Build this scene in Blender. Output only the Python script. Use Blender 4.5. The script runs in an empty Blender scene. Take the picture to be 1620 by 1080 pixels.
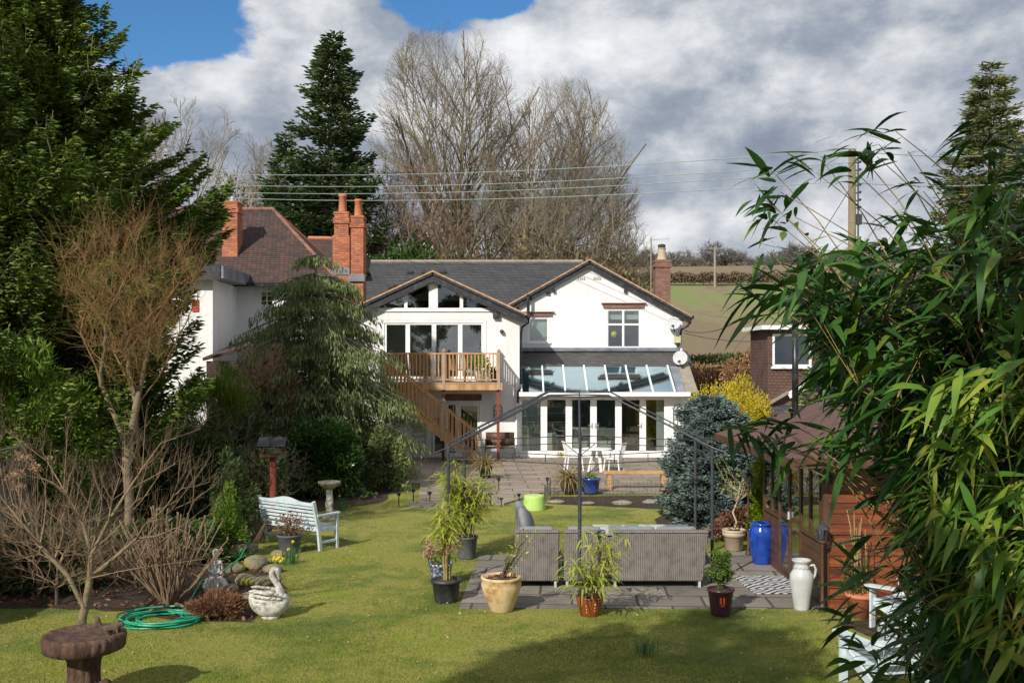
import bpy, math, random
import numpy as np
from mathutils import Vector, Matrix
R = math.radians
random.seed(7); RNG = np.random.default_rng(7)
S = bpy.context.scene
COL = S.collection
F = 1575.0; CH = 3.5; HY = 571.0
# ---------------- camera, sky, sun, exposure
cam = bpy.data.cameras.new('camera'); co = bpy.data.objects.new('camera', cam); COL.objects.link(co)
co.location = (0, 0, CH); co.rotation_euler = (R(90), 0, 0)
cam.sensor_width = 36; cam.lens = 35; cam.shift_y = 31/1620; cam.clip_start = .05; cam.clip_end = 3000
S.camera = co
S.view_settings.view_transform = 'Standard'; S.view_settings.look = 'None'; S.view_settings.gamma = 1
S.view_settings.exposure = 0.06
SUN = Vector((.75, 1.2, -1.0))
sl = bpy.data.lights.new('sun', 'SUN'); so = bpy.data.objects.new('sun', sl); COL.objects.link(so)
sl.energy = 5.0; sl.angle = R(.55); sl.color = (1, .95, .87)
so.rotation_euler = SUN.to_track_quat('-Z', 'Y').to_euler(); so.location = (-10, -10, 20)

W = bpy.data.worlds.new('World'); S.world = W; W.use_nodes = True
def world():
    nt = W.node_tree; N = nt.nodes; L = nt.links; N.clear()
    out = N.new('ShaderNodeOutputWorld')
    sky = N.new('ShaderNodeTexSky'); sky.sky_type = 'NISHITA'; sky.sun_disc = False
    sky.sun_elevation = R(35.3); sky.sun_rotation = R(212)
    sky.air_density = 1.0; sky.dust_density = 0; sky.ozone_density = 4
    b1 = N.new('ShaderNodeBackground'); hs = N.new('ShaderNodeHueSaturation'); hs.inputs['Saturation'].default_value = 1.22; L.new(sky.outputs[0], hs.inputs['Color']); L.new(hs.outputs[0], b1.inputs[0]); b1.inputs[1].default_value = .12
    tc = N.new('ShaderNodeTexCoord')
    nrm = N.new('ShaderNodeVectorMath'); nrm.operation = 'NORMALIZE'; L.new(tc.outputs['Generated'], nrm.inputs[0])
    def dirpx(x, y):
        v = Vector(((x-810)/F, 1, (HY-y)/F)); v.normalize(); return v
    def blob(px, py, r, amp):
        d = N.new('ShaderNodeVectorMath'); d.operation = 'DISTANCE'
        mp = N.new('ShaderNodeVectorMath'); mp.operation = 'MULTIPLY'; mp.inputs[1].default_value = (1, 1, 1.7)
        L.new(nrm.outputs[0], mp.inputs[0]); L.new(mp.outputs[0], d.inputs[0])
        v = dirpx(px, py); d.inputs[1].default_value = (v.x, v.y, v.z*1.7)
        m = N.new('ShaderNodeMapRange'); m.interpolation_type = 'SMOOTHSTEP'
        L.new(d.outputs['Value'], m.inputs[0]); m.inputs[1].default_value = 0; m.inputs[2].default_value = r/F
        m.inputs[3].default_value = amp; m.inputs[4].default_value = 0
        return m.outputs[0]
    def add(a, b, op='ADD'):
        m = N.new('ShaderNodeMath'); m.operation = op
        for k, v in enumerate((a, b)):
            if isinstance(v, (int, float)): m.inputs[k].default_value = v
            else: L.new(v, m.inputs[k])
        return m.outputs[0]
    def noise(sc, det, ro, stretch=(1, 1, 1.6), off=(0, 0, 0), dist=0):
        mp = N.new('ShaderNodeMapping'); mp.inputs['Scale'].default_value = stretch; mp.inputs['Location'].default_value = off
        L.new(nrm.outputs[0], mp.inputs[0])
        n = N.new('ShaderNodeTexNoise'); L.new(mp.outputs[0], n.inputs[0])
        n.inputs['Scale'].default_value = sc; n.inputs['Detail'].default_value = det; n.inputs['Roughness'].default_value = ro
        n.inputs['Distortion'].default_value = dist
        return n.outputs[0]
    n1 = noise(5.5, 9, .55, dist=.25)
    dens = add(add(n1, 1.7, 'MULTIPLY'), .02)
    for a in ((270, 5, 222, -.75), (190, 90, 130, -.2), (660, -25, 190, -.75), (800, -15, 100, -.5), (60, 60, 150, .1), (1000, -900, 900, -.3), (500, -500, 450, -.3),(100,-350,500,-.35)):
        dens = add(dens, blob(*a))
    m = N.new('ShaderNodeMapRange'); m.interpolation_type = 'SMOOTHSTEP'
    L.new(dens, m.inputs[0]); m.inputs[1].default_value = .44; m.inputs[2].default_value = .56
    # cloud shade: billows lit from the upper left, broad darker bases
    n2 = noise(5.6, 12, .60, (1, 1, 1.7), (3.1, 1.7, .4), .15)
    n3 = noise(5.6, 12, .60, (1, 1, 1.7), (3.1+.030, 1.7, .4-.055), .15)
    emb = add(add(n2, n3, 'SUBTRACT'), 1.15, 'MULTIPLY')
    low = noise(3.2, 3, .5, (1, 1, 2.2), (1.3, 0, 5.2), .2)
    sh = add(add(emb, add(low, .62, 'MULTIPLY')), add(add(n2, .42, 'MULTIPLY'), -.01))
    for a in ((1180, 80, 380, -.10), (1420, 90, 300, -.07), (1090, 310, 210, -.15), (1250, 290, 200, -.09), (980, 240, 200, -.05), (1450, 300, 150, -.05), (700, 150, 200, -.03),
              (520, 90, 300, .10), (900, 100, 240, .12), (1330, 215, 150, .24), (1180, 345, 100, .24), (1040, 355, 110, .12), (1030, 230, 70, .10), (430, 40, 160, .08), (1030, 30, 160, .10), (1430, 200, 190, .12), (750, 50, 150, .08), (300, 100, 130, .12), (1560, 60, 200, .05), (1290, 330, 90, .16), (1050, 365, 90, .14), (1060, 225, 60, .12)):
        sh = add(sh, blob(*a))
    cr = N.new('ShaderNodeValToRGB'); L.new(sh, cr.inputs[0])
    e = cr.color_ramp.elements
    e[0].position = .22; e[0].color = (.25, .29, .37, 1)
    e[1].position = .82; e[1].color = (.90, .91, .93, 1)
    k = e.new(.38); k.color = (.33, .375, .45, 1)
    k = e.new(.50); k.color = (.48, .515, .57, 1)
    k = e.new(.64); k.color = (.68, .70, .735, 1)
    b2 = N.new('ShaderNodeBackground'); L.new(cr.outputs[0], b2.inputs[0]); b2.inputs[1].default_value = 1.0
    mx = N.new('ShaderNodeMixShader'); L.new(m.outputs[0], mx.inputs[0]); L.new(b1.outputs[0], mx.inputs[1]); L.new(b2.outputs[0], mx.inputs[2])
    L.new(mx.outputs[0], out.inputs[0])
world()

# ---------------- placement helpers (points measured in the photograph, put at their real distance)
def G(px, py):                       # ground point
    d = F*CH/(py-HY); return ((px-810)/F*d, d)
def X(px, d): return (px-810)/F*d
def Z(py, d): return CH-(py-HY)/F*d

# ---------------- materials
def lerp(a, b, t): return tuple(a[i]+(b[i]-a[i])*t for i in range(3))
def base(name):
    m = bpy.data.materials.new(name); m.use_nodes = True; nt = m.node_tree
    return m, nt.nodes, nt.links, nt.nodes['Principled BSDF'], nt.nodes['Material Output']
def rampcol(N, L, src, cols, pos=None):
    cr = N.new('ShaderNodeValToRGB'); L.new(src, cr.inputs[0]); e = cr.color_ramp.elements
    n = len(cols); pos = pos or [i/(n-1) for i in range(n)]
    e[0].position = pos[0]; e[0].color = (*cols[0], 1); e[1].position = pos[-1]; e[1].color = (*cols[-1], 1)
    for i in range(1, n-1):
        k = e.new(pos[i]); k.color = (*cols[i], 1)
    return cr.outputs[0]
def noise_n(N, L, scale, det=5, ro=.6, vec=None, dist=0):
    n = N.new('ShaderNodeTexNoise'); n.inputs['Scale'].default_value = scale; n.inputs['Detail'].default_value = det
    n.inputs['Roughness'].default_value = ro; n.inputs['Distortion'].default_value = dist
    if vec is None:
        tc = N.new('ShaderNodeTexCoord'); vec = tc.outputs['Object']
    L.new(vec, n.inputs[0]); return n.outputs[0]
def bump_n(N, L, b, h, strength, dist=.02):
    bp = N.new('ShaderNodeBump'); bp.inputs['Strength'].default_value = strength; bp.inputs['Distance'].default_value = dist
    L.new(h, bp.inputs['Height']); L.new(bp.outputs[0], b.inputs['Normal'])
def mat(name, cols, scale=6, rough=.7, bump=.0, bscale=None, metal=0, pos=None, spec=.4, bdist=.01, streak=None):
    m, N, L, b, o = base(name)
    if not isinstance(cols[0], (tuple, list)): cols = [lerp(cols, (0, 0, 0), .18), cols, lerp(cols, (1, 1, 1), .05)]
    vec = None
    if streak:
        tc = N.new('ShaderNodeTexCoord'); mp = N.new('ShaderNodeMapping'); mp.inputs['Scale'].default_value = streak
        L.new(tc.outputs['Object'], mp.inputs[0]); vec = mp.outputs[0]
    n = noise_n(N, L, scale, 7, .65, vec)
    L.new(rampcol(N, L, n, cols, pos or [.3+.4*i/(len(cols)-1) for i in range(len(cols))]), b.inputs['Base Color'])
    b.inputs['Roughness'].default_value = rough; b.inputs['Metallic'].default_value = metal
    b.inputs['Specular IOR Level'].default_value = spec
    if bump: bump_n(N, L, b, noise_n(N, L, bscale or scale*4, 6, .65, vec), bump, bdist)
    return m
def leafmat(name, cols, rough=.5, trans=.3, var=1.2, spec=.35):
    m, N, L, b, o = base(name)
    g = N.new('ShaderNodeNewGeometry')
    n = noise_n(N, L, var, 3, .5)
    mm = N.new('ShaderNodeMath'); mm.operation = 'MULTIPLY_ADD'; L.new(g.outputs['Random Per Island'], mm.inputs[0]); mm.inputs[1].default_value = .55
    m2 = N.new('ShaderNodeMath'); m2.operation = 'MULTIPLY_ADD'; L.new(n, m2.inputs[0]); m2.inputs[1].default_value = .9; m2.inputs[2].default_value = -.22
    L.new(m2.outputs[0], mm.inputs[2])
    c = rampcol(N, L, mm.outputs[0], cols)
    L.new(c, b.inputs['Base Color']); b.inputs['Roughness'].default_value = rough; b.inputs['Specular IOR Level'].default_value = spec
    if trans:
        t = N.new('ShaderNodeBsdfTranslucent'); L.new(c, t.inputs[0])
        mx = N.new('ShaderNodeMixShader'); mx.inputs[0].default_value = trans
        L.new(b.outputs[0], mx.inputs[1]); L.new(t.outputs[0], mx.inputs[2]); L.new(mx.outputs[0], o.inputs[0])
    return m
def brickmat(name, c1, c2, mortar, bw=.225, bh=.075, ms=.010, rough=.85, zs=1.0, xy=False, bump=.4, off=.5, rot=0, bias=0, dirt=None):
    m, N, L, b, o = base(name)
    tc = N.new('ShaderNodeTexCoord'); sp = N.new('ShaderNodeSeparateXYZ')
    if rot:
        mp = N.new('ShaderNodeMapping'); mp.inputs['Rotation'].default_value = (0, 0, rot); L.new(tc.outputs['Object'], mp.inputs[0]); L.new(mp.outputs[0], sp.inputs[0])
    else: L.new(tc.outputs['Object'], sp.inputs[0])
    cb = N.new('ShaderNodeCombineXYZ')
    if xy: L.new(sp.outputs[0], cb.inputs[0]); L.new(sp.outputs[1], cb.inputs[1])
    else:
        a = N.new('ShaderNodeMath'); L.new(sp.outputs[0], a.inputs[0]); L.new(sp.outputs[1], a.inputs[1]); L.new(a.outputs[0], cb.inputs[0])
        z = N.new('ShaderNodeMath'); z.operation = 'MULTIPLY'; z.inputs[1].default_value = zs; L.new(sp.outputs[2], z.inputs[0]); L.new(z.outputs[0], cb.inputs[1])
    br = N.new('ShaderNodeTexBrick'); L.new(cb.outputs[0], br.inputs[0])
    br.inputs['Color1'].default_value = (*c1, 1); br.inputs['Color2'].default_value = (*c2, 1); br.inputs['Mortar'].default_value = (*mortar, 1)
    br.inputs['Scale'].default_value = 1; br.inputs['Mortar Size'].default_value = ms; br.inputs['Brick Width'].default_value = bw; br.inputs['Row Height'].default_value = bh
    br.inputs['Mortar Smooth'].default_value = .2; br.offset = off; br.inputs['Bias'].default_value = bias
    n = noise_n(N, L, 2.2, 6, .7)
    mx = N.new('ShaderNodeMixRGB'); mx.blend_type = 'MULTIPLY'; mx.inputs[0].default_value = .8
    L.new(br.outputs[0], mx.inputs[1])
    L.new(rampcol(N, L, n, dirt or [(.55, .55, .55), (1, 1, 1), (1.1, 1.08, 1.0)], [.3, .5, .7]), mx.inputs[2])
    L.new(mx.outputs[0], b.inputs['Base Color']); b.inputs['Roughness'].default_value = rough
    inv = N.new('ShaderNodeMath'); inv.operation = 'SUBTRACT'; inv.inputs[0].default_value = 1; L.new(br.outputs['Fac'], inv.inputs[1])
    nn = noise_n(N, L, 40, 4); ad = N.new('ShaderNodeMath'); ad.operation = 'MULTIPLY_ADD'; L.new(nn, ad.inputs[0]); ad.inputs[1].default_value = .3; L.new(inv.outputs[0], ad.inputs[2])
    bump_n(N, L, b, ad.outputs[0], bump, .012)
    return m
def glassmat(name, tint=(.8, .9, .9), refl=.14, rough=.0, gcol=(1, 1, 1)):
    m, N, L, b, o = base(name); N.remove(b)
    t = N.new('ShaderNodeBsdfTransparent'); t.inputs[0].default_value = (*tint, 1)
    g = N.new('ShaderNodeBsdfGlossy'); g.inputs[1].default_value = rough; g.inputs[0].default_value = (*gcol, 1)
    fr = N.new('ShaderNodeLayerWeight'); fr.inputs[0].default_value = .5; pw = N.new('ShaderNodeMath'); pw.operation = 'POWER'; L.new(fr.outputs['Facing'], pw.inputs[0]); pw.inputs[1].default_value = 4.5
    a = N.new('ShaderNodeMath'); a.operation = 'MULTIPLY_ADD'; a.use_clamp = True; L.new(pw.outputs[0], a.inputs[0]); a.inputs[1].default_value = .85; a.inputs[2].default_value = refl
    mx = N.new('ShaderNodeMixShader'); L.new(a.outputs[0], mx.inputs[0]); L.new(t.outputs[0], mx.inputs[1]); L.new(g.outputs[0], mx.inputs[2])
    L.new(mx.outputs[0], o.inputs[0]); return m
def stripemat(name, cols, freq, axis='X', rough=.6, bump=.6, dark=.55, n2=8):
    m, N, L, b, o = base(name)
    w = N.new('ShaderNodeTexWave'); w.wave_type = 'BANDS'; w.bands_direction = axis; w.inputs['Scale'].default_value = freq
    w.inputs['Distortion'].default_value = .4; w.inputs['Detail'].default_value = 1
    tc = N.new('ShaderNodeTexCoord'); L.new(tc.outputs['Object'], w.inputs[0])
    n = noise_n(N, L, n2, 6)
    c = rampcol(N, L, n, cols, [.3+.4*i/(len(cols)-1) for i in range(len(cols))])
    mx = N.new('ShaderNodeMixRGB'); mx.blend_type = 'MULTIPLY'; mx.inputs[0].default_value = 1; L.new(c, mx.inputs[1])
    L.new(rampcol(N, L, w.outputs[0], [(dark,)*3, (1, 1, 1)], [.1, .5]), mx.inputs[2])
    L.new(mx.outputs[0], b.inputs['Base Color']); b.inputs['Roughness'].default_value = rough
    bump_n(N, L, b, w.outputs[0], bump, .015); return m

MT = {}
def setup_mats():
    D = MT
    D['render'] = mat('white_render', [(.52, .52, .49), (.72, .72, .70), (.78, .78, .77)], 1.6, .85, .12, 9, pos=[.22, .46, .7], streak=(1, 1, .22))
    D['white'] = mat('white_upvc', (.80, .80, .78), 3, .4)
    D['inner'] = mat('room_plaster', (.62, .61, .57), 2, .9)
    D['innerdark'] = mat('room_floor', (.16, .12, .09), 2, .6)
    D['glass'] = glassmat('window_glass', (.84, .89, .88), .13)
    D['roofglass'] = glassmat('roof_glass', (.80, .93, .97), .50, .05, (.70, .86, .95))
    D['slate'] = brickmat('grey_roof_tile', (.042, .042, .047), (.060, .059, .064), (.022, .022, .024), .30, .13, .012, .75, bump=.6)
    D['slate2'] = brickmat('lean_roof_slate', (.06, .055, .055), (.085, .08, .08), (.03, .03, .03), .25, .10, .008, .6)
    D['oldtile'] = brickmat('old_clay_tile', (.050, .038, .036), (.105, .055, .045), (.022, .016, .016), .17, .085, .012, .9, dirt=[(.42, .46, .52), (.85, .82, .80), (1.5, 1.0, .8)])
    D['brick'] = brickmat('orange_red_brick', (.38, .085, .032), (.60, .19, .065), (.20, .13, .095), .225, .078, .015, dirt=[(.4, .38, .38), (1, 1, 1), (1.15, 1.05, .95)])
    D['brickdark'] = brickmat('weathered_brick', (.17, .06, .042), (.33, .12, .075), (.16, .13, .11), .225, .078, .015)
    D['browntile'] = brickmat('brown_hanging_tile', (.11, .06, .048), (.135, .075, .058), (.035, .02, .016), .17, .11, .009, .85)
    D['fascia'] = mat('dark_fascia', (.028, .028, .032), 5, .5)
    D['verge'] = mat('sandy_verge', [(.25, .13, .07), (.45, .27, .16), (.5, .36, .24)], 9, .9, .4)
    D['lead'] = mat('lead_flashing', [(.10, .115, .14), (.17, .19, .22), (.26, .28, .31)], 2.5, .5, .2)
    D['black'] = mat('black_plastic', (.016, .016, .018), 8, .35)
    D['blackmetal'] = mat('dark_grey_metal', [(.03, .033, .038), (.06, .065, .072)], 12, .45, .15)
    D['deck'] = mat('softwood', [(.30, .15, .06), (.46, .26, .11), (.55, .34, .17)], 5, .7, .3, streak=(1, 1, .25))
    D['deckgrey'] = mat('greyed_softwood', [(.30, .22, .16), (.42, .33, .26)], 5, .8, .3)
    D['redwood'] = mat('red_stained_timber', [(.15, .035, .02), (.24, .06, .035)], 6, .6, .2)
    D['rust'] = mat('teak', [(.34, .19, .09), (.44, .27, .15)], 6, .7, .2)
    D['terracotta'] = mat('terracotta', [(.42, .14, .07), (.55, .20, .10)], 8, .8, .3)
    D['stone'] = mat('weathered_stone', [(.10, .09, .075), (.30, .27, .22), (.42, .39, .33)], 9, .9, .8, 30)
    D['statue'] = mat('lichened_white_stone', [(.15, .14, .12), (.52, .50, .44), (.66, .64, .58)], 14, .9, .8, 40)
    D['paving'] = brickmat('stone_paving', (.15, .135, .115), (.24, .215, .18), (.06, .055, .045), .95, .62, .022, .8, xy=True, bump=.5, rot=.06, dirt=[(.6, .57, .55), (1, 1, 1), (1.15, 1.1, 1.05)])
    D['patio'] = brickmat('sandstone_patio', (.20, .16, .125), (.30, .245, .195), (.10, .08, .06), .9, .6, .02, .85, xy=True, bump=.4, rot=-.05)
    D['blind'] = mat('pale_blue_blind', (.42, .53, .58), 2, .8)
    D['soil'] = mat('bed_soil', [(.018, .012, .008), (.05, .032, .02), (.10, .06, .035)], 9, .95, 1.0, 30, bdist=.05)
    D['bark'] = mat('grey_green_bark', [(.09, .085, .05), (.20, .19, .12), (.30, .28, .2)], 5, .9, .7, streak=(1, 1, .3), bdist=.03)
    D['twig'] = mat('bare_twig', [(.11, .08, .065), (.20, .165, .11), (.27, .235, .15)], .6, .9)
    D['twigred'] = mat('reddish_twig', [(.14, .09, .055), (.31, .215, .135)], 1.2, .8)
    D['willow'] = mat('olive_willow_twig', [(.17, .075, .03), (.24, .14, .05), (.20, .20, .045)], 1.6, .6)
    D['willowbark'] = mat('willow_bark', [(.10, .075, .045), (.22, .17, .105), (.29, .24, .16)], 9, .9, .8, bdist=.03)
    D['brownbark'] = mat('brown_bark', [(.06, .04, .025), (.14, .10, .065)], 7, .9, .8, bdist=.03)
    D['spruce'] = leafmat('spruce_needle', [(.026, .058, .013), (.085, .145, .022), (.18, .26, .038), (.30, .34, .07)], .5, 0.23, .5)
    D['sprucebud'] = mat('spruce_shoot', [(.14, .11, .04), (.26, .20, .08)], 5, .7)
    D['fir'] = leafmat('fir_needle', [(0.03, 0.059, 0.024), (0.078, 0.124, 0.041), (0.176, 0.223, 0.074)], .6, 0.23, .3)
    D['farfir'] = leafmat('far_fir_needle', [(0.052, 0.072, 0.026), (0.117, 0.143, 0.046), (0.26, 0.247, 0.091)], .6, 0.23, .3)
    D['cedar'] = leafmat('cedar_needle', [(0.038, 0.066, 0.029), (0.102, 0.15, 0.054), (0.24, 0.282, 0.102), (0.336, 0.348, 0.144)], .6, 0.33, .6)
    D['cypress'] = leafmat('golden_cypress', [(0.056, 0.125, 0.015), (0.138, 0.237, 0.025), (0.25, 0.338, 0.044)], .6, 0.33, .8)
    D['laurel'] = leafmat('glossy_evergreen', [(0.019, 0.058, 0.01), (0.046, 0.111, 0.016), (0.091, 0.169, 0.026)], .35, 0.28, 1.2, .5)
    D['shrub'] = leafmat('dark_shrub_leaf', [(0.025, 0.044, 0.013), (0.056, 0.088, 0.022), (0.1, 0.125, 0.035)], .5, 0.28, 1)
    D['grassy'] = leafmat('bright_grassy_leaf', [(.07, .13, .015), (.16, .25, .025), (.28, .34, .05)], .5, .3, 1)
    D['yellow'] = leafmat('golden_conifer', [(.30, .24, .015), (.52, .42, .025), (.66, .56, .05)], .6, .3, 1.5)
    D['lime'] = leafmat('lime_conifer', [(.14, .24, .012), (.28, .40, .02), (.38, .48, .03)], .6, .3, 1.5)
    D['blue'] = leafmat('blue_spruce_needle', [(.07, .11, .095), (.19, .265, .235), (.38, .46, .42)], .6, .2, 2)
    D['beech'] = leafmat('beech_brown', [(.14, .075, .03), (.30, .17, .08), (.42, .26, .13)], .7, .2, .5)
    D['heather'] = leafmat('dry_russet', [(.16, .075, .04), (.30, .15, .08)], .8, .2, 2)
    D['ivy'] = leafmat('ivy_leaf', [(0.026, 0.058, 0.013), (0.065, 0.117, 0.026), (0.143, 0.182, 0.052)], .5, 0.28, .5)
    D['brush'] = leafmat('brown_brush', [(.11, .075, .035), (.20, .15, .075), (.24, .2, .1)], .8, .2, .3)
    D['bamboo'] = leafmat('dark_bamboo_leaf', [(.010, .036, .009), (.021, .068, .012), (.036, .105, .016), (.07, .15, .02), (.24, .24, .035)], .42, .25, 1.5, .3)
    D['bamboolit'] = leafmat('sunlit_bamboo_leaf', [(.03, .085, .012), (.06, .15, .018), (.12, .22, .025), (.26, .30, .04), (.42, .34, .11)], .4, .28, 4)  # brighter yellow-green copy of the bamboo leaf, sunlight put into the colour
    D['bambooy'] = leafmat('yellow_bamboo_leaf', [(.14, .21, .02), (.34, .40, .045), (.56, .50, .11)], .45, .35, 3)
    D['cane'] = mat('bamboo_cane', [(.22, .15, .06), (.42, .31, .12)], 9, .5)
    D['phorm'] = leafmat('phormium_leaf', [(.12, .06, .02), (.28, .17, .05), (.30, .26, .09), (.16, .20, .06)], .5, .2, 5)
    D['dry'] = leafmat('dried_flower', [(.28, .15, .08), (.46, .30, .19), (.55, .42, .28)], .8, .3, 6)
    D['plastgreen'] = mat('pale_green_plastic', (.42, .62, .16), 3, .5)
    D['potblack'] = mat('black_pot', (.03, .032, .036), 6, .5, .1)
    D['potgrey'] = mat('grey_pot', (.09, .095, .10), 9, .7, .2)
    D['potcream'] = mat('cream_glaze', [(.26, .12, .04), (.56, .40, .20), (.64, .50, .30)], 3.2, .5, .2, pos=[.34, .46, .6])
    D['potbrown'] = mat('brown_glaze', [(.16, .035, .012), (.30, .08, .02)], 5, .25, spec=.6)
    D['potpurple'] = mat('plum_glaze', [(.045, .015, .022), (.075, .028, .038)], 5, .3, spec=.6)
    D['potblue'] = mat('blue_glaze', [(.008, .03, .16), (.012, .055, .33), (.02, .08, .42)], 3, .15, spec=.7)
    D['potbw'] = mat('blue_white_glaze', [(.03, .06, .16), (.07, .11, .22), (.5, .52, .55)], 26, .25, pos=[.35, .5, .56])
    D['potwhite'] = mat('white_glaze', [(.40, .41, .40), (.55, .56, .55)], 3, .35)
    D['potstone'] = mat('buff_pot', [(.36, .28, .19), (.52, .43, .31)], 5, .8, .2)
    D['soilpot'] = mat('pot_soil', (.05, .03, .02), 20, .95, .8)
    D['bench'] = mat('pale_blue_paint', [(.36, .45, .49), (.50, .58, .60), (.58, .65, .66)], 6, .6, .15)
    D['plastwhite'] = mat('white_plastic', (.78, .78, .76), 3, .4)
    D['rattan'] = stripemat('grey_rattan', [(.13, .115, .10), (.20, .18, .16), (.245, .22, .195)], 11, 'X', .7, .6, .72)
    D['cushion'] = mat('grey_cushion', [(.16, .17, .18), (.23, .24, .26)], 8, .9, .2)
    D['tableglass'] = mat('sky_tinted_table_glass', (.26, .31, .33), 2, .06, spec=.9)  # bluish base colour stands in for sky reflected in the glass
    D['hose'] = mat('green_hose', (.012, .30, .16), 4, .35, spec=.6)
    D['log'] = mat('log_effect', [(.025, .015, .010), (.085, .045, .030), (.17, .11, .075)], 9, .85, 1.0, 22, streak=(1, 1, .4), bdist=.03)
    D['slat'] = mat('orange_cladding', [(.05, .015, .008), (.15, .042, .015), (.27, .085, .026)], 4, .45, .3, 30, streak=(.35, 1, 2.2))
    D['shedwood'] = mat('dark_brown_timber', [(.055, .028, .016), (.12, .06, .035)], 5, .5, .2)
    D['felt'] = mat('brown_felt', [(.085, .045, .038), (.13, .07, .06)], 3, .9, .5, 80)
    D['concrete'] = mat('concrete', [(.20, .17, .13), (.33, .29, .23)], 4, .9, .4)
    D['fence'] = mat('weathered_fence', [(.07, .06, .05), (.15, .13, .10), (.12, .14, .08)], 3, .9, .4)
    D['pole'] = mat('weathered_pole', [(.11, .09, .055), (.24, .20, .12)], 4, .9, .4, streak=(1, 1, .2))
    D['wire'] = mat('green_grey_wire', (.30, .38, .34), 2, .6)
    D['wiredark'] = mat('dark_cable', (.04, .035, .035), 2, .6)
    D['rug'] = None
    D['dish'] = mat('grey_dish', (.44, .45, .46), 4, .6)
    D['red'] = mat('red_box', (.45, .07, .04), 4, .4)
    D['cream'] = mat('cream_box', (.55, .50, .30), 4, .5)
    D['daff'] = leafmat('daffodil_leaf', [(.05, .14, .05), (.12, .24, .08)], .5, .25, 5)
    D['flower'] = mat('daffodil_yellow', (.80, .62, .02), 5, .6)
    D['moss'] = mat('mossy_rock', [(.08, .07, .05), (.20, .17, .12), (.26, .25, .05), (.32, .29, .04)], 4, .95, .8, 18, pos=[.3, .48, .6, .75], bdist=.04)
    D['lampglass'] = glassmat('lantern_glass', (.8, .85, .85), .15)
    D['sofa'] = mat('cream_sofa', (.46, .44, .38), 3, .9)
    D['curtain'] = stripemat('grey_blind', [(.42, .42, .40), (.5, .5, .48)], 6, 'X', .8, .3, .7)
    D['grass'] = leafmat('grass_blade', [(.10, .15, .014), (.20, .25, .024), (.36, .36, .05)], .55, 0.35, .35)
    D['farwood'] = leafmat('far_bare_wood', [(.10, .085, .075), (.15, .13, .11), (.19, .165, .14)], .9, .1, .05)
    D['hedge'] = leafmat('far_hedge_twig', [(.12, .085, .055), (.17, .12, .075), (.20, .16, .10)], .9, .1, .1)
    D['farbark'] = mat('far_trunk', (.14, .125, .11), 1, .9)
    # lawn
    m, N, L, b, o = base('lawn_turf')
    tc = N.new('ShaderNodeTexCoord')
    n1 = noise_n(N, L, .55, 5, .6); n2 = noise_n(N, L, 26, 8, .75); n3 = noise_n(N, L, 3.2, 4, .6)
    a = N.new('ShaderNodeMath'); a.operation = 'MULTIPLY_ADD'; L.new(n2, a.inputs[0]); a.inputs[1].default_value = .5; 
    c = N.new('ShaderNodeMath'); c.operation = 'MULTIPLY_ADD'; L.new(n3, c.inputs[0]); c.inputs[1].default_value = .35
    L.new(n1, c.inputs[2]); L.new(c.outputs[0], a.inputs[2])
    L.new(rampcol(N, L, a.outputs[0], [(.06, .08, .015), (.135, .17, .02), (.22, .24, .03), (.32, .27, .065)], [.68, .86, 1.02, 1.2]), b.inputs['Base Color'])
    b.inputs['Roughness'].default_value = .9; bump_n(N, L, b, n2, 1.0, .03); D['lawn'] = m
    # field
    m, N, L, b, o = base('field_ground')
    tc = N.new('ShaderNodeTexCoord'); mp = N.new('ShaderNodeMapping'); mp.inputs['Scale'].default_value = (1, .30, 0); mp.inputs['Rotation'].default_value = (0, 0, R(-8)); L.new(tc.outputs['Object'], mp.inputs[0])
    n1 = noise_n(N, L, .05, 8, .65, mp.outputs[0], .6); n2 = noise_n(N, L, 1.1, 8, .75, mp.outputs[0])
    sp = N.new('ShaderNodeSeparateXYZ'); L.new(tc.outputs['Object'], sp.inputs[0])
    g = N.new('ShaderNodeMapRange'); L.new(sp.outputs[1], g.inputs[0]); g.inputs[1].default_value = 75; g.inputs[2].default_value = 165; g.inputs[3].default_value = -.16; g.inputs[4].default_value = .12
    g2 = N.new('ShaderNodeMapRange'); L.new(sp.outputs[1], g2.inputs[0]); g2.inputs[1].default_value = 185; g2.inputs[2].default_value = 205; g2.inputs[3].default_value = 0; g2.inputs[4].default_value = -.35
    g3 = N.new('ShaderNodeMapRange'); L.new(sp.outputs[1], g3.inputs[0]); g3.inputs[1].default_value = 232; g3.inputs[2].default_value = 240; g3.inputs[3].default_value = 0; g3.inputs[4].default_value = .5
    s = None
    e1 = N.new('ShaderNodeMath'); e1.operation = 'MULTIPLY_ADD'; e1.inputs[1].default_value = 2.6; e1.inputs[2].default_value = -.8; L.new(n1, e1.inputs[0]); n1 = e1.outputs[0]
    for v in (n1, g.outputs[0], g2.outputs[0], g3.outputs[0]):
        if s is None: s = v
        else:
            q = N.new('ShaderNodeMath'); L.new(s, q.inputs[0]); L.new(v, q.inputs[1]); s = q.outputs[0]
    q = N.new('ShaderNodeMath'); q.operation = 'MULTIPLY_ADD'; L.new(n2, q.inputs[0]); q.inputs[1].default_value = .75; q2 = N.new('ShaderNodeMath'); q2.inputs[1].default_value = -.235; L.new(s, q2.inputs[0]); L.new(q2.outputs[0], q.inputs[2])
    L.new(rampcol(N, L, q.outputs[0], [(.18, .135, .075), (.20, .17, .085), (.19, .19, .07), (.16, .20, .055)], [.48, .60, .70, .82]), b.inputs['Base Color'])
    b.inputs['Roughness'].default_value = .95; bump_n(N, L, b, n2, .6, .5); D['field'] = m
    # rug: concentric diamond lattice
    m, N, L, b, o = base('patterned_rug')
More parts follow.
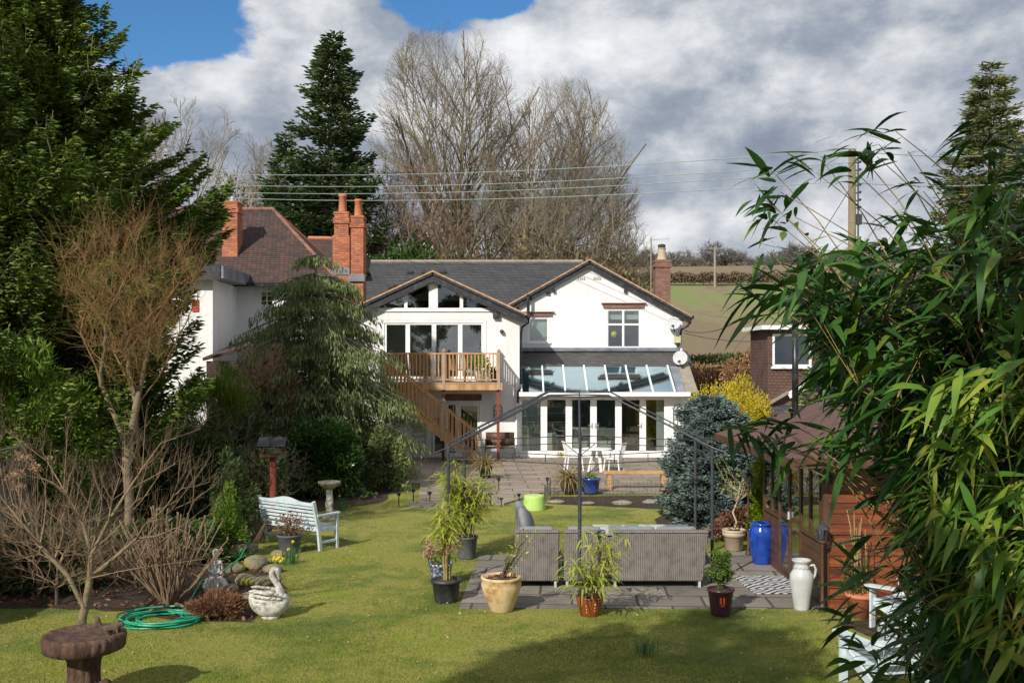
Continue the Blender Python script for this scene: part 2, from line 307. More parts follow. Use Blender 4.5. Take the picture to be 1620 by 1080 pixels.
    tc = N.new('ShaderNodeTexCoord'); sp = N.new('ShaderNodeSeparateXYZ'); L.new(tc.outputs['Object'], sp.inputs[0])
    def pp(sock, per):
        k = N.new('ShaderNodeMath'); k.operation = 'PINGPONG'; k.inputs[1].default_value = per; L.new(sock, k.inputs[0]); return k.outputs[0]
    s = N.new('ShaderNodeMath'); L.new(pp(sp.outputs[0], .20), s.inputs[0]); L.new(pp(sp.outputs[1], .30), s.inputs[1])
    t = N.new('ShaderNodeMath'); t.operation = 'PINGPONG'; t.inputs[1].default_value = .066; L.new(s.outputs[0], t.inputs[0])
    u = N.new('ShaderNodeMath'); u.operation = 'GREATER_THAN'; u.inputs[1].default_value = .033; L.new(t.outputs[0], u.inputs[0])
    L.new(rampcol(N, L, u.outputs[0], [(.025, .03, .06), (.50, .50, .47)]), b.inputs['Base Color']); b.inputs['Roughness'].default_value = .9
    D['rug'] = m
setup_mats()

# ---------------- mesh helpers
class MB:
    def __init__(s): s.v = []; s.f = []
    def add(s, vs, fs):
        o = len(s.v); s.v += [tuple(p) for p in vs]; s.f += [tuple(i+o for i in f) for f in fs]; return s
    def box(s, x0, x1, y0, y1, z0, z1):
        x0, x1 = min(x0, x1), max(x0, x1); y0, y1 = min(y0, y1), max(y0, y1); z0, z1 = min(z0, z1), max(z0, z1)
        return s.add([(x0, y0, z0), (x1, y0, z0), (x1, y1, z0), (x0, y1, z0), (x0, y0, z1), (x1, y0, z1), (x1, y1, z1), (x0, y1, z1)],
                     [(0, 3, 2, 1), (4, 5, 6, 7), (0, 1, 5, 4), (1, 2, 6, 5), (2, 3, 7, 6), (3, 0, 4, 7)])
    def bar(s, a, b, w, h, up=(0, 0, 1)):      # box beam from a to b
        a = Vector(a); b = Vector(b); d = (b-a).normalized(); up = Vector(up)
        if abs(d.dot(up)) > .98: up = Vector((0, 1, 0))
        sx = d.cross(up).normalized(); u = sx.cross(d).normalized(); sx *= w/2; u *= h/2
        vs = [a-sx-u, a+sx-u, a+sx+u, a-sx+u, b-sx-u, b+sx-u, b+sx+u, b-sx+u]
        return s.add(vs, [(3, 2, 1, 0), (4, 5, 6, 7), (0, 1, 5, 4), (1, 2, 6, 5), (2, 3, 7, 6), (3, 0, 4, 7)])
    def prism(s, poly, y0, y1):                # xz polygon extruded in y
        n = len(poly); vs = [(x, y0, z) for x, z in poly]+[(x, y1, z) for x, z in poly]
        return s.add(vs, [tuple(range(n))]+[tuple(range(2*n-1, n-1, -1))]+[(i, i+n, (i+1) % n+n, (i+1) % n) for i in range(n)])
    def sheet(s, poly, z0, z1):                # xy polygon extruded in z
        n = len(poly); vs = [(x, y, z0) for x, y in poly]+[(x, y, z1) for x, y in poly]
        return s.add(vs, [tuple(range(n-1, -1, -1))]+[tuple(range(n, 2*n))]+[(i, (i+1) % n, (i+1) % n+n, i+n) for i in range(n)])
    def slab(s, a, b, c, d, th):
        P = [Vector(p) for p in (a, b, c, d)]; n = (P[1]-P[0]).cross(P[3]-P[0]).normalized()
        if n.z < 0: n = -n
        Q = [p-n*th for p in P]
        return s.add(P+Q, [(0, 1, 2, 3), (7, 6, 5, 4), (0, 4, 5, 1), (1, 5, 6, 2), (2, 6, 7, 3), (3, 7, 4, 0)])
    def tube(s, pts, rad, n=6, cap=True, sq=(1, 1)):
        pts = [Vector(p) for p in pts]
        if not hasattr(rad, '__len__'): rad = [rad]*len(pts)
        up = None; vs = []; fs = []
        for i, p in enumerate(pts):
            t = (pts[min(i+1, len(pts)-1)]-pts[max(i-1, 0)])
            if t.length < 1e-9: t = Vector((0, 0, 1))
            t.normalize()
            if up is None: up = Vector((0, 0, 1)) if abs(t.z) < .9 else Vector((0, 1, 0))
            sx = t.cross(up).normalized(); up = sx.cross(t).normalized()
            for k in range(n):
                a = 2*math.pi*k/n; vs.append(p+sx*math.cos(a)*rad[i]*sq[0]+up*math.sin(a)*rad[i]*sq[1])
        for i in range(len(pts)-1):
            for k in range(n): fs.append((i*n+k, i*n+(k+1) % n, (i+1)*n+(k+1) % n, (i+1)*n+k))
        if cap: fs.append(tuple(range(n-1, -1, -1))); fs.append(tuple((len(pts)-1)*n+k for k in range(n)))
        return s.add(vs, fs)
    def lathe(s, prof, c=(0, 0, 0), n=24, flute=0, fn=0):
        vs = []; fs = []
        for r, z in prof:
            for k in range(n):
                a = 2*math.pi*k/n; rr = r*(1+flute*math.cos(fn*a)) if flute else r
                vs.append((c[0]+rr*math.cos(a), c[1]+rr*math.sin(a), c[2]+z))
        for i in range(len(prof)-1):
            for k in range(n): fs.append((i*n+k, i*n+(k+1) % n, (i+1)*n+(k+1) % n, (i+1)*n+k))
        fs.append(tuple(range(n-1, -1, -1))); fs.append(tuple((len(prof)-1)*n+k for k in range(n)))
        return s.add(vs, fs)
    def ball(s, c, r, n=10, sc=(1, 1, 1), jit=0):
        vs = []; fs = []; m = n//2+1
        for i in range(m+1):
            t = math.pi*i/m
            for k in range(n):
                a = 2*math.pi*k/n; q = r*(1+random.uniform(-jit, jit))
                vs.append((c[0]+q*sc[0]*math.sin(t)*math.cos(a), c[1]+q*sc[1]*math.sin(t)*math.sin(a), c[2]-q*sc[2]*math.cos(t)))
        for i in range(m):
            for k in range(n): fs.append((i*n+k, i*n+(k+1) % n, (i+1)*n+(k+1) % n, (i+1)*n+k))
        return s.add(vs, fs)
    def build(s, name, m, parent=None, smooth=False, bevel=0, world=True, sub=0):
        me = bpy.data.meshes.new(name); v = s.v
        if parent is not None and world:
            L = root(parent).location; v = [(p[0]-L.x, p[1]-L.y, p[2]-L.z) for p in v]
        me.from_pydata(v, [], s.f); me.update()
        o = bpy.data.objects.new(name, me); COL.objects.link(o); me.materials.append(MT[m] if isinstance(m, str) else m)
        if smooth: me.polygons.foreach_set('use_smooth', [True]*len(me.polygons))
        if bevel:
            b = o.modifiers.new('bevel', 'BEVEL'); b.width = bevel; b.segments = 2; b.limit_method = 'ANGLE'
        if sub:
            b = o.modifiers.new('sub', 'SUBSURF'); b.levels = b.render_levels = sub
        if parent is not None: o.parent = parent
        return o
def root(o):
    while o.parent: o = o.parent
    return o
def tag(o, label, cat, group=None):
    o['label'] = label; o['category'] = cat
    if group: o['group'] = group
    return o
def thing(name, label, cat, loc=(0, 0, 0), rot=0, group=None):
    o = bpy.data.objects.new(name, None); COL.objects.link(o); o.empty_display_size = .1
    o.location = loc if len(loc) == 3 else (loc[0], loc[1], 0); o.rotation_euler = (0, 0, rot)
    return tag(o, label, cat, group)
def L_(): return MB()
def struct(o, kind='structure'): o['kind'] = kind; return o
def copy_tree(o, parent=None):
    c = o.copy(); COL.objects.link(c); c.parent = parent
    for ch in list(o.children): copy_tree(ch, c)
    return c

def npmesh(name, V, T, m, parent=None, world=True, loc=None):
    """V (n,3) verts, T (k,j) faces of equal size j"""
    V = np.asarray(V, dtype=np.float32)
    if parent is not None and world:
        L = root(parent).location; V = V-np.array([L.x, L.y, L.z], dtype=np.float32)
    me = bpy.data.meshes.new(name); j = T.shape[1]
    me.vertices.add(len(V)); me.vertices.foreach_set('co', V.ravel())
    me.loops.add(T.size); me.loops.foreach_set('vertex_index', T.ravel().astype(np.int32))
    me.polygons.add(len(T)); me.polygons.foreach_set('loop_start', np.arange(0, T.size, j, dtype=np.int32))
    try: me.polygons.foreach_set('loop_total', np.full(len(T), j, dtype=np.int32))
    except Exception: pass
    me.update(calc_edges=True); me.validate()
    me.materials.append(MT[m] if isinstance(m, str) else m)
    o = bpy.data.objects.new(name, me); COL.objects.link(o)
    if parent is not None: o.parent = parent
    return o
def unit(a): return a/np.maximum(np.linalg.norm(a, axis=-1, keepdims=True), 1e-9)
def rv(n): return unit(RNG.normal(size=(n, 3)))
def leaves(P, D, ln, wd, jl=.3, fold=.25):
    """rhombic leaves: returns V,T"""
    n = len(P); D = unit(D); s = unit(np.cross(D, rv(n))); u = np.cross(s, D)
    l = ln*(1+RNG.uniform(-jl, jl, (n, 1))); w = wd*(1+RNG.uniform(-jl, jl, (n, 1)))/2
    m = P+D*l*.45-u*w*fold
    V = np.stack([P, m+s*w, P+D*l, m-s*w], 1).reshape(-1, 3)
    b = np.arange(n)[:, None]*4
    return V, np.concatenate([b, b+1, b+2, b+3], 1)
def blades(P, D, ln, wd, droop, seg=4, tw=.2):
    """long curved leaves, V, quads"""
    n = len(P); D = unit(D); up = np.array([0, 0, 1.0]); s = unit(np.cross(D, up)+RNG.normal(0, tw, (n, 3)))
    l = np.asarray(ln).reshape(-1, 1)*np.ones((n, 1)); w = np.asarray(wd).reshape(-1, 1)*np.ones((n, 1))/2; dr = np.asarray(droop).reshape(-1, 1)*np.ones((n, 1))
    prof = [.25, .85, 1.0, .8, .45, .04] if seg == 5 else ([.3, 1, .9, .55, .03] if seg == 4 else [.4, 1, .6, .03])
    rows = []
    for i in range(seg+1):
        t = i/seg; c = P+D*l*t; c = c-np.array([0, 0, 1.0])*dr*l*t*t
        rows += [c-s*w*prof[i], c+s*w*prof[i]]
    V = np.stack(rows, 1).reshape(-1, 3); b = np.arange(n)[:, None]*(2*(seg+1)); T = []
    for i in range(seg): T.append(np.concatenate([b+2*i, b+2*i+1, b+2*i+3, b+2*i+2], 1))
    return V, np.concatenate(T, 0)
def merge(parts):
    V = []; T = []; o = 0
    for v, t in parts: V.append(v); T.append(t+o); o += len(v)
    return np.concatenate(V), np.concatenate(T)
def segs(A, B, ra, rb, n=3):
    """tapered prisms"""
    A = np.asarray(A, float); B = np.asarray(B, float); k = len(A); D = unit(B-A)
    ref = np.where(np.abs(D[:, 2:3]) < .9, np.array([[0, 0, 1.0]]), np.array([[0, 1.0, 0]]))
    s = unit(np.cross(D, ref)); u = np.cross(s, D); ra = np.asarray(ra).reshape(-1, 1); rb = np.asarray(rb).reshape(-1, 1)
    rows = []
    for q, r in ((A, ra), (B, rb)):
        for i in range(n):
            a = 2*math.pi*i/n; rows.append(q+(s*math.cos(a)+u*math.sin(a))*r)
    V = np.stack(rows, 1).reshape(-1, 3); b = np.arange(k)[:, None]*(2*n); T = []
    for i in range(n): T.append(np.concatenate([b+i, b+(i+1) % n, b+(i+1) % n+n, b+i+n], 1))
    return V, np.concatenate(T, 0)

def mst(trunk, pts, bf=.35, smooth=2, limbs=()):
    """greedy balanced spanning tree; returns nodes, parent"""
    pre = list(trunk); pp = [-1]+list(range(len(trunk)-1))
    for ch in limbs:
        ch = [np.array(c, float) for c in ch]; q = int(np.argmin([np.linalg.norm(np.array(a)-ch[0]) for a in pre])); prev = q
        for i, c in enumerate(ch):
            a = np.array(pre[prev]); m = max(1, int(np.linalg.norm(c-a)/.22))
            for j in range(m): pre.append(a+(c-a)*(j+1)/m); pp.append(prev); prev = len(pre)-1
    P = np.concatenate([np.array(pre), pts]); n = len(P); k0 = len(pre); par = np.full(n, -1); pl = np.zeros(n)
    for i in range(1, k0): par[i] = pp[i]; pl[i] = pl[pp[i]]+np.linalg.norm(P[i]-P[pp[i]])
    best = np.full(n, 1e9); bi = np.zeros(n, int); done = np.zeros(n, bool); done[:k0] = True
    def upd(i):
        c = np.linalg.norm(P-P[i], axis=1)+bf*pl[i]; m = (c < best) & ~done; best[m] = c[m]; bi[m] = i
    for i in range(max(0, len(trunk)//3) if not len(limbs) else len(trunk)-1, k0): upd(i)
    for _ in range(n-k0):
        c = np.where(done, 1e9, best); j = int(np.argmin(c)); par[j] = bi[j]; pl[j] = pl[bi[j]]+np.linalg.norm(P[j]-P[bi[j]]); done[j] = True; upd(j)
    for _ in range(smooth):
        cs = np.zeros_like(P); cc = np.zeros(n); m = par >= 0; np.add.at(cs, par[m], P[m]); np.add.at(cc, par[m], 1)
        Q = P.copy(); ok = (cc > 0) & m; ok[:k0] = False
        Q[ok] = .5*P[ok]+.25*P[par[ok]]+.25*cs[ok]/cc[ok][:, None]; P = Q
    # order by path length for counting
    cnt = np.ones(n); 
    for j in np.lexsort((-np.arange(n), -pl)):
        if par[j] >= 0: cnt[par[j]] += cnt[j]
    return P, par, cnt, pl
def bare_tree(name, label, cat, base_xy, z0, trunk, crownfn, n, r0, twig, mt, mtr, group=None, bf=.35, tw=3, twl=.5, rmin=.01, twr=.006, power=.5, wig=0, thresh=.16, up=.25, sm=2, limbs=()):
    """trunk: list of offsets; crownfn(n) -> points relative to base"""
    T = thing(name, label, cat, (base_xy[0], base_xy[1], z0), group=group)
    tr = np.array(trunk, float); tt = np.concatenate([[tr[0]+(tr[1]-tr[0])*k/4 for k in range(4)], tr[1:]]) if len(tr) > 1 else tr
    P, par, cnt, pl = mst(tt, crownfn(n), bf, sm, limbs)
    m = par >= 0; idx = np.where(m)[0]; tot = cnt[0]
    rad = np.maximum(rmin, r0*(cnt/tot)**power)
    rb = rad[idx]; ra = np.minimum(rad[par[idx]], rb*1.5+.001)
    big = rb > r0*thresh
    A, B = P[par[idx]], P[idx]
    if big.any():
        V, Q = segs(A[big], B[big]+unit(B[big]-A[big])*rb[big][:, None]*.3, ra[big], rb[big], 7); npmesh('trunk', V, Q, mtr, T, False)
    parts = []
    if (~big).any(): parts.append(segs(A[~big], B[~big], ra[~big], rb[~big], 3))
    # twigs
    leafn = idx[cnt[idx] <= 3]; q = np.repeat(leafn, tw)
    D = unit(P[q]-P[par[q]]); d = unit(D+RNG.normal(0, .5, D.shape)+np.array([0, 0, up])); l = twl*RNG.uniform(.4, 1.2, (len(q), 1))
    a = P[q]-D*RNG.uniform(0, 1, (len(q), 1))*.3*twl
    k = 3 if wig else 2
    for i in range(k):
        if wig: d2 = unit(d+RNG.normal(0, wig, d.shape)+np.array([0, 0, .15]))
        else: d2 = unit(d+RNG.normal(0, .22, d.shape)+np.array([0, 0, up*.6]))
        b = a+d2*l/k; parts.append(segs(a, b, np.full(len(q), twr*(1-i/(k+1))), np.full(len(q), twr*(1-(i+1)/(k+1))), 3)); 
        if i == 0 and not wig:   # side twig
            e = a+unit(d2+RNG.normal(0, .6, d.shape))*l*.6; parts.append(segs(b, b+(e-a), np.full(len(q), twr*.7), np.full(len(q), twr*.3), 3))
        a = b; d = d2
    V, Q = merge(parts); npmesh('crown', V, Q, mt, T, False)
    return T
def inell(n, c, r, shell=.0, zcut=None):
    out = []
    while sum(len(o) for o in out) < n:
        p = rv(n)*RNG.uniform(shell, 1, (n, 1))**(1/2.4)*np.array(r)+np.array(c)
        if zcut is not None: p = p[p[:, 2] > zcut]
        out.append(p)
    return np.concatenate(out)[:n]

def conifer(name, label, cat, loc, H, Rr, z0, nb, per, ln, wd, mt, group=None, p=.8, droop=.25, upt=.2, bark='brownbark', trunk_r=.2, seed=1, shoots=0, side=.42, hang=0, irr=.25, lean=(0, 0), minlen=.15, tiers=0, cap=99, brush=1):
    T = thing(name, label, cat, loc, group=group)
    mb = MB(); mb.tube([(0, 0, 0), (lean[0]*.5, lean[1]*.5, H*.5), (lean[0], lean[1], H)], [trunk_r, trunk_r*.6, .02], 8); mb.build('trunk', bark, T, True, world=False)
    rg = np.random.default_rng(seed)
    t = rg.uniform(0, 1, nb)**.85; t = (np.round(t*tiers)/tiers*.85+t*.15 if tiers else t)*.985; z = z0+(H-z0)*t; az = rg.uniform(0, 2*np.pi, nb)
    L = np.maximum(minlen, np.minimum(cap, Rr*(1-t)**p)*(1+rg.uniform(-irr, irr*.7, nb)))
    # lumps: lobes in azimuth/height
    L *= 1+.16*np.sin(az*3+t*9+seed)+.1*np.sin(az*5-t*17)
    out = np.stack([np.cos(az), np.sin(az), np.zeros(nb)], 1)
    b = np.repeat(np.arange(nb), np.maximum(4, (per*L/min(Rr, cap)).astype(int)))
    s = rg.uniform(.12, 1, len(b))**.7; w = rg.uniform(-1, 1, len(b))
    sd = np.stack([-out[b, 1], out[b, 0], np.zeros(len(b))], 1)
    Lb = L[b]
    c0 = np.stack([lean[0]*z/H, lean[1]*z/H, z], 1)
    P = c0[b]+out[b]*(Lb*s)[:, None]
    P[:, 2] += Lb*(-droop*s+upt*s*s*s)
    off = w*Lb*side*(1.05-s)
    off = np.sign(off)*np.minimum(np.abs(off), .8)
    P += sd*off[:, None]; P += rg.normal(0, .03*ln/.1, P.shape)
    P[:, 2] -= np.abs(off)*.25
    D = out[b]+sd*(np.sign(w)*.8)[:, None]+rg.normal(0, .26, P.shape); D[:, 2] += .15-droop*.3
    if hang:
        hl = rg.uniform(0, 1, len(b))*hang; P[:, 2] -= hl*np.minimum(1, Lb); D = D*(1-.75)+np.array([0, 0, -1.0])*.9
    P1 = P
    if brush > 1: P1 = np.repeat(P, brush, 0); D = np.repeat(unit(D), brush, 0)
    V, Q = leaves(P1, D, ln, wd, .2 if brush > 1 else .3)
    npmesh('crown', V, Q, mt, T, False)
    # limbs
    A = c0; mid = c0+out*(L*.5)[:, None]; mid[:, 2] += L*(-droop*.5+upt*.125); e = c0+out*(L*.93)[:, None]; e[:, 2] += L*(-droop*.93+upt*.8)
    V1 = segs(A, mid, L*.012+.008, L*.008+.005); V2 = segs(mid, e, L*.008+.005, np.full(nb, .004))
    V, Q = merge([V1, V2]); npmesh('limbs', V, Q, bark, T, False)
    if shoots:
        oo = np.where(s > .72)[0]; k = oo[rg.integers(0, len(oo), shoots)]; A = P[k]; hh = rg.uniform(.15, .50, (shoots, 1))
        D = unit(np.stack([rg.normal(0, .25, shoots), rg.normal(0, .25, shoots), np.ones(shoots)], 1))
        npmesh('shoots', *segs(A, A+D*hh, np.full(shoots, .014), np.full(shoots, .007), 4), 'sprucebud', T, False)
        kk = 9; q = np.repeat(np.arange(shoots), kk); tt = rg.uniform(0, .85, (len(q), 1)); B = A[q]+D[q]*hh[q]*tt
        npmesh('shoot_needles', *leaves(B, D[q]+rg.normal(0, .45, (len(q), 3)), .09, .022), mt, T, False)
    return T

def bush(name, label, cat, loc, rad, n, ln, wd, mt, group=None, clumps=14, cs=.42, core=True, up=.2, stem='brownbark', shape=None, dens=1.0, rot=0, part='foliage', seed=3, fill=True):
    """clumpy shrub: leaves scattered around clump centres over an ellipsoid standing on the ground"""
    T = thing(name, label, cat, loc, rot, group=group); rg = np.random.default_rng(seed)
    r = np.array(rad)
    c = unit(rg.normal(size=(clumps, 3))); c[:, 2] = c[:, 2] if fill else np.where(c[:, 2] < -.5, -c[:, 2], c[:, 2]); c = c*rg.uniform(.45, .88, (clumps, 1))
    k = rg.integers(0, clumps, n); off = unit(rg.normal(size=(n, 3)))*(rg.uniform(.2, 1, (n, 1))**.5)*cs
    P = (c[k]+off); nrm = unit(off*1.0+c[k]*.8)
    if shape: P = shape(P)
    if fill: zz = np.clip(P[:, 2], -1, 0); P = P*np.stack([1/np.sqrt(np.maximum(1-zz*zz, .22)), 1/np.sqrt(np.maximum(1-zz*zz, .22)), np.ones(n)], 1)
    P = P*r+np.array([0, 0, r[2]]); P[:, 2] = np.maximum(P[:, 2], .02)
    D = nrm+rg.normal(0, .6, nrm.shape)+np.array([0, 0, up])
    V, Q = leaves(P, D, ln, wd); npmesh(part, V, Q, mt, T, False)
    kk = min(60, clumps*2); A = np.zeros((kk, 3)); B = c[rg.integers(0, clumps, kk)]*r*.95+np.array([0, 0, r[2]])
    M = A*.5+B*.5; M[:, 2] = B[:, 2]*.4; M[:, :2] = B[:, :2]*.35
    v = merge([segs(A, M, np.full(kk, .02*max(rad)+.004), np.full(kk, .012*max(rad)+.003)), segs(M, B, np.full(kk, .012*max(rad)+.003), np.full(kk, .004))])
    npmesh('stems', *v, stem, T, False)
    return T

def fan_tree(name, label, cat, xy, z0, trunk, r0, centre, rad, nlimb, seed, mt='twig', mtr='bark', lv=(11, 9, 7), rt=.006, start=.32, group=None):
    """spreading crown: limbs leave the trunk low, curve up and outwards and stop at a domed outline"""
    T = thing(name, label, cat, (xy[0], xy[1], z0), group=group); rg = np.random.default_rng(seed)
    C = np.array(centre, float); Rd = np.array(rad, float); A = [[], []]; B = [[], []]; ra = [[], []]; rb = [[], []]
    up = np.array([0, 0, 1.0]); tr = np.array(trunk, float)
    def room(p, d):
        q = (p-C)/Rd; e = d/Rd; a = e@e; b = q@e; c = q@q-1; D = b*b-a*c
        return (-b+math.sqrt(D))/a if D > 0 else 0
    def put(p, q, r1, r2):
        k = 0 if r1 > r0*.2 else 1; A[k].append(p); B[k].append(q); ra[k].append(r1); rb[k].append(r2)
    def grow(p, d, L, r, level):
        n = (9, 6, 4, 3)[level]; pts = [p]; ds = [d]; st = L/n
        for i in range(n):
            d = unit(d+rg.normal(0, (.06, .09, .13, .16)[level], 3)+up*(.012, .03, .04, .05)[level]); q = p+d*st; r2 = r*(1-.78/n*(1)) if level else r*(1-.8/n)
            put(p, q, max(r, rt), max(r2, rt*.8)); p = q; r = r2; pts.append(p); ds.append(d)
        if level < 3:
            m = lv[level]
            for j in range(m):
                t = .22+.78*(j+rg.uniform(0, 1))/m; k = min(n-1, int(t*n)); p0 = pts[k]+(pts[k+1]-pts[k])*(t*n-k); dd = ds[k+1]
                side = unit(np.cross(dd, rg.normal(size=3))); ang = rg.uniform(.45, .85); c = unit(dd*math.cos(ang)+side*math.sin(ang)+up*.12)
                Lm = min(L*rg.uniform(.42, .62)*(1.15-.5*t), room(p0, c)*rg.uniform(.8, 1.03))
                if Lm > .25: grow(p0, c, Lm, max(rt, r0*(.34, .12, .045)[level]*(1-.5*t)*.6), level+1)
    for i in range(len(tr)-1):
        t = i/(len(tr)-1); put(tr[i], tr[i+1], r0*(1-.55*t), r0*(1-.55*(i+1)/(len(tr)-1)))
    for j in range(nlimb):
        t = start+(1-start)*(j/(nlimb-1)); f = t*(len(tr)-1); k = min(len(tr)-2, int(f)); p = tr[k]+(tr[k+1]-tr[k])*(f-k)
        a = j*2.4+rg.uniform(-.3, .3); tilt = (1.32-.92*t)*rg.uniform(.8, 1.1); d = np.array([math.cos(a)*math.sin(tilt), math.sin(a)*math.sin(tilt)*.8, math.cos(tilt)]); d = unit(d)
        grow(p, d, room(p, unit(d+up*.25))*rg.uniform(.9, 1.0), r0*(.50-.22*t), 0)
    V, Q = segs(A[0], B[0], ra[0], rb[0], 7); npmesh('trunk', V, Q, mtr, T, False)
    V, Q = segs(A[1], B[1], ra[1], rb[1], 3); npmesh('crown', V, Q, mt, T, False)
    return T
# ================= GROUND =================
def hz(x, y):
    if y < 44: return 0.0
    if y < 75: return (y-44)*.085
    if y < 200: return 2.635+(y-75)*.142
    if y < 235: return 20.385+(y-200)*.16
    return 25.985+(y-235)*.05
def ground():
    ys = np.concatenate([np.arange(-40, 40, 8.0), np.arange(40, 260, 4.0), np.arange(260, 900, 40.0)]); xs = np.concatenate([np.arange(-500, -60, 40.0), np.arange(-60, 90, 6.0), np.arange(90, 520, 40.0)])
    V = []; T = []
    for y in ys:
        for x in xs: V.append((x, y, hz(x, y)+(.5*math.sin(x*.03+y*.02) if y > 80 else 0)+(max(0, -x-10)*.06*min(1, (y-60)/60) if y > 60 else 0)))
    nx = len(xs)
    for j in range(len(ys)-1):
        for i in range(nx-1): T.append((j*nx+i, j*nx+i+1, (j+1)*nx+i+1, (j+1)*nx+i))
    struct(npmesh('ground', np.array(V), np.array(T), 'field'))
ground()
def flat(name, poly, z, m, kind='structure'):
    mb = MB(); mb.add([(x, y, z) for x, y in poly], [tuple(range(len(poly)))]); o = mb.build(name, m); o['kind'] = kind; return o
lawn_poly = [(-9.5, 4), (8.5, 4), (8.5, 36), (-9.5, 36)]
flat('lawn', lawn_poly, .006, 'lawn')
def wob(poly, a=.06, k=4):
    out = []; n = len(poly)
    for i in range(n):
        p, q = poly[i], poly[(i+1) % n]
        for j in range(k):
            t = j/k; out.append((p[0]+(q[0]-p[0])*t+random.uniform(-a, a), p[1]+(q[1]-p[1])*t+random.uniform(-a, a)))
    return out
bedL = wob([(-9.4, G(0, 968)[1]), G(90, 962), G(200, 968), G(300, 985), G(400, 983), G(455, 945), G(440, 900), G(400, 872), (-5.1, 18.3), (-5.0, 20), G(470, 815), (-4.4, 23.2), (-3.2, 24.6), (-3.2, 27.5), (-9.4, 28)])
bedR = wob([G(1120, 850), G(1185, 848), G(1230, 872), (6.0, 18.6), (8.4, 19), (8.4, 28), (5.2, 27), (4.4, 24), (3.1, 22), (3.0, 20)], .05)
bedB = wob([G(1330, 985), (5.2, 13.6), (8.4, 14), (8.4, 4.1), (3.0, 4.1), (4.2, 8), (5.0, 10.5)], .05)
flat('flower_bed', bedL, .012, 'soil'); flat('flower_bed', bedR, .012, 'soil'); flat('flower_bed', bedB, .012, 'soil')
patioS = [(-.75, 14.05), (4.3, 14.05), (5.6, 14.0), (5.6, 18.3), (4.0, 18.3), (3.2, 17.9), (-.6, 17.9)]
patioH = [(-4.2, 35.75), (-4.2, 28.6), (-2.6, 28.2), (-2.3, 24.4), (-.2, 24.2), (.8, 26.2), (3.9, 26.3), (7.4, 27.0), (7.4, 35.75)]
MB().sheet(patioS, -.02, .022).build('seating_patio', 'paving')['kind'] = 'structure'
MB().sheet(patioH, -.02, .05).build('house_patio', 'patio')['kind'] = 'structure'
step = [G(640, 801), G(700, 806), G(706, 799), G(652, 795)]
MB().sheet(step, -.02, .03).build('paving_strip', 'paving')['kind'] = 'structure'
pond = wob([G(868, 797), G(1058, 806), (4.1, 24.8), (4.0, 25.9), (1.0, 25.6)], .03, 3)
flat('pond_soil', pond, .014, 'soil')
def inpoly(P, poly):
    x, y = P[:, 0], P[:, 1]; r = np.zeros(len(P), bool); n = len(poly)
    for i in range(n):
        x1, y1 = poly[i]; x2, y2 = poly[(i+1) % n]
        if y1 == y2: continue
        r ^= ((y1 > y) != (y2 > y)) & (x < (x2-x1)*(y-y1)/(y2-y1)+x1)
    return r
def free_lawn(P): 
    m = np.ones(len(P), bool)
    for q in (bedL, bedR, bedB, patioS, patioH, step, pond): m &= ~inpoly(P, q)
    return m
def grassblades():
    n = 360000
    d = 1/RNG.uniform(1/30, 1/9.5, n)    # denser near
    P = np.stack([RNG.uniform(-.53, .53, n)*d, d, np.full(n, .006)], 1)
    P = P[free_lawn(P)]; P = P[(np.abs(P[:, 0]) < 8.4)]
    k = len(P); D = np.stack([RNG.normal(0, .6, k), RNG.normal(0, .6, k), np.ones(k)], 1)
    h = (.014+.024*RNG.random(k)**2)*(1+.4*np.sin(P[:, 0]*2.1+P[:, 1])*np.sin(P[:, 1]*1.7))
    D = unit(D); s = unit(np.cross(D, rv(k))); w = (.0026+.0008*P[:, 1:2]/10)
    V = np.stack([P-s*w, P+s*w, P+D*h[:, None]], 1).reshape(-1, 3)
    T = np.arange(k*3).reshape(-1, 3)
    o = npmesh('grass', V, T, 'grass'); tag(o, 'short sunlit turf blades all over the garden lawn', 'grass'); o['kind'] = 'stuff'
grassblades()
def litter():
    n = 700; P = np.stack([RNG.uniform(-7, 5, n), 1/RNG.uniform(1/26, 1/10, n), np.full(n, .03)], 1); P = P[free_lawn(P)]
    V, Q = leaves(P, np.stack([RNG.normal(size=len(P)), RNG.normal(size=len(P)), np.full(len(P), .05)], 1), .04, .025)
    o = npmesh('fallen_leaves', V, Q, 'dry'); tag(o, 'small dry fallen leaves scattered on the lawn', 'leaves'); o['kind'] = 'stuff'
    n = 2600; P = np.stack([RNG.uniform(-9, -3.4, n), RNG.uniform(13.2, 24, n), np.full(n, .02)], 1); P = P[inpoly(P, bedL)]
    V, Q = leaves(P, np.stack([RNG.normal(size=len(P)), RNG.normal(size=len(P)), np.full(len(P), .25)], 1), .09, .05)
    o = npmesh('leaf_litter', V, Q, 'heather'); tag(o, 'brown leaf litter covering the soil of the left bed', 'leaves'); o['kind'] = 'stuff'
litter()

# ================= WALL HELPERS =================
def wall(mb, x0, x1, z0, z1, y, th, holes=(), top=None):
    """wall in the xz plane, front face at y; holes (x0,x1,z0,z1); top(x) gives a sloping head"""
    xs = {x0, x1}
    for h in holes: xs |= {h[0], h[1]}
    if top and hasattr(top, 'k') and x0 < top.k < x1: xs.add(top.k)
    xs = sorted(xs)
    for a, b in zip(xs, xs[1:]):
        if b-a < 1e-4: continue
        m = (a+b)/2; hs = sorted([(h[2], h[3]) for h in holes if h[0] < m < h[1]])
        z = z0
        for lo, hi in hs:
            if lo > z+1e-4: mb.box(a, b, y, y+th, z, lo)
            z = hi
        ta, tb = (top(a), top(b)) if top else (z1, z1)
        mb.prism([(a, z), (b, z), (b, tb), (a, ta)], y, y+th)
    return mb
class Gable:
    def __init__(s, k, zt, sl, zmin=None): s.k = k; s.zt = zt; s.sl = sl
    def __call__(s, x): return s.zt-abs(x-s.k)*s.sl
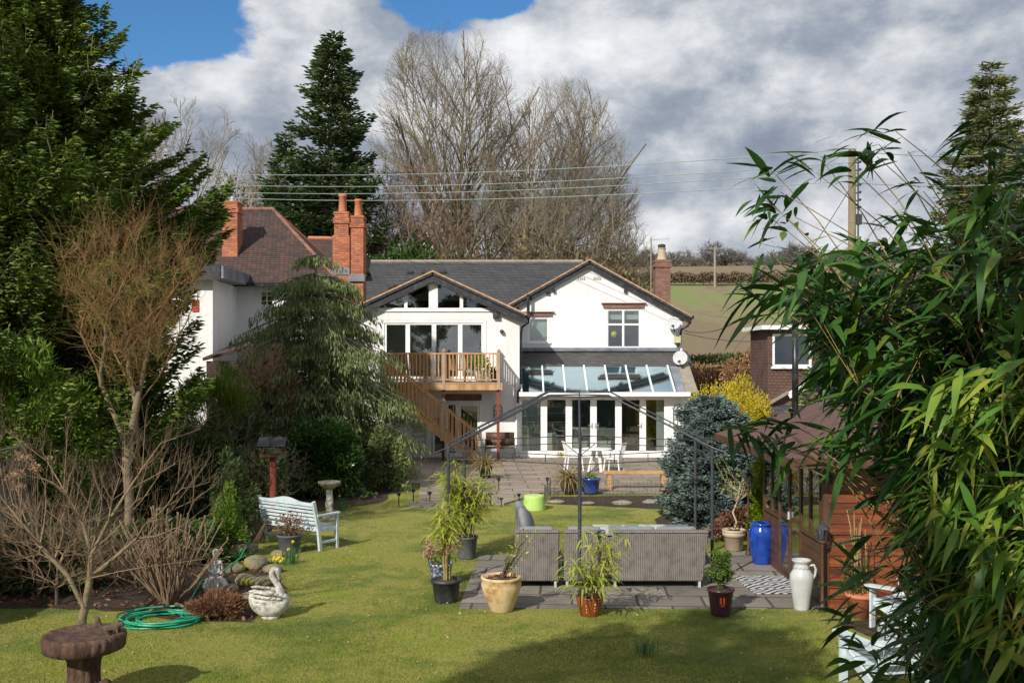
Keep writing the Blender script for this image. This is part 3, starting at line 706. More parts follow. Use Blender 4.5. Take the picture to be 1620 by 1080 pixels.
def frame(mb, x0, x1, z0, z1, y, w=.06, th=.07, proud=.03):
    mb.box(x0, x1, y-proud, y+th, z0, z0+w); mb.box(x0, x1, y-proud, y+th, z1-w, z1)
    mb.box(x0, x0+w, y-proud, y+th, z0+w, z1-w); mb.box(x1-w, x1, y-proud, y+th, z0+w, z1-w); return mb

# ================= MAIN HOUSE =================
def house():
    H = thing('white_house', 'white rendered two storey house with grey tiled roof, raised balcony door and glazed lean-to', 'house', (0, 35.8, 0))
    fy = 35.8; gy = 38.3
    px = lambda p: (p-810)/44.0
    pz = lambda p: CH-(p-HY)/44.0
    gx = lambda p: X(p, gy)
    gz = lambda p: Z(p, gy)
    # ---- wing walls
    w = MB(); wt = Gable(-2.83, 6.55, .46)
    wx0, wx1 = -5.75, .27
    D = (px(604), px(769), 2.80, 4.95)
    lower = [(px(683), px(703), .12, pz(655)), (px(704), px(762), .05, pz(634))]
    wall(w, wx0, px(604)-.14, 0, 0, fy, .28, top=wt)
    wall(w, px(769)+.14, wx1, 0, 0, fy, .28, top=wt)
    mid0, mid1 = px(604)-.14, px(769)+.14
    wall(w, mid0, mid1, 0, 2.76, fy, .28, lower)
    wall(w, mid0, mid1, 4.97, 5.32, fy, .28)
    w.box(mid0, px(604), fy, fy+.28, 2.76, 4.97); w.box(px(769), mid1, fy, fy+.28, 2.76, 4.97)
    gw = lambda x: 6.42-abs(x+2.83)*.46
    # strip between glazing head and roof
    for a, b in ((mid0, -2.83), (-2.83, mid1)): w.prism([(a, gw(a)), (b, gw(b)), (b, wt(b)), (a, wt(a))], fy, fy+.28)
    # sides
    w.box(wx0, wx0+.25, fy+.28, 44, 0, 5.2); w.box(wx1-.25, wx1, fy+.28, gy, 0, 5.2)
    # gable block walls
    gt = Gable(2.97, 7.22, .556)
    wr = (gx(960), gx(1013), gz(550), gz(489)); wl = (gx(836), gx(868), gz(541), gz(502))
    wall(w, .27, 6.55, 2.9, 0, gy, .28, [wr, wl], top=gt)
    w.box(.27, 6.3, gy, gy+.28, 2.45, 2.9)          # band inside lean-to
    w.box(.27, 1.2, gy, gy+.28, 0, 2.45); w.box(5.6, 6.55, gy, gy+.28, 0, 2.9)
    w.box(6.3, 6.55, gy+.28, 44, 0, 5.2); w.box(-5.5, 6.3, 43.7, 44, 0, 5.2)
    w.box(wx0+.25, 6.3, 43.4, 43.7, 0, 5.3)
    # lean-to right pier & cill wall
    w.box(px(1056), 6.38, fy, fy+.25, 0, 2.28); w.box(6.13, 6.38, fy+.25, gy, 0, 2.4)
    w.prism([(6.13, 2.28), (6.38, 2.28), (6.38, 2.33), (6.13, 2.33)], fy, fy+.2)
    w.build('wall', 'render', H)
    # faded marks on gable
    # interior
    i = MB(); i.prism([(-5.5, 2.8), (.02, 2.8), (.02, 5.05), (-2.83, 6.5), (-5.5, 5.25)], 38.8, 38.9); i.box(-4.9, -3.9, 38.3, 38.5, 2.8, 4.9); i.box(-5.5, 6.3, 42.6, 42.7, 0, 2.7); i.box(.6, 6.2, 40.8, 40.9, 3.2, 5.4); i.build('inner_wall', 'inner', H)
    i = MB(); i.box(-5.5, .02, fy+.3, 43.4, 2.55, 2.76); i.box(.05, 6.2, gy+.28, 43.4, 2.7, 2.9); i.box(.05, 6.1, fy+.02, 42.6, .0, .08); i.box(-5.5, .0, fy+.3, 43.4, 0, .06); i.build('floor', 'innerdark', H)
    # ---- roofs
    r = MB(); th = .12
    r.slab((-5.95, 37.9, 5.33), (-.6, 37.9, 5.33), (3.0, 42, 7.66), (-5.95, 42, 7.66), th)
    r.slab((-5.95, 46, 5.33), (3.0, 46, 5.33), (3.0, 42, 7.66), (-5.95, 42, 7.66), th)
    g0 = 38.1
    def pitch(k, zt, sl, half, y0, y1):
        r.slab((k, y0, zt), (k+half, y0, zt-half*sl), (k+half, y1, zt-half*sl), (k, y1, zt), th)
        r.slab((k, y0, zt), (k-half, y0, zt-half*sl), (k-half, y1, zt-half*sl), (k, y1, zt), th)
    pitch(2.97, 7.40, .556, 3.9, g0, 45); pitch(-2.83, 6.72, .46, 3.36, 35.45, 40.6)
    rf = r.build('roof', 'slate', H)
    r = MB(); r.tube([(-5.95, 42, 7.69), (3.0, 42, 7.69)], .08, 8); r.build('ridge_tile', 'concrete', rf)
    # barge boards + sandy verge line
    for k, zt, sl, half, y0, dp in ((2.97, 7.40, .556, 3.9, g0, .20), (-2.83, 6.72, .46, 3.36, 35.45, .24)):
        for s in (-1, 1):
            b = MB(); v = MB(); u = MB(); x1 = k+s*half; z1 = zt-half*sl
            b.prism([(k, zt-.13), (x1, z1-.13), (x1, z1-.13-dp), (k, zt-.13-dp)][::s], y0+.06, y0+.11)
            v.prism([(k, zt+.012), (x1, z1+.012), (x1, z1-.05), (k, zt-.05)][::s], y0-.025, y0+.02)
            u.prism([(k, zt-.15), (x1, z1-.15), (x1, z1-.19), (k, zt-.19)][::s], y0+.11, (38.29 if k > 0 else 35.79))
            b.build('barge_board', 'fascia', H); v.build('verge', 'verge', H); u.build('soffit', 'fascia', H)
    for xx in (gx(876), gx(989)): e = MB(); e.box(xx-.05, xx+.05, gy-.12, gy, gt(xx)-.32, gt(xx)-.18); e.build('bracket', 'fascia', H)
    e = MB(); e.box(gx(865), gx(871), gy-.03, gy, gz(468), gz(462)); e.build('vent', 'potgrey', H)
    for k in (-1, 1):
        e = MB(); cx = gx(932)+k*.3
        for q in range(4): e.box(cx-.14+q*.08, cx-.09+q*.08, gy-.012, gy+.01, gz(443)-.0, gz(440)); e.box(cx-.12+q*.07, cx-.08+q*.07, gy-.012, gy+.01, gz(440)+.02, gz(440)+.05)
        e.build('vent', 'concrete', H)
    # roof vents on main slope
    for p in (648, 672, 700):
        e = MB(); x = X(p, 41); e.box(x-.14, x+.14, 40.95, 41.2, 7.12, 7.22); e.build('roof_vent', 'fascia', rf)
    # gutters and downpipes
    for x, z, y0, y1 in ((.56, 5.12, 35.35, 38.1), (6.87, 5.19, 38.1, 44), (-6.1, 5.3, 37.7, 38.0)):
        g = MB(); g.box(x-.02, x+.10, y0, y1, z-.07, z+.05); g.build('gutter', 'black', H)
    g = MB(); x = .42
    g.tube([(.6, 36.2, 5.06), (.6, 36.1, 4.9), (.36, 35.95, 4.72), (.33, 35.92, 4.5), (.33, 35.9, 2.55), (.22, 35.7, 2.4), (.2, 35.72, 2.0)], .042, 8); g.build('downpipe', 'black', H)
    g = MB(); g.tube([(.62, 38.0, 6.05), (.62, 38.0, 5.35), (.5, 37.9, 5.2), (.5, 36.6, 5.05)], .06, 8); g.build('soil_pipe', 'black', H)
    g = MB(); g.tube([(6.85, 38.1, 5.1), (6.75, 38.2, 4.85), (6.5, 38.2, 4.7), (6.45, 38.25, 4.4), (6.3, 38.2, 3.7), (6.1, 38.2, 3.66)], .04, 8); g.build('downpipe', 'black', H)
    g = MB(); g.tube([(px(817), fy-.07, 2.9), (px(817), fy-.07, .1)], .035, 8); g.build('downpipe', 'white', H)
    # ---- wing glazing
    f = MB()
    def glz(a, b):      # sloped-head light
        w = .06
        zb = 5.34
        f.box(a, b, fy-.02, fy+.07, zb, zb+.07)
        f.prism([(a, gw(a)), (b, gw(b)), (b, gw(b)-.075), (a, gw(a)-.075)], fy-.02, fy+.07)
        f.prism([(a, zb+.07), (a+w, zb+.07), (a+w, gw(a+w)-.075), (a, gw(a)-.075)], fy-.02, fy+.07)
        f.prism([(b-w, zb+.07), (b, zb+.07), (b, gw(b)-.075), (b-w, gw(b-w)-.075)], fy-.02, fy+.07)
    f.box(mid0, mid1, fy-.05, fy+.1, 5.28, 5.34)
    f.box(px(681), px(690), fy-.03, fy+.2, 5.34, 6.38)
    for a, b in ((mid0, px(642)), (px(642), px(681)), (px(690), px(730)), (px(730), mid1)): glz(a, b)
    f.build('window_frame', 'white', H)
    gl = MB(); gl.prism([(mid0+.02, 5.36), (mid1-.02, 5.36), (mid1-.02, gw(mid1)-.03), (-2.83, 6.39), (mid0+.02, gw(mid0)-.03)], fy+.03, fy+.04); gl.build('window_pane', 'glass', H)
    # balcony doors
    def door(a, b, z0, z1, y, name='glazed_door', hd=None, inset=.10, parent=H, bottom=None):
        m = MB(); w = inset; m.box(a, b, y, y+.07, z0, z0+(bottom or w)); m.box(a, b, y, y+.07, z1-w*.8, z1); m.box(a, a+w, y, y+.07, z0+w, z1-w*.8); m.box(b-w, b, y, y+.07, z0+w, z1-w*.8)
        o = m.build(name, 'white', parent); q = MB(); q.box(a+w, b-w, y+.03, y+.04, z0+w, z1-w*.8); q.build('pane', 'glass', o)
        if hd:
            q = MB(); xx = b-.06 if hd > 0 else a+.06; q.box(xx-.02, xx+.02, y-.03, y, z0+.95, z0+1.15); q.bar((xx, y-.05, z0+1.05), (xx-hd*.12, y-.05, z0+1.05), .02, .02); q.build('handle', 'dish', o)
        return o
    f = MB(); frame(f, px(604), px(769), 2.78, 4.96, fy, .09, .09, .02); f.build('door_frame', 'white', H)
    xs = [px(604)+.09, px(645), px(686.5), px(728), px(769)-.09]
    for k in range(4): door(xs[k], xs[k+1], 2.87, 4.87, fy+.01, hd={1: 1, 2: -1}.get(k), inset=.08)
    # ground floor of wing
    f = MB(); frame(f, px(704), px(762), .05, pz(634), fy, .07, .09, .02); f.build('door_frame', 'white', H)
    door(px(705.8), px(724), .12, pz(634)-.08, fy+.01, inset=.08); door(px(724), px(760.4), .12, pz(634)-.08, fy+.01, hd=-1, inset=.12)
    door(px(684), px(703), .12, pz(656), fy+.01, inset=.09)
    l = MB(); l.box(px(704), px(762), fy-.012, fy+.05, pz(633.5), pz(623)); l.build('lintel', 'brickdark', H)
    # small wall lights on wing
    for (p, q, s) in ((785.5, 499, .13), (794, 524, .07)):
        m = MB(); m.box(px(p)-s, px(p)+s*.8, fy-.16, fy, pz(q)-s*.8, pz(q)+s*.8); m.box(px(p)-s*.4, px(p)+s*.4, fy-.2, fy-.16, pz(q)-s*.6, pz(q)+s*.4); m.build('wall_light', 'blackmetal', H, bevel=.02)
    # arched mirror frames on walls
    def arch(cx, z0, wd, ht, y, name):
        m = MB(); r = wd/2; pts = [(cx-r, y, z0)]+[(cx-r*math.cos(a), y, z0+ht-r+r*math.sin(a)) for a in np.linspace(0, math.pi, 9)]+[(cx+r, y, z0), (cx-r, y, z0)]
        m.tube(pts, .014, 5); m.tube([(cx, y, z0), (cx, y, z0+ht)], .009, 4)
        for k in (.3, .58): m.tube([(cx-r, y, z0+ht*k), (cx+r, y, z0+ht*k)], .009, 4)
        m.tube([(cx-r*.5, y, z0+ht*.3), (cx, y, z0+ht*.8), (cx+r*.5, y, z0+ht*.3)], .008, 4)
        o = m.build(name, 'blackmetal'); return o
    a1 = arch(px(788), pz(664), .28, .55, fy-.03, 'wall_ornament'); tag(a1, 'black arched window-shaped ornament on wall under the balcony', 'ornament')
    a2 = arch(px(1071.5), pz(673), .28, .75, fy-.03, 'wall_ornament'); tag(a2, 'black arched window-shaped ornament on white pier right of the glass doors', 'ornament')
    # ---- first floor windows of gable
    def win(hole, mull, transom, z_sill, lint, name, blind=False):
        m = MB(); frame(m, *hole, gy+.02, .055, .07, .0)
        for mx_ in mull: m.box(mx_-.04, mx_+.04, gy+.02, gy+.09, hole[2]+.055, hole[3]-.055)
        if transom: m.box(hole[0]+.055, hole[1]-.055, gy+.015, gy+.085, transom-.035, transom+.035)
        o = m.build(name, 'white', H)
        q = MB(); q.box(hole[0]+.05, hole[1]-.05, gy+.05, gy+.06, hole[2]+.05, hole[3]-.05); q.build('pane', 'glass', o)
        q = MB(); q.box(hole[0]-.08, hole[1]+.08, gy-.07, gy+.05, hole[2]-.06, hole[2]-.002); q.build('sill', 'white', o)
        q = MB(); q.box(hole[0]-.14, hole[1]+.14, gy-.06, gy+.02, hole[3]+.05, hole[3]+lint); q.box(hole[0]-.22, hole[1]+.22, gy-.12, gy+.0, hole[3]+lint, hole[3]+lint+.03); q.build('lintel', 'brickdark', o)
        q = MB()
        if blind: q.box(hole[0], hole[1], gy+.16, gy+.17, hole[2], hole[3]); q.build('blind', 'curtain', o)
        else:
            q.box(hole[0]+.05, hole[1]-.05, gy+.2, gy+.215, gz(505), gz(496)); q.build('valance', 'dish', o)
            q = MB(); c = (gx(972), gy+.3, gz(528)); q.ball(c, .12, 8, jit=.2); q.build('flower_vase', 'flower', o)
    win(wr, [gx(986)], gz(513), 0, .21, 'window'); win(wl, [], None, 0, .19, 'window', True)
    # ---- lean-to
    t0 = (38.3, 3.89); t1 = (35.45, 2.37)
    ly = lambda t: t0[0]+(t1[0]-t0[0])*t
    lz = lambda t: t0[1]+(t1[1]-t0[1])*t
    r = MB(); r.slab((.3, ly(0), lz(0)), (6.75, ly(0), lz(0)), (6.75, ly(.4), lz(.4)), (.3, ly(.4), lz(.4)), .08); r.build('lean_to_slate_roof', 'slate2', H)
    r = MB(); r.bar((.3, 38.24, 3.95), (6.4, 38.24, 3.95), .14, .13); r.build('flashing', 'lead', H)
    r = MB(); x1r = 5.85; r.slab((.3, ly(.4)-.005, lz(.4)+.01), (x1r, ly(.4)-.005, lz(.4)+.01), (x1r, ly(1), lz(1)+.03), (.3, ly(1), lz(1)+.03), .02); gr = r.build('glass_roof', 'roofglass', H)
    for k in range(8):
        x = .34+(5.80-.34)*k/7; r = MB(); r.bar((x, ly(.39), lz(.39)+.04), (x, ly(1), lz(1)+.05), .055, .05); r.build('glazing_bar', 'white', gr)
    r = MB(); r.slab((x1r+.03, ly(.4), lz(.4)+.02), (6.2, ly(.4), lz(.4)+.02), (6.2, ly(1), lz(1)+.03), (x1r+.03, ly(1), lz(1)+.03), .04); r.build('flashing', 'lead', H)
    r = MB(); r.slab((6.2, ly(.2), lz(.2)+.06), (6.62, ly(.2), lz(.2)+.06), (6.62, ly(1.02), lz(1.02)+.06), (6.2, ly(1.02), lz(1.02)+.06), .1); r.build('verge', 'concrete', H)
    r = MB(); r.box(.25, 6.35, 35.35, 35.5, 2.25, 2.40); r.build('gutter', 'white', H); r = MB(); r.box(.28, 6.2, 35.5, 35.8, 2.2, 2.34); r.box(.28, px(1056), 35.8, 35.95, 2.2, 2.30); r.build('header_beam', 'white', H)
    f = MB(); f.box(.28, px(1056), fy-.05, fy+.12, .05, .14); f.box(.28, .34, fy, fy+.1, .14, 2.2); f.build('door_frame', 'white', H)
    xs = [px(820.5), px(860.5), px(900), px(939), px(978.5), px(1017), px(1056)]
    for k in range(6): door(xs[k], xs[k+1], .14, 2.2, fy+.01, hd={2: 1, 3: -1, 4: 1}.get(k), inset=.115, bottom=.13)
    f = MB(); frame(f, gx(958), gx(1008), 2.0, 3.15, gy-.02, .06, .05, 0); f.build('inner_window', 'white', H)
    # interior furniture
    f = MB(); f.box(2.4, 4.0, 37.3, 38.0, .1, .5); f.box(2.4, 4.0, 37.9, 38.1, .5, .95); f.box(2.3, 2.5, 37.3, 38.1, .1, .7); f.box(3.9, 4.1, 37.3, 38.1, .1, .7)
    t = f.build('indoor_sofa', 'sofa', bevel=.06); tag(t, 'cream sofa seen through the middle glass doors of the lean-to', 'sofa')
    f = MB(); f.box(4.6, 5.4, 40, 40.4, .1, 1.8); f.box(4.7, 5.3, 39.97, 40.0, .9, 1.7)
    t = f.build('indoor_cabinet', 'rust', bevel=.02); tag(t, 'wooden cabinet indoors behind fifth glass door of the lean-to', 'cabinet')
    f = MB(); f.box(1.2, 1.7, 36.6, 37.0, .1, .85)
    t = f.build('indoor_stool', 'sofa', bevel=.05); tag(t, 'cream upholstered stool behind the leftmost glass doors of the lean-to', 'stool')
    f = MB(); f.box(px(1040), px(1054), 36.05, 36.1, .15, 2.15); f.build('blind', 'curtain', H)
    f = MB(); f.box(px(828), px(836), 36.05, 36.1, .15, 2.15); f.build('blind', 'curtain', H)
    # clock on wall seen through glass
    f = MB(); c = Vector((px(918), 37.4, 1.78)); 
    for rr in (.42, .30): f.tube([(c.x+rr*math.cos(a), c.y, c.z+rr*math.sin(a)) for a in np.linspace(0, 2*math.pi, 25)], .022, 5)
    for a in range(12): q = a*math.pi/6; f.bar((c.x+.30*math.cos(q), c.y, c.z+.3*math.sin(q)), (c.x+.42*math.cos(q), c.y, c.z+.42*math.sin(q)), .02, .03)
    f.bar(c, c+Vector((.1, 0, .2)), .02, .02); f.bar(c, c+Vector((-.16, 0, .03)), .02, .02)
    t = f.build('clock', 'blackmetal'); tag(t, 'large round skeleton clock behind third glass door of the lean-to', 'clock')
    p = bush('indoor_plant', 'tall green houseplant behind the rightmost glass door of the lean-to', 'plant', (px(1030), 36.7, .1), (.28, .28, .65), 500, .16, .05, 'laurel')
    # chimney right
    c = MB(); c.box(5.88, 6.5, 40.8, 41.5, 4.8, 7.55); c.box(5.84, 6.54, 40.76, 41.54, 7.35, 7.5); c.box(5.86, 6.52, 40.78, 41.52, 7.55, 7.66); ch = c.build('chimney', 'brickdark', H)
    c = MB(); c.lathe([(.22, 7.66), (.17, 7.82), (.15, 8.1), (.17, 8.12), (.17, 8.16)], (6.19, 41.15, 0), 14); c.build('chimney_pot', 'potstone', ch)
    c = MB(); c.lathe([(.15, 8.16), (.16, 8.3), (.02, 8.34)], (6.19, 41.15, 0), 10); c.build('chimney_cowl', 'blackmetal', ch)
    return H
HOUSE = house()

def deck():
    T = thing('balcony_deck', 'raised softwood balcony with baluster rails and staircase on front of the white house', 'balcony', (-2.2, 35, 0))
    y0, y1 = 34.35, 35.75; z = 2.76; xl, xr = -4.6, -.33
    f = MB()
    for k in range(10): f.box(xl, xr, y0+.14*k+.004, y0+.14*k+.136, z-.03, z)
    f.build('deck_board', 'deckgrey', T)
    f = MB(); f.box(xl, xr, y0+.02, y0+.06, z-.26, z-.035); f.box(xr-.05, xr, y0+.06, y1, z-.26, z-.035); f.box(xl, xl+.05, y0+.06, y1, z-.26, z-.035)
    for k in range(9): x = xl+.4*(k+1); f.box(x, x+.05, y0+.06, y1, z-.24, z-.035)
    f.build('joist', 'deck', T)
    for x, m in ((X(788, 34.5), 'redwood'), (X(701, 34.5), 'redwood'), (-4.4, 'redwood')):
        f = MB(); f.box(x-.05, x+.05, y0+.1, y0+.2, 0, z-.26); f.build('support_post', m, T)
    def post(x, y, za, zb):
        f = MB(); f.box(x-.05, x+.05, y-.05, y+.05, za, zb); f.box(x-.075, x+.075, y-.075, y+.075, zb, zb+.04); f.box(x-.04, x+.04, y-.04, y+.04, zb+.04, zb+.09); f.build('newel_post', 'deckgrey', T, bevel=.008)
    rz = z+1.0
    for x in (X(702, 34.4), X(789, 34.4), -4.5): post(x, y0+.05, z-.25, rz+.07)
    post(X(789, 34.4), y1-.1, z, rz+.05)
    def rail(a, b, hb=.09, post_sp=.125, zt=1.0, zb=.1):
        a = Vector(a); b = Vector(b); f = MB(); up = Vector((0, 0, 1))
        f.bar(a+up*zt, b+up*zt, .07, .05); f.bar(a+up*zb, b+up*zb, .05, .05); f.build('handrail', 'deck', T)
        n = int((Vector((b.x-a.x, b.y-a.y, 0))).length/post_sp)
        for k in range(n):
            p = a+(b-a)*((k+.5)/n); q = MB(); q.box(p.x-.02, p.x+.02, p.y-.02, p.y+.02, p.z+zb, p.z+zt); q.build('baluster', 'deck', T)
    rail((-4.5, y0+.05, z), (X(789, 34.4), y0+.05, z)); rail((X(789, 34.4), y0+.1, z), (X(789, 34.4), y1-.1, z))
    # stairs, going down to the right in front of the deck
    sy0, sy1 = 33.45, 34.3
    top = Vector((-4.35, 0, 2.62)); bot = Vector((-1.0, 0, .02)); 
    for y in (sy0, sy1-.05):
        f = MB(); d = (bot-top).normalized(); n = Vector((d.z, 0, -d.x)); 
        f.prism([(top.x, top.z+.02), (bot.x+.05, bot.z+.12), (bot.x+.05, bot.z), (bot.x-.22, bot.z), (top.x, top.z-.28)], y, y+.05); f.build('stringer', 'deck', T)
    for k in range(13):
        t = (k+.5)/13; p = top+(bot-top)*t; f = MB(); f.box(p.x-.13, p.x+.13, sy0+.05, sy1-.05, p.z+.0, p.z+.035); f.build('stair_tread', 'deck', T)
    for y in (sy0+.02, sy1-.03):
        nx = X(699, 33.5); nz = top.z+(nx-top.x)*(bot.z-top.z)/(bot.x-top.x)
        a = Vector((-4.3, y, 2.66)); m = Vector((nx, y, nz)); b = Vector((-1.15, y, .12))
        rail(a, m, zt=.92, zb=.14); rail(m, b, zt=.92, zb=.14); post(nx, y, nz-.25, nz+1.05); post(-1.1, y, 0, 1.08); post(-4.4, y, 2.3, 3.75)
    MB().box(-4.6, -3.9, sy0, 34.35, z-.05, z).build('landing', 'deckgrey', T)
    # white lattice/ladder under
deck()
def ladder():
    f = MB(); y = 35.3
    for x in (-3.55, -3.1): f.box(x, x+.05, y, y+.04, .05, 1.45)
    for k in range(7): f.box(-3.5, -3.1, y, y+.03, .25+k*.18, .31+k*.18)
    tag(f.build('step_ladder', 'dish'), 'pale slatted ladder leaning at wall beneath the stairs', 'ladder')
ladder()
def terrace_furniture():
    z = 2.77
    for i, (x, y) in enumerate(((-3.35, 34.95), (-1.95, 34.85))):
        T = thing('deck_chair', ['slatted teak chair on balcony, left of the middle newel', 'slatted teak chair on balcony, right of the middle newel'][i], 'chair', (x, y, z), 0, 'teak chairs on the balcony')
        f = MB(); f.box(-.32, .32, -.25, .3, .4, .45); f.build('seat', 'rust', T, world=False)
        f = MB()
        for k in range(5): xx = -.3+k*.15; f.bar((xx, -.26, .42), (xx*1.12, -.34, 1.0), .09, .02)
        f.bar((-.36, -.34, 1.0), (.36, -.34, 1.0), .03, .05); f.build('backrest', 'rust', T, world=False)
        for a in (-.3, .3):
            for b in (-.22, .27): f = MB(); f.box(a-.025, a+.025, b-.025, b+.025, 0, .42); f.build('leg', 'rust', T, world=False)
    T = thing('planter', 'white pot with leafy green plant on balcony beside right newel', 'planter', (-1.15, 35.1, z))
    f = MB(); f.lathe([(.12, 0), (.19, .34), (.2, .36), (.15, .36)], n=14); f.build('pot', 'plastwhite', T, True, world=False)
    P = inell(420, (0, 0, .62), (.33, .3, .34)); npmesh('foliage', *leaves(P, P-np.array([0, 0, .5])+rv(420)*.2, .13, .05), 'grassy', T, False)
    T = thing('planter', 'dark spiky potted plant on balcony against the house wall', 'planter', (-.62, 35.2, z))
    f = MB(); f.lathe([(.1, 0), (.15, .28), (.1, .28)], n=12); f.build('pot', 'potblack', T, True, world=False)
    n = 60; D = rv(n); D[:, 2] = np.abs(D[:, 2])+.5; npmesh('foliage', *blades(np.zeros((n, 3))+[0, 0, .27], D, .45, .03, .3), 'shrub', T, False)
terrace_furniture()

def dishes():
    for (p, q, d, r, lab) in ((1066, 511, 38.0, .25, 'round pale satellite dish under the right eave of the white house'), (1076, 566, 37.0, .27, 'grey satellite dish above the lean-to roof corner')):
        T = thing('satellite_dish', lab, 'satellite dish', (X(p, d), d, Z(q, d)), R(-15))
        m = MB(); m.lathe([(r, 0), (r*.8, -.018), (r*.4, -.038), (.01, -.045), (.01, -.035), (r*.4, -.028), (r*.8, -.008), (r, .010)], n=22)
        rot = Matrix.Rotation(R(74), 3, 'X'); m.v = [tuple(rot@Vector(v)) for v in m.v]
        m.build('dish', 'dish', T, False, world=False)
        m = MB(); m.tube([(0, 0, -r*.9), (0, -.32, -r*.5)], .014, 5); m.box(-.05, .05, -.38, -.28, -r*.5-.04, -r*.5+.05); m.build('feed_arm', 'blackmetal', T, world=False)
        m = MB(); m.tube([(0, .06, 0), (0, .2, -.12), (0, .25, -.35)], .022, 6); m.box(-.07, .1, .04, .2, -.2, -.06); m.build('bracket', 'blackmetal', T, world=False)
    m = MB(); x = X(1072, 38.2); z = Z(536, 38.2); m.box(x-.13, x+.1, 38.05, 38.3, z-.15, z+.1); m.box(x-.14, x+.11, 38.03, 38.3, z+.1, z+.13)
    tag(m.build('meter_box', 'cream', bevel=.01), 'small cream utility box on wall below the upper dish', 'utility box')
    T = thing('tv_aerial', 'tall thin television aerial pole beside the dark brick chimney', 'aerial', (X(1030, 42), 42, 5))
    m = MB(); x = 0; m.tube([(0, 0, 0), (0, 0, Z(376, 42)-5)], .03, 6); m.build('pole', 'concrete', T, world=False)
    m = MB(); z = Z(379, 42)-5; m.bar((-.1, 0, z-.02), (.78, 0, z+.03), .03, .03)
    for k in range(8): m.bar((.05+k*.1, 0, z-.1), (.05+k*.1, 0, z+.1), .012, .03)
    m.bar((-.02, 0, z+.12), (.2, 0, z+.18), .02, .02); m.bar((-.1, 0, z-.15), (.02, 0, z+.2), .02, .02); m.build('antenna', 'dish', T, world=False)
dishes()

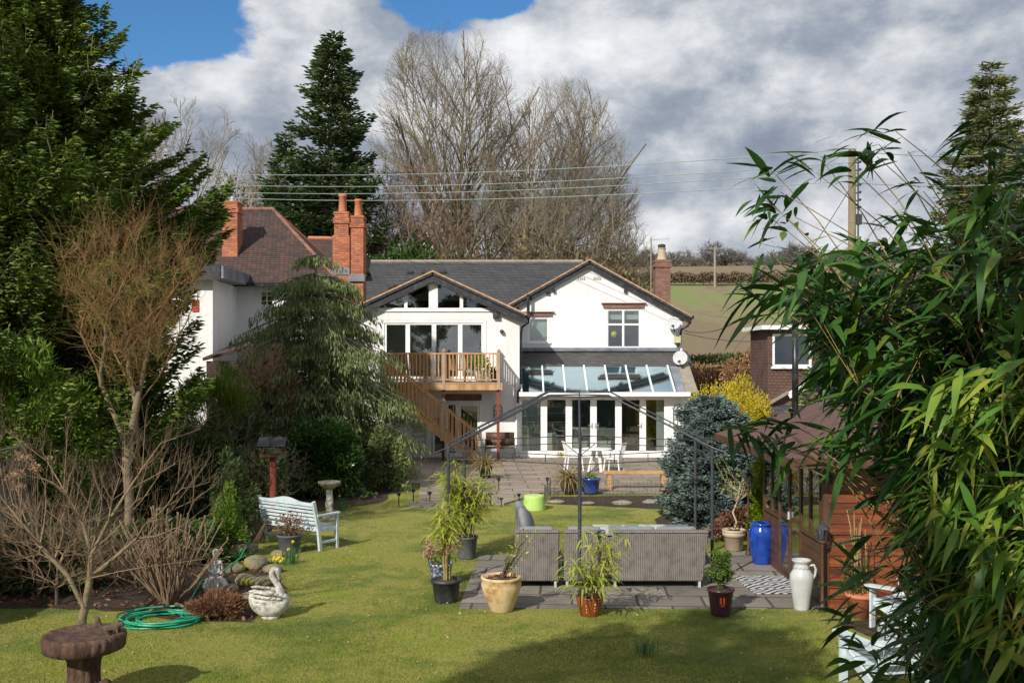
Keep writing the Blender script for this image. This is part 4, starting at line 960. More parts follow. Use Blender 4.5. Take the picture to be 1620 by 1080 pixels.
# ================= NEIGHBOUR LEFT =================
def neighbour_left():
    H = thing('hipped_house', 'white neighbouring house with old red clay hipped roof and orange brick chimneys', 'house', (-9.5, 36, 0))
    w = MB(); w.box(-14.5, -9.95, 33, 36.0, 0, 6.2); 
    hole = (X(411, 36), X(433, 36), Z(484, 36), Z(460, 36))
    wall(w, -14.5, -6.4, 0, 6.25, 36.0, .3, [hole]); w.box(-6.7, -6.4, 36.3, 43, 0, 6.25); w.box(-6.4, -5.75, 36.3, 37.6, 0, 5.2)
    w.box(-10.55, -9.9, 32.94, 33.6, 0, 6.2)
    w.build('wall', 'render', H)
    f = MB(); frame(f, *hole, 36.02, .05, .06, 0); m = (hole[0]+hole[1])/2; f.box(m-.02, m+.02, 36.03, 36.07, hole[2]+.05, hole[3]-.05)
    for k in (.35, .68): zz = hole[2]+(hole[3]-hole[2])*k; f.box(hole[0]+.05, hole[1]-.05, 36.035, 36.065, zz-.012, zz+.012)
    o = f.build('window', 'white', H); q = MB(); q.box(hole[0], hole[1], 36.06, 36.07, hole[2], hole[3]); q.build('pane', 'glass', o)
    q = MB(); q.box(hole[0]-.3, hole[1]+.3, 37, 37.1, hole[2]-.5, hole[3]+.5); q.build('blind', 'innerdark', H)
    # roof: hip
    r = MB(); e0, e1, z0 = 35.6, 43.4, 6.3; xr = -6.15; rx = X(432, 39.5); zr = 9.5
    A = (-17, e0, z0); B = (xr, e0, z0); C = (xr, e1, z0); E = (-17, e1, z0); Rr = (rx, 39.5, zr); Rl = (-17, 39.5, zr)
    r.add([A, B, Rr, Rl, C, E], [(0, 1, 2, 3), (1, 4, 2), (4, 5, 3, 2), (0, 3, 5), (0, 5, 4, 1)])
    rf = r.build('roof', 'oldtile', H)
    r = MB(); r.tube([(-17, 39.5, zr+.02), (rx, 39.5, zr+.02)], .08, 8); r.build('ridge_tile', 'brickdark', rf)
    for k in range(1):
        r = MB(); n = 16; a, b = Vector(Rr), Vector(B)
        r.tube([a+(b-a)*t+Vector((0, 0, .01)) for t in (0, .5, 1)], .07, 8); r.build('hip_tile', 'brickdark', rf)
    r = MB(); a, b = Vector(Rr), Vector(C); r.tube([a+Vector((0, 0, .01)), b], .06, 8); r.build('hip_tile', 'terracotta', rf)
    # rear range
    r = MB(); r.slab((-9.2, 40, 7.1), (-5.9, 40, 7.1), (-6.9, 43, 8.75), (-8.7, 43, 8.75), .1); r.slab((-5.9, 40, 7.1), (-5.4, 46, 7.1), (-6.9, 43.05, 8.75), (-6.91, 43, 8.75), .1); r.build('rear_roof', 'oldtile', H)
    r = MB(); r.tube([(-8.8, 43, 8.8), (-6.9, 43, 8.78), (-6.2, 42.2, 8.2)], .09, 8); r.build('ridge_tile', 'terracotta', rf)
    g = MB(); g.box(-9.9, xr+.05, 35.42, 35.58, 6.16, 6.3); g.build('gutter', 'black', H)
    g = MB(); g.box(-15, -9.45, 32.6, 36.0, 6.21, 6.62); g.build('flat_roof', 'lead', H)
    g = MB(); g.box(-15, -9.55, 32.56, 32.6, 6.15, 6.66); g.build('fascia', 'fascia', H)
    def chim(x0, x1, y0, y1, z0, z1, pot, m='brick', step=None):
        c = MB(); c.box(x0, x1, y0, y1, z0, z1)
        c.box(x0-.04, x1+.04, y0-.04, y1+.04, z1-.35, z1-.18); c.box(x0-.02, x1+.02, y0-.02, y1+.02, z1, z1+.08)
        if step: c.box(x0-.05, x1+.05, y0-.05, y1+.05, z0, step)
        o = c.build('chimney', m, H); cx, cy = (x0+x1)/2, (y0+y1)/2
        c = MB()
        if pot > .4: c.lathe([(.17, z1), (.16, z1+.1), (.13, z1+pot-.1), (.155, z1+pot-.08), (.155, z1+pot), (.1, z1+pot)], (cx, cy, 0), 14); c.build('chimney_pot', 'terracotta', o, True)
        else: c.lathe([(.11, z1+.05), (.06, z1+.2), (.08, z1+.22), (.02, z1+.32)], (cx, cy, 0), 10); c.build('chimney_cowl', 'dish', o)
    chim(-10.75, -10.18, 36.9, 37.6, 6.9, 9.35, .3); chim(-6.52, -6.0, 36.5, 37.15, 5.5, 8.9, .75, step=8.1) ; chim(-5.88, -5.42, 36.3, 37.0, 5.0, 8.72, .72)
    for b in ((-10.8, -10.13, 36.82, 36.9, 7.05, 7.3), (-6.58, -5.94, 36.42, 36.5, 6.65, 6.9), (-5.94, -5.36, 36.22, 36.3, 6.4, 6.65)): c = MB(); c.box(*b); c.build('flashing', 'lead', H)
    c = MB(); x = X(310, 33); c.box(x-.12, x+.12, 32.9, 33.0, Z(493, 33), Z(474, 33)); c.box(x-.08, x+.08, 32.88, 32.9, Z(488, 33), Z(485, 33)); tag(c.build('alarm_box', 'red', bevel=.01), 'small red alarm box on the white neighbour wall', 'alarm box')
    # dark outbuilding roof
    m = MB(); m.slab((-9.8, 31.5, 3.6), (-8.6, 31.5, 3.9), (-8.6, 35.9, 4.5), (-9.8, 35.9, 4.2), .1); m.box(-9.7, -8.7, 31.6, 35.8, 0, 3.5); m.build('outbuilding', 'oldtile', H)
neighbour_left()

# ================= NEIGHBOUR RIGHT =================
def neighbour_right():
    H = thing('dormer_house', 'neighbouring house right with brown tile-hung flat-roofed dormer and white window', 'house', (10, 36, 0))
    xa = 9.25; 
    w = MB(); hole = (X(1222, 36), X(1284, 36), Z(580, 36), Z(528, 36))
    wall(w, xa, 13, 1.4, Z(520, 36), 36, .2, [hole]); w.box(xa, xa+.2, 36.2, 38.6, 1.4, Z(520, 36)); d = w.build('dormer', 'browntile', H)
    m = MB(); m.box(xa-.22, 13.2, 35.75, 38.9, Z(520, 36), Z(520, 36)+.1); m.build('flat_roof', 'lead', d)
    m = MB(); m.box(xa-.25, 13.2, 35.70, 35.75, Z(520, 36)-.03, Z(520, 36)+.12); m.box(xa-.27, xa-.22, 35.75, 38.9, Z(520, 36)-.03, Z(520, 36)+.12); m.build('fascia', 'white', d)
    f = MB(); frame(f, *hole, 36.02, .08, .07, .03); mm = hole[0]+.82; f.box(mm-.05, mm+.05, 36, 36.08, hole[2]+.08, hole[3]-.08); o = f.build('window', 'white', H)
    q = MB(); q.box(hole[0]+.05, hole[1]-.05, 36.05, 36.06, hole[2]+.05, hole[3]-.05); q.build('pane', 'glass', o)
    q = MB(); q.box(hole[0]-.06, hole[1]+.06, 35.9, 36.05, hole[2]-.07, hole[2]-.002); q.build('sill', 'white', o)
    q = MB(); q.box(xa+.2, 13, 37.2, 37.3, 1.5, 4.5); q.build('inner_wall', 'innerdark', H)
    r = MB(); y0, y1 = 34.6, 41
    r.slab((8.7, y0, 1.9), (12.2, y0, 3.9), (12.2, y1, 3.9), (8.7, y1, 1.9), .12); r.build('roof', 'browntile', H)
    r = MB(); r.bar((9.6, y0-.03, 2.30), (12.2, y0-.03, 3.78), .05, .22); r.build('barge_board', 'white', H)
    r = MB(); r.bar((8.65, y0-.02, 1.86), (9.6, y0-.02, 2.42), .1, .09); r.build('verge', 'concrete', H)
    r = MB(); r.bar((8.6, y0, 1.80), (8.6, y1, 1.80), .12, .1); r.build('gutter', 'black', H)
    r = MB(); r.box(8.95, 12, y0+.2, 36, 0, 1.95); r.prism([(8.95, 1.95), (12, 1.95), (12, 3.55)], y0+.2, y0+.4); r.box(13-.2, 13, 36.2, 41, 0, 4); r.build('wall', 'brickdark', H)
    r = MB(); r.slab((8.9, 31.5, 1.1), (11.5, 31.5, 1.5), (11.5, 34.7, 2.3), (8.9, 34.7, 1.9), .1); r.build('lean_to_roof', 'slate', H)
    r = MB(); r.box(9.0, 11.4, 31.7, 34.7, 0, 1.1); r.build('lean_to_wall', 'brickdark', H)
    c = MB(); c.box(10.9, 11.5, 37.5, 38.1, 4, Z(478, 37.5)); c.build('chimney', 'brick', H)
neighbour_right()

# ================= SUMMERHOUSE =================
def summerhouse():
    xa, xb = 4.42, 7.6; y0, y1 = 14.05, 17.35; zt = 2.1
    T = thing('summerhouse', 'timber summerhouse with brown felt hipped roof, orange end cladding and tall windows', 'summerhouse', ((xa+xb)/2, (y0+y1)/2, 0))
    f = MB(); n = 14; h = zt/n
    for k in range(n):   # shiplap boards, front end
        z = k*h; f.add([(xa+.05, y0-.016, z+.004), (xb, y0-.016, z+.004), (xb, y0, z+h), (xa+.05, y0, z+h), (xa+.05, y0+.03, z), (xb, y0+.03, z), (xb, y0+.03, z+h), (xa+.05, y0+.03, z+h)],
              [(0, 1, 2, 3), (0, 4, 5, 1), (3, 2, 6, 7), (0, 3, 7, 4), (1, 5, 6, 2), (4, 7, 6, 5)])
    f.build('end_cladding', 'slat', T)
    f = MB()
    for k in range(6): z = k*.15; f.add([(xa-.012, y0+.09, z+.004), (xa-.012, y1, z+.004), (xa, y1, z+.15), (xa, y0+.09, z+.15), (xa+.03, y0+.09, z), (xa+.03, y1, z), (xa+.03, y1, z+.15), (xa+.03, y0+.09, z+.15)], [(3, 2, 1, 0), (1, 5, 4, 0), (7, 6, 2, 3), (4, 7, 3, 0), (2, 6, 5, 1), (5, 6, 7, 4)])
    f.box(xa, xb, y1, y1+.05, 0, zt); f.box(xb-.05, xb, y0+.05, y1, 0, zt)
    f.box(xa-.02, xa+.04, y0+.1, y1, 1.95, zt)
    f.build('side_cladding', 'shedwood', T)
    for (x, y) in ((xa, y0), (xa, y1)):
        f = MB(); f.box(x-.03, x+.05, y-.02, y+.08, 0, zt); f.build('corner_post', 'shedwood', T)
    # windows along the side: two fixed, double door, two fixed
    ys = [y0+.12, y0+.62, y0+1.10, y0+1.72, y0+2.32, y0+2.78, y1-.02]
    for i, (a, b) in enumerate(zip(ys, ys[1:])):
        isd = i in (2, 3); zb = .12 if isd else .92
        f = MB(); w = .05
        f.box(xa-.035, xa+.01, a, b, zb, zb+w); f.box(xa-.035, xa+.01, a, b, 1.9, 1.95); f.box(xa-.035, xa+.01, a, a+w, zb+w, 1.9); f.box(xa-.035, xa+.01, b-w, b, zb+w, 1.9)
        if isd: f.box(xa-.03, xa+.005, a+w, b-w, .98, 1.05)
        o = f.build('door' if isd else 'window', 'shedwood', T)
        q = MB(); q.box(xa-.02, xa-.012, a+w, b-w, zb+w, 1.9); q.build('pane', 'glass', o)
        if i == 2: q = MB(); q.box(xa-.06, xa-.035, b-.04, b-.01, 1.0, 1.12); q.build('handle', 'dish', o)
    f = MB(); f.box(xa+.1, xb, y0+.1, y1, .0, .05); f.box(6.5, 6.55, y0+.1, y1, .05, 2.0); f.build('inner_wall', 'shedwood', T)
    # roof
    r = MB(); ex, fx, ey, fy_ = 3.76, 8.4, 13.55, 18.45; ze = 2.16; cx = 6.0; ca, cb = 15.4, 16.8; zc = 3.05
    V = [(ex, ey, ze), (fx, ey, ze), (fx, fy_, ze), (ex, fy_, ze), (cx, ca, zc), (cx, cb, zc)]
    V2 = [(v[0], v[1], v[2]-.05) for v in V]
    r.add(V+V2, [(0, 1, 4), (1, 2, 5, 4), (2, 3, 5), (3, 0, 4, 5), (6, 10, 7), (7, 10, 11, 8), (8, 11, 9), (9, 11, 10, 6), (0, 6, 7, 1), (1, 7, 8, 2), (2, 8, 9, 3), (3, 9, 6, 0)]); r.build('roof', 'felt', T)
    r = MB(); r.box(ex-.012, ex+.012, ey, fy_, ze-.12, ze+.012); r.box(ex+.012, fx, ey-.012, ey+.012, ze-.12, ze+.012); r.box(ex+.012, fx, fy_-.012, fy_+.012, ze-.12, ze+.012); r.build('fascia', 'shedwood', T)
    r = MB(); r.tube([(X(1258, 17), 17.0, 2.4), (X(1258, 17), 17.0, Z(508, 17))], .055, 12); r.lathe([(.08, 0), (.08, .05), (.02, .1)], (X(1258, 17), 17.0, Z(508, 17)), 12); r.build('flue_pipe', 'black', T, True)
summerhouse()
def lantern(x, y, h, lab, grp):
    T = thing('lamp_post', lab, 'lamp post', (x, y, 0), group=grp)
    f = MB(); f.lathe([(.055, 0), (.06, .05), (.035, .1), (.03, .14), (.022, .16), (.02, h-.3), (.03, h-.28), (.025, h-.26), (.06, h-.24), (.065, h-.225), (.0, h-.22)], n=12); f.build('post', 'shedwood', T, True, world=False)
    f = MB()
    for a in range(6): q = a*math.pi/3; f.bar((.055*math.cos(q), .055*math.sin(q), h-.225), (.085*math.cos(q), .085*math.sin(q), h-.06), .012, .012)
    f.lathe([(.11, h-.06), (.10, h-.045), (.05, h-.0), (.02, h+.01), (.02, h+.04), (.0, h+.06)], n=6); f.build('lantern', 'blackmetal', T, world=False)
    f = MB(); f.lathe([(.05, h-.22), (.075, h-.065)], n=6); f.build('lantern_glass', 'lampglass', T, world=False)
lantern(4.33, G(0, 968)[1], 1.22, 'small lantern lamp post in front of the orange summerhouse cladding', 'lantern posts by the summerhouse')
lantern(4.25, 17.9, 1.5, 'lantern lamp post at the far corner of the summerhouse by the lime conifer', 'lantern posts by the summerhouse')

# ================= FENCE =================
def fence():
    x = -8.25; ps = [11.0, 15.3, 19.6, 23.9, 28.2]; tops = [2.15, 2.05, 1.85, 1.75]
    T = thing('fence', 'weathered board fence with concrete posts along left garden boundary', 'fence', (x, 11, 0))
    for i in range(5):
        t = max(tops[max(0, i-1)], tops[min(3, i)])
        m = MB(); m.box(x-.06, x+.06, ps[i]-.06, ps[i]+.06, 0, t+.08); m.build('post', 'fence', T)
    for i in range(4):
        a, b = ps[i]+.06, ps[i+1]-.06; m = MB(); t = tops[i]; n = 11; h = (t-.3)/n
        m.box(x-.03, x+.03, a, b, 0, .28)
        for k in range(n): z = .29+k*h; m.add([(x+.03, a, z), (x+.03, b, z), (x+.008, b, z+h), (x+.008, a, z+h), (x-.01, a, z), (x-.01, b, z), (x-.01, b, z+h), (x-.01, a, z+h)], [(0, 1, 2, 3), (0, 4, 5, 1), (3, 2, 6, 7), (5, 4, 7, 6), (0, 3, 7, 4), (1, 5, 6, 2)])
        m.box(x-.02, x+.05, a, b, t-.02, t+.03); 
        for q in (1, 2): y = a+(b-a)*q/3; m.box(x+.03, x+.055, y-.03, y+.03, .29, t-.02)
        m.build('panel', 'fence', T)
fence()
# ================= GARDEN OBJECTS =================
def soilcap(T, r, z): m = MB(); m.lathe([(r, z-.02), (r*.6, z+.0), (.01, z+.015)], n=16); m.build('soil', 'soilpot', T, True, world=False)
def pot(name, label, loc, prof, m, r_in, z_soil, cat='plant pot', group=None, flute=0, fn=0, n=28):
    T = thing(name, label, cat, (loc[0], loc[1], loc[2] if len(loc) > 2 else .0), group=group)
    k = MB(); top = prof[-1]; prof = prof+[(r_in+.005, top[1]), (r_in, z_soil)]; k.lathe(prof, n=n, flute=flute, fn=fn); k.build('pot', m, T, True, world=False)
    soilcap(T, r_in, z_soil+.02); return T
def stems(T, pts, m='cane', name='stem'):
    k = MB()
    for p, r in pts: k.tube(p, r, 5, False)
    return k.build(name, m, T, True, world=False)
def bamboo_plant(T, z0, h, rad, ncane, nl, ln, wd, m='bambooy', spread=.25, low=.25, droop=.5):
    cs = []; P = []; D = []
    for i in range(ncane):
        a = random.uniform(0, 6.28); r0 = random.uniform(0, rad*.35); hh = h*random.uniform(.6, 1); lean = random.uniform(.2, 1)*rad
        pts = []
        for k in range(6):
            t = k/5; pts.append(Vector((math.cos(a)*(r0+lean*t**1.6), math.sin(a)*(r0+lean*t**1.6), z0+hh*t-(lean*.3*t*t))))
        cs.append((pts, [.008*(1-.7*k/5)+.001 for k in range(6)]))
        for j in range(nl//ncane):
            t = random.uniform(low, 1)**.8; k = min(4, int(t*5)); p = pts[k].lerp(pts[k+1], t*5-k)
            ph = random.uniform(0, 6.28); o = Vector((math.cos(ph), math.sin(ph), random.uniform(-.1, .5))); side = random.uniform(0, spread)*(1.2-t)
            q = p+o*side; P.append(q); D.append(Vector((math.cos(ph+random.uniform(-.7, .7)), math.sin(ph+random.uniform(-.7, .7)), random.uniform(-.3, .5))))
            if side > .08 and j % 5 == 0: cs.append(([p, q], [.003, .002]))
    stems(T, cs, 'cane', 'cane')
    n = len(P); npmesh('foliage', *blades(np.array(P), np.array(D), ln*RNG.uniform(.6, 1.3, n), wd, droop*RNG.uniform(.3, 1.3, n)), m, T, False)

def pots():
    # bamboo in dark grey pot
    T = pot('bamboo_pot', 'tall yellow-green bamboo in dark grey pot at left gazebo post', G(738, 883), [(.15, 0), (.155, .03), (.19, .36), (.205, .37), (.205, .40)], 'potgrey', .18, .36)
    bamboo_plant(T, .36, 1.5, .46, 18, 1700, .22, .026, spread=.40, low=.18)
    T = pot('hydrangea_pot', 'dried pink hydrangea heads in blue and white patterned pot', G(697, 925), [(.13, 0), (.14, .02), (.18, .31), (.195, .32), (.195, .35)], 'potbw', .17, .31)
    heads = [(random.uniform(-.26, .26), random.uniform(-.2, .2), random.uniform(.42, .68)) for _ in range(13)]
    stems(T, [([(0, 0, .3), (h[0]*.6, h[1]*.6, h[2]*.75), h], [.005, .004, .003]) for h in heads], 'twigred')
    P = np.concatenate([np.array(h)+rv(60)*RNG.uniform(.02, .085, (60, 1)) for h in heads]); npmesh('flower_head', *leaves(P, rv(len(P)), .035, .03), 'dry', T, False)
    P = inell(70, (0, 0, .45), (.24, .24, .14)); npmesh('foliage', *blades(P, rv(70), .12, .03, .4), 'grassy', T, False)
    T = pot('bamboo_pot', 'bare-stemmed young bamboo in large black pot in front of dried hydrangea', G(706, 951), [(.165, 0), (.17, .02), (.205, .29), (.225, .295), (.225, .33)], 'potblack', .20, .29)
    bamboo_plant(T, .28, 1.35, .16, 12, 420, .20, .025, spread=.36, low=.50)
    T = pot('glazed_pot', 'large cream and rust glazed pot with dry twiggy shrub', G(793, 966), [(.15, 0), (.165, .02), (.26, .27), (.285, .38), (.27, .44), (.285, .455), (.285, .49)], 'potcream', .25, .44)
    st = []
    for i in range(16):
        a = random.uniform(-.9, .9); l = random.uniform(.3, .75); p = [Vector((0, 0, .43))]
        for k in range(4): p.append(p[-1]+Vector((math.cos(a)*l*.16+random.uniform(-.03, .03), math.sin(a)*l*.1+random.uniform(-.05, .05), l*.24+random.uniform(-.02, .03))))
        st.append((p, [.009, .007, .005, .004, .002]))
    st.append(([(0, 0, .43), (.1, 0, .6), (.05, -.03, .72), (.2, .0, .86), (.3, -.05, .97)], [.02, .018, .014, .01, .005]))
    stems(T, st, 'brownbark')
    P = np.array([random.choice(random.choice(st)[0][2:]) for _ in range(170)])+RNG.normal(0, .04, (170, 3)); npmesh('foliage', *leaves(P, rv(170)+[0, 0, .3], .06, .018), 'bambooy', T, False)
    P = np.array([[random.uniform(-.2, .2), random.uniform(-.2, .2), .455] for _ in range(60)]); npmesh('leaf_mulch', *leaves(P, rv(60)*[1, 1, .2], .09, .05), 'heather', T, False)
    T = pot('bamboo_pot', 'yellow-green bamboo in brown glazed pot behind the rattan sofa back', G(933, 973), [(.12, 0), (.13, .015), (.175, .17), (.185, .23), (.18, .24), (.19, .25), (.19, .27)], 'potbrown', .165, .235)
    k = MB()       # wheat motif on the glaze
    for cx, s in ((-.05, 1), (.05, 1)):
        for j in range(6): aa = -math.pi/2+cx*6; z = .06+j*.022; rr = .12+.33*z*.9+.004; k.ball((rr*math.cos(aa+(.06 if j % 2 else -.06)), rr*math.sin(aa), z+.02), .011, 6, (1, .5, 1.6))
    k.build('wheat_motif', 'potcream', T, True, world=False)
    bamboo_plant(T, .23, 1.05, .46, 16, 420, .20, .026, spread=.28, low=.1, droop=.7)
    T = pot('glazed_pot', 'plum glazed pot with small round-leaved conifer near the sofa end', G(1140, 973), [(.125, 0), (.13, .02), (.175, .34), (.19, .345), (.19, .375)], 'potpurple', .165, .34)
    m = MB(); m.box(-.045, -.02, -.175, -.16, .17, .28); m.box(.0, .025, -.175, -.16, .17, .28); m.box(-.045, .025, -.175, -.162, .16, .185); m.build('red_mark', 'red', T, world=False)
    c = inell(40, (0, 0, .64), (.2, .2, .26)); P = np.repeat(c, 60, 0)+rv(2400)*RNG.uniform(0, .075, (2400, 1)); P = P[P[:, 2] > .36]
    npmesh('foliage', *leaves(P, P-np.array([0, 0, .5])+rv(len(P))*.3, .035, .013), 'cypress', T, False); npmesh('inner_foliage', *leaves(P*[.9, .9, 1], rv(len(P)), .03, .013), 'shrub', T, False)
    stems(T, [([(0, 0, .33), (q[0]*.5, q[1]*.5, .5), tuple(q)], [.012, .007, .003]) for q in c[:14]], 'brownbark')
    T = pot('buff_pot', 'buff banded clay pot with slim twisted standard tree by blue spruce', G(1161, 872), [(.14, 0), (.145, .04), (.165, .05), (.175, .28), (.2, .29), (.215, .35), (.2, .36), (.215, .37), (.215, .41)], 'potstone', .19, .37)
    tr = [(0, 0, .37), (.05, 0, .55), (-.02, 0, .72), (.06, .02, .9), (.1, 0, 1.08), (.12, 0, 1.25)]
    st = [(tr, [.022, .02, .018, .016, .014, .01])]
    for i in range(34):
        a = random.uniform(0, 6.28); l = random.uniform(.2, .55); p0 = Vector(tr[random.choice([3, 4, 5])]); st.append(([p0, p0+Vector((math.cos(a)*l*.5, math.sin(a)*l*.4, l*.4)), p0+Vector((math.cos(a)*l*.8, math.sin(a)*l*.6, l))], [.007, .004, .002]))
    stems(T, st, 'potstone')
    P = np.array([random.choice(st)[0][-1] for _ in range(260)])+RNG.normal(0, .07, (260, 3)); npmesh('foliage', *leaves(P, rv(260), .05, .02), 'bambooy', T, False)
    # big blue urn
    T = thing('blue_urn', 'large cobalt blue glazed urn at the back corner of summerhouse', 'urn', G(1205, 893))
    k = MB(); k.lathe([(.13, 0), (.14, .02), (.185, .2), (.215, .42), (.215, .55), (.19, .64), (.165, .67), (.175, .69), (.19, .70), (.19, .73), (.16, .73), (.13, .62)], n=32, flute=.012, fn=14); k.build('body', 'potblue', T, True, world=False)
    for s in (-1, 1):
        k = MB(); k.tube([(s*.17, -.05, .66), (s*.235, -.05, .6), (s*.215, -.05, .5)], .015, 7); k.build('handle', 'potblue', T, True, world=False)
    # amphora
    T = thing('white_jug', 'tall white glazed jug with looped handle in front of summerhouse', 'jug', G(1268, 964))
    k = MB(); k.lathe([(.10, 0), (.105, .02), (.13, .2), (.165, .42), (.16, .5), (.12, .56), (.095, .6), (.11, .615), (.095, .63), (.10, .66), (.13, .69), (.135, .71), (.11, .71), (.09, .62)], n=28, flute=.008, fn=10); k.build('body', 'potwhite', T, True, world=False)
    k = MB(); k.tube([(.10, -.03, .63), (.16, -.04, .64), (.19, -.04, .58), (.18, -.04, .5), (.15, -.04, .44)], .018, 8); k.build('handle', 'potwhite', T, True, world=False)
    k = MB()
    for a in range(12): q = a*math.pi/6; k.ball((.1*math.cos(q), .1*math.sin(q), .60), .014, 6)
    k.build('bead', 'potwhite', T, True, world=False)
    # rear terrace pots
    T = pot('phormium_pot', 'dark round pot with bronze phormium and yellow flowers by gazebo post', (*G(900, 782), .05), [(.14, 0), (.2, .1), (.23, .3), (.2, .38), (.22, .4)], 'log', .19, .36)
    n = 170; D = rv(n); D[:, 2] = np.abs(D[:, 2])*1.1+.25; npmesh('foliage', *blades(np.zeros((n, 3))+[0, 0, .35], D, RNG.uniform(.45, .95, n), .028, RNG.uniform(.3, 1.1, n)), 'phorm', T, False)
    P = inell(60, (-.22, 0, 1.0), (.14, .1, .07)); npmesh('flower', *leaves(P, rv(60), .05, .04), 'yellow', T, False)
    T = pot('blue_planter', 'octagonal blue glazed planter with low green plant on the patio', (*G(934, 782), .05), [(.2, 0), (.21, .03), (.25, .33), (.27, .34), (.27, .39)], 'potblue', .23, .35, n=8)
    P = inell(150, (0, 0, .42), (.2, .2, .09)); npmesh('foliage', *leaves(P, rv(150)+[0, 0, .4], .09, .03), 'grassy', T, False)
    T = pot('phormium_pot', 'brown phormium in black pot at foot of the balcony stairs', (*G(768, 758), .05), [(.16, 0), (.21, .32), (.23, .34)], 'potblack', .19, .3)
    n = 150; D = rv(n); D[:, 2] = np.abs(D[:, 2])*1.1+.35; npmesh('foliage', *blades(np.zeros((n, 3))+[0, 0, .3], D, RNG.uniform(.5, 1.15, n), .03, RNG.uniform(.3, 1.0, n)), 'phorm', T, False)
    T = pot('planter', 'grey square-ribbed pot of bronze foliage beside pale blue bench', G(458, 874), [(.17, 0), (.18, .02), (.215, .30), (.23, .31), (.23, .34)], 'potgrey', .2, .3)
    P = inell(420, (0, 0, .52), (.3, .26, .24)); npmesh('foliage', *leaves(P, rv(420)+[0, 0, .3], .055, .03), 'heather', T, False)
    stems(T, [([(0, 0, .3), tuple(q*np.array([.6, .6, .8])), tuple(q)], [.006, .005, .003]) for q in P[:34]], 'brownbark')
pots()

def daffs(name, label, loc, n, r, h, nf):
    T = thing(name, label, 'flowers', loc); P = np.zeros((n, 3)); P[:, :2] = RNG.normal(0, r, (n, 2)); D = rv(n)*.3; D[:, 2] = 1
    npmesh('leaf', *blades(P, D, h*RNG.uniform(.7, 1.1, n), .014, RNG.uniform(0, .2, n)), 'daff', T, False)
    for i in range(nf):
        a = random.uniform(-1, 1)*r*1.5; b = random.uniform(-1, 1)*r*1.5; z = h*random.uniform(.8, 1.2)
        k = MB(); k.tube([(a*.7, b*.7, 0), (a, b, z)], .004, 4); k.build('stalk', 'daff', T, world=False)
        k = MB(); c = Vector((a, b-.01, z))
        for j in range(6): q = j*math.pi/3; k.add([c, c+Vector((.018*math.cos(q-.4), -.004, .018*math.sin(q-.4))), c+Vector((.036*math.cos(q), -.008, .036*math.sin(q))), c+Vector((.018*math.cos(q+.4), -.004, .018*math.sin(q+.4)))], [(0, 1, 2, 3)])
        k.ball(c+Vector((0, -.015, 0)), .014, 6, (1, 1.4, 1)); k.build('flower', 'flower', T, world=False)
    return T
daffs('daffodil_clump', 'daffodil clump with one yellow flower in front of grey bench-side pot', G(460, 892), 70, .07, .34, 2)
daffs('daffodil_clump', 'small daffodil leaf clump alone on the foreground lawn', G(1021, 1036), 55, .06, .22, 0)
daffs('daffodil_clump', 'dark bulb leaf clump behind the pedestal birdbath', G(541, 808), 50, .10, .34, 1)
daffs('primrose_clump', 'low clump of yellow primroses beside mossy rocks', G(437, 893), 30, .09, .10, 9)

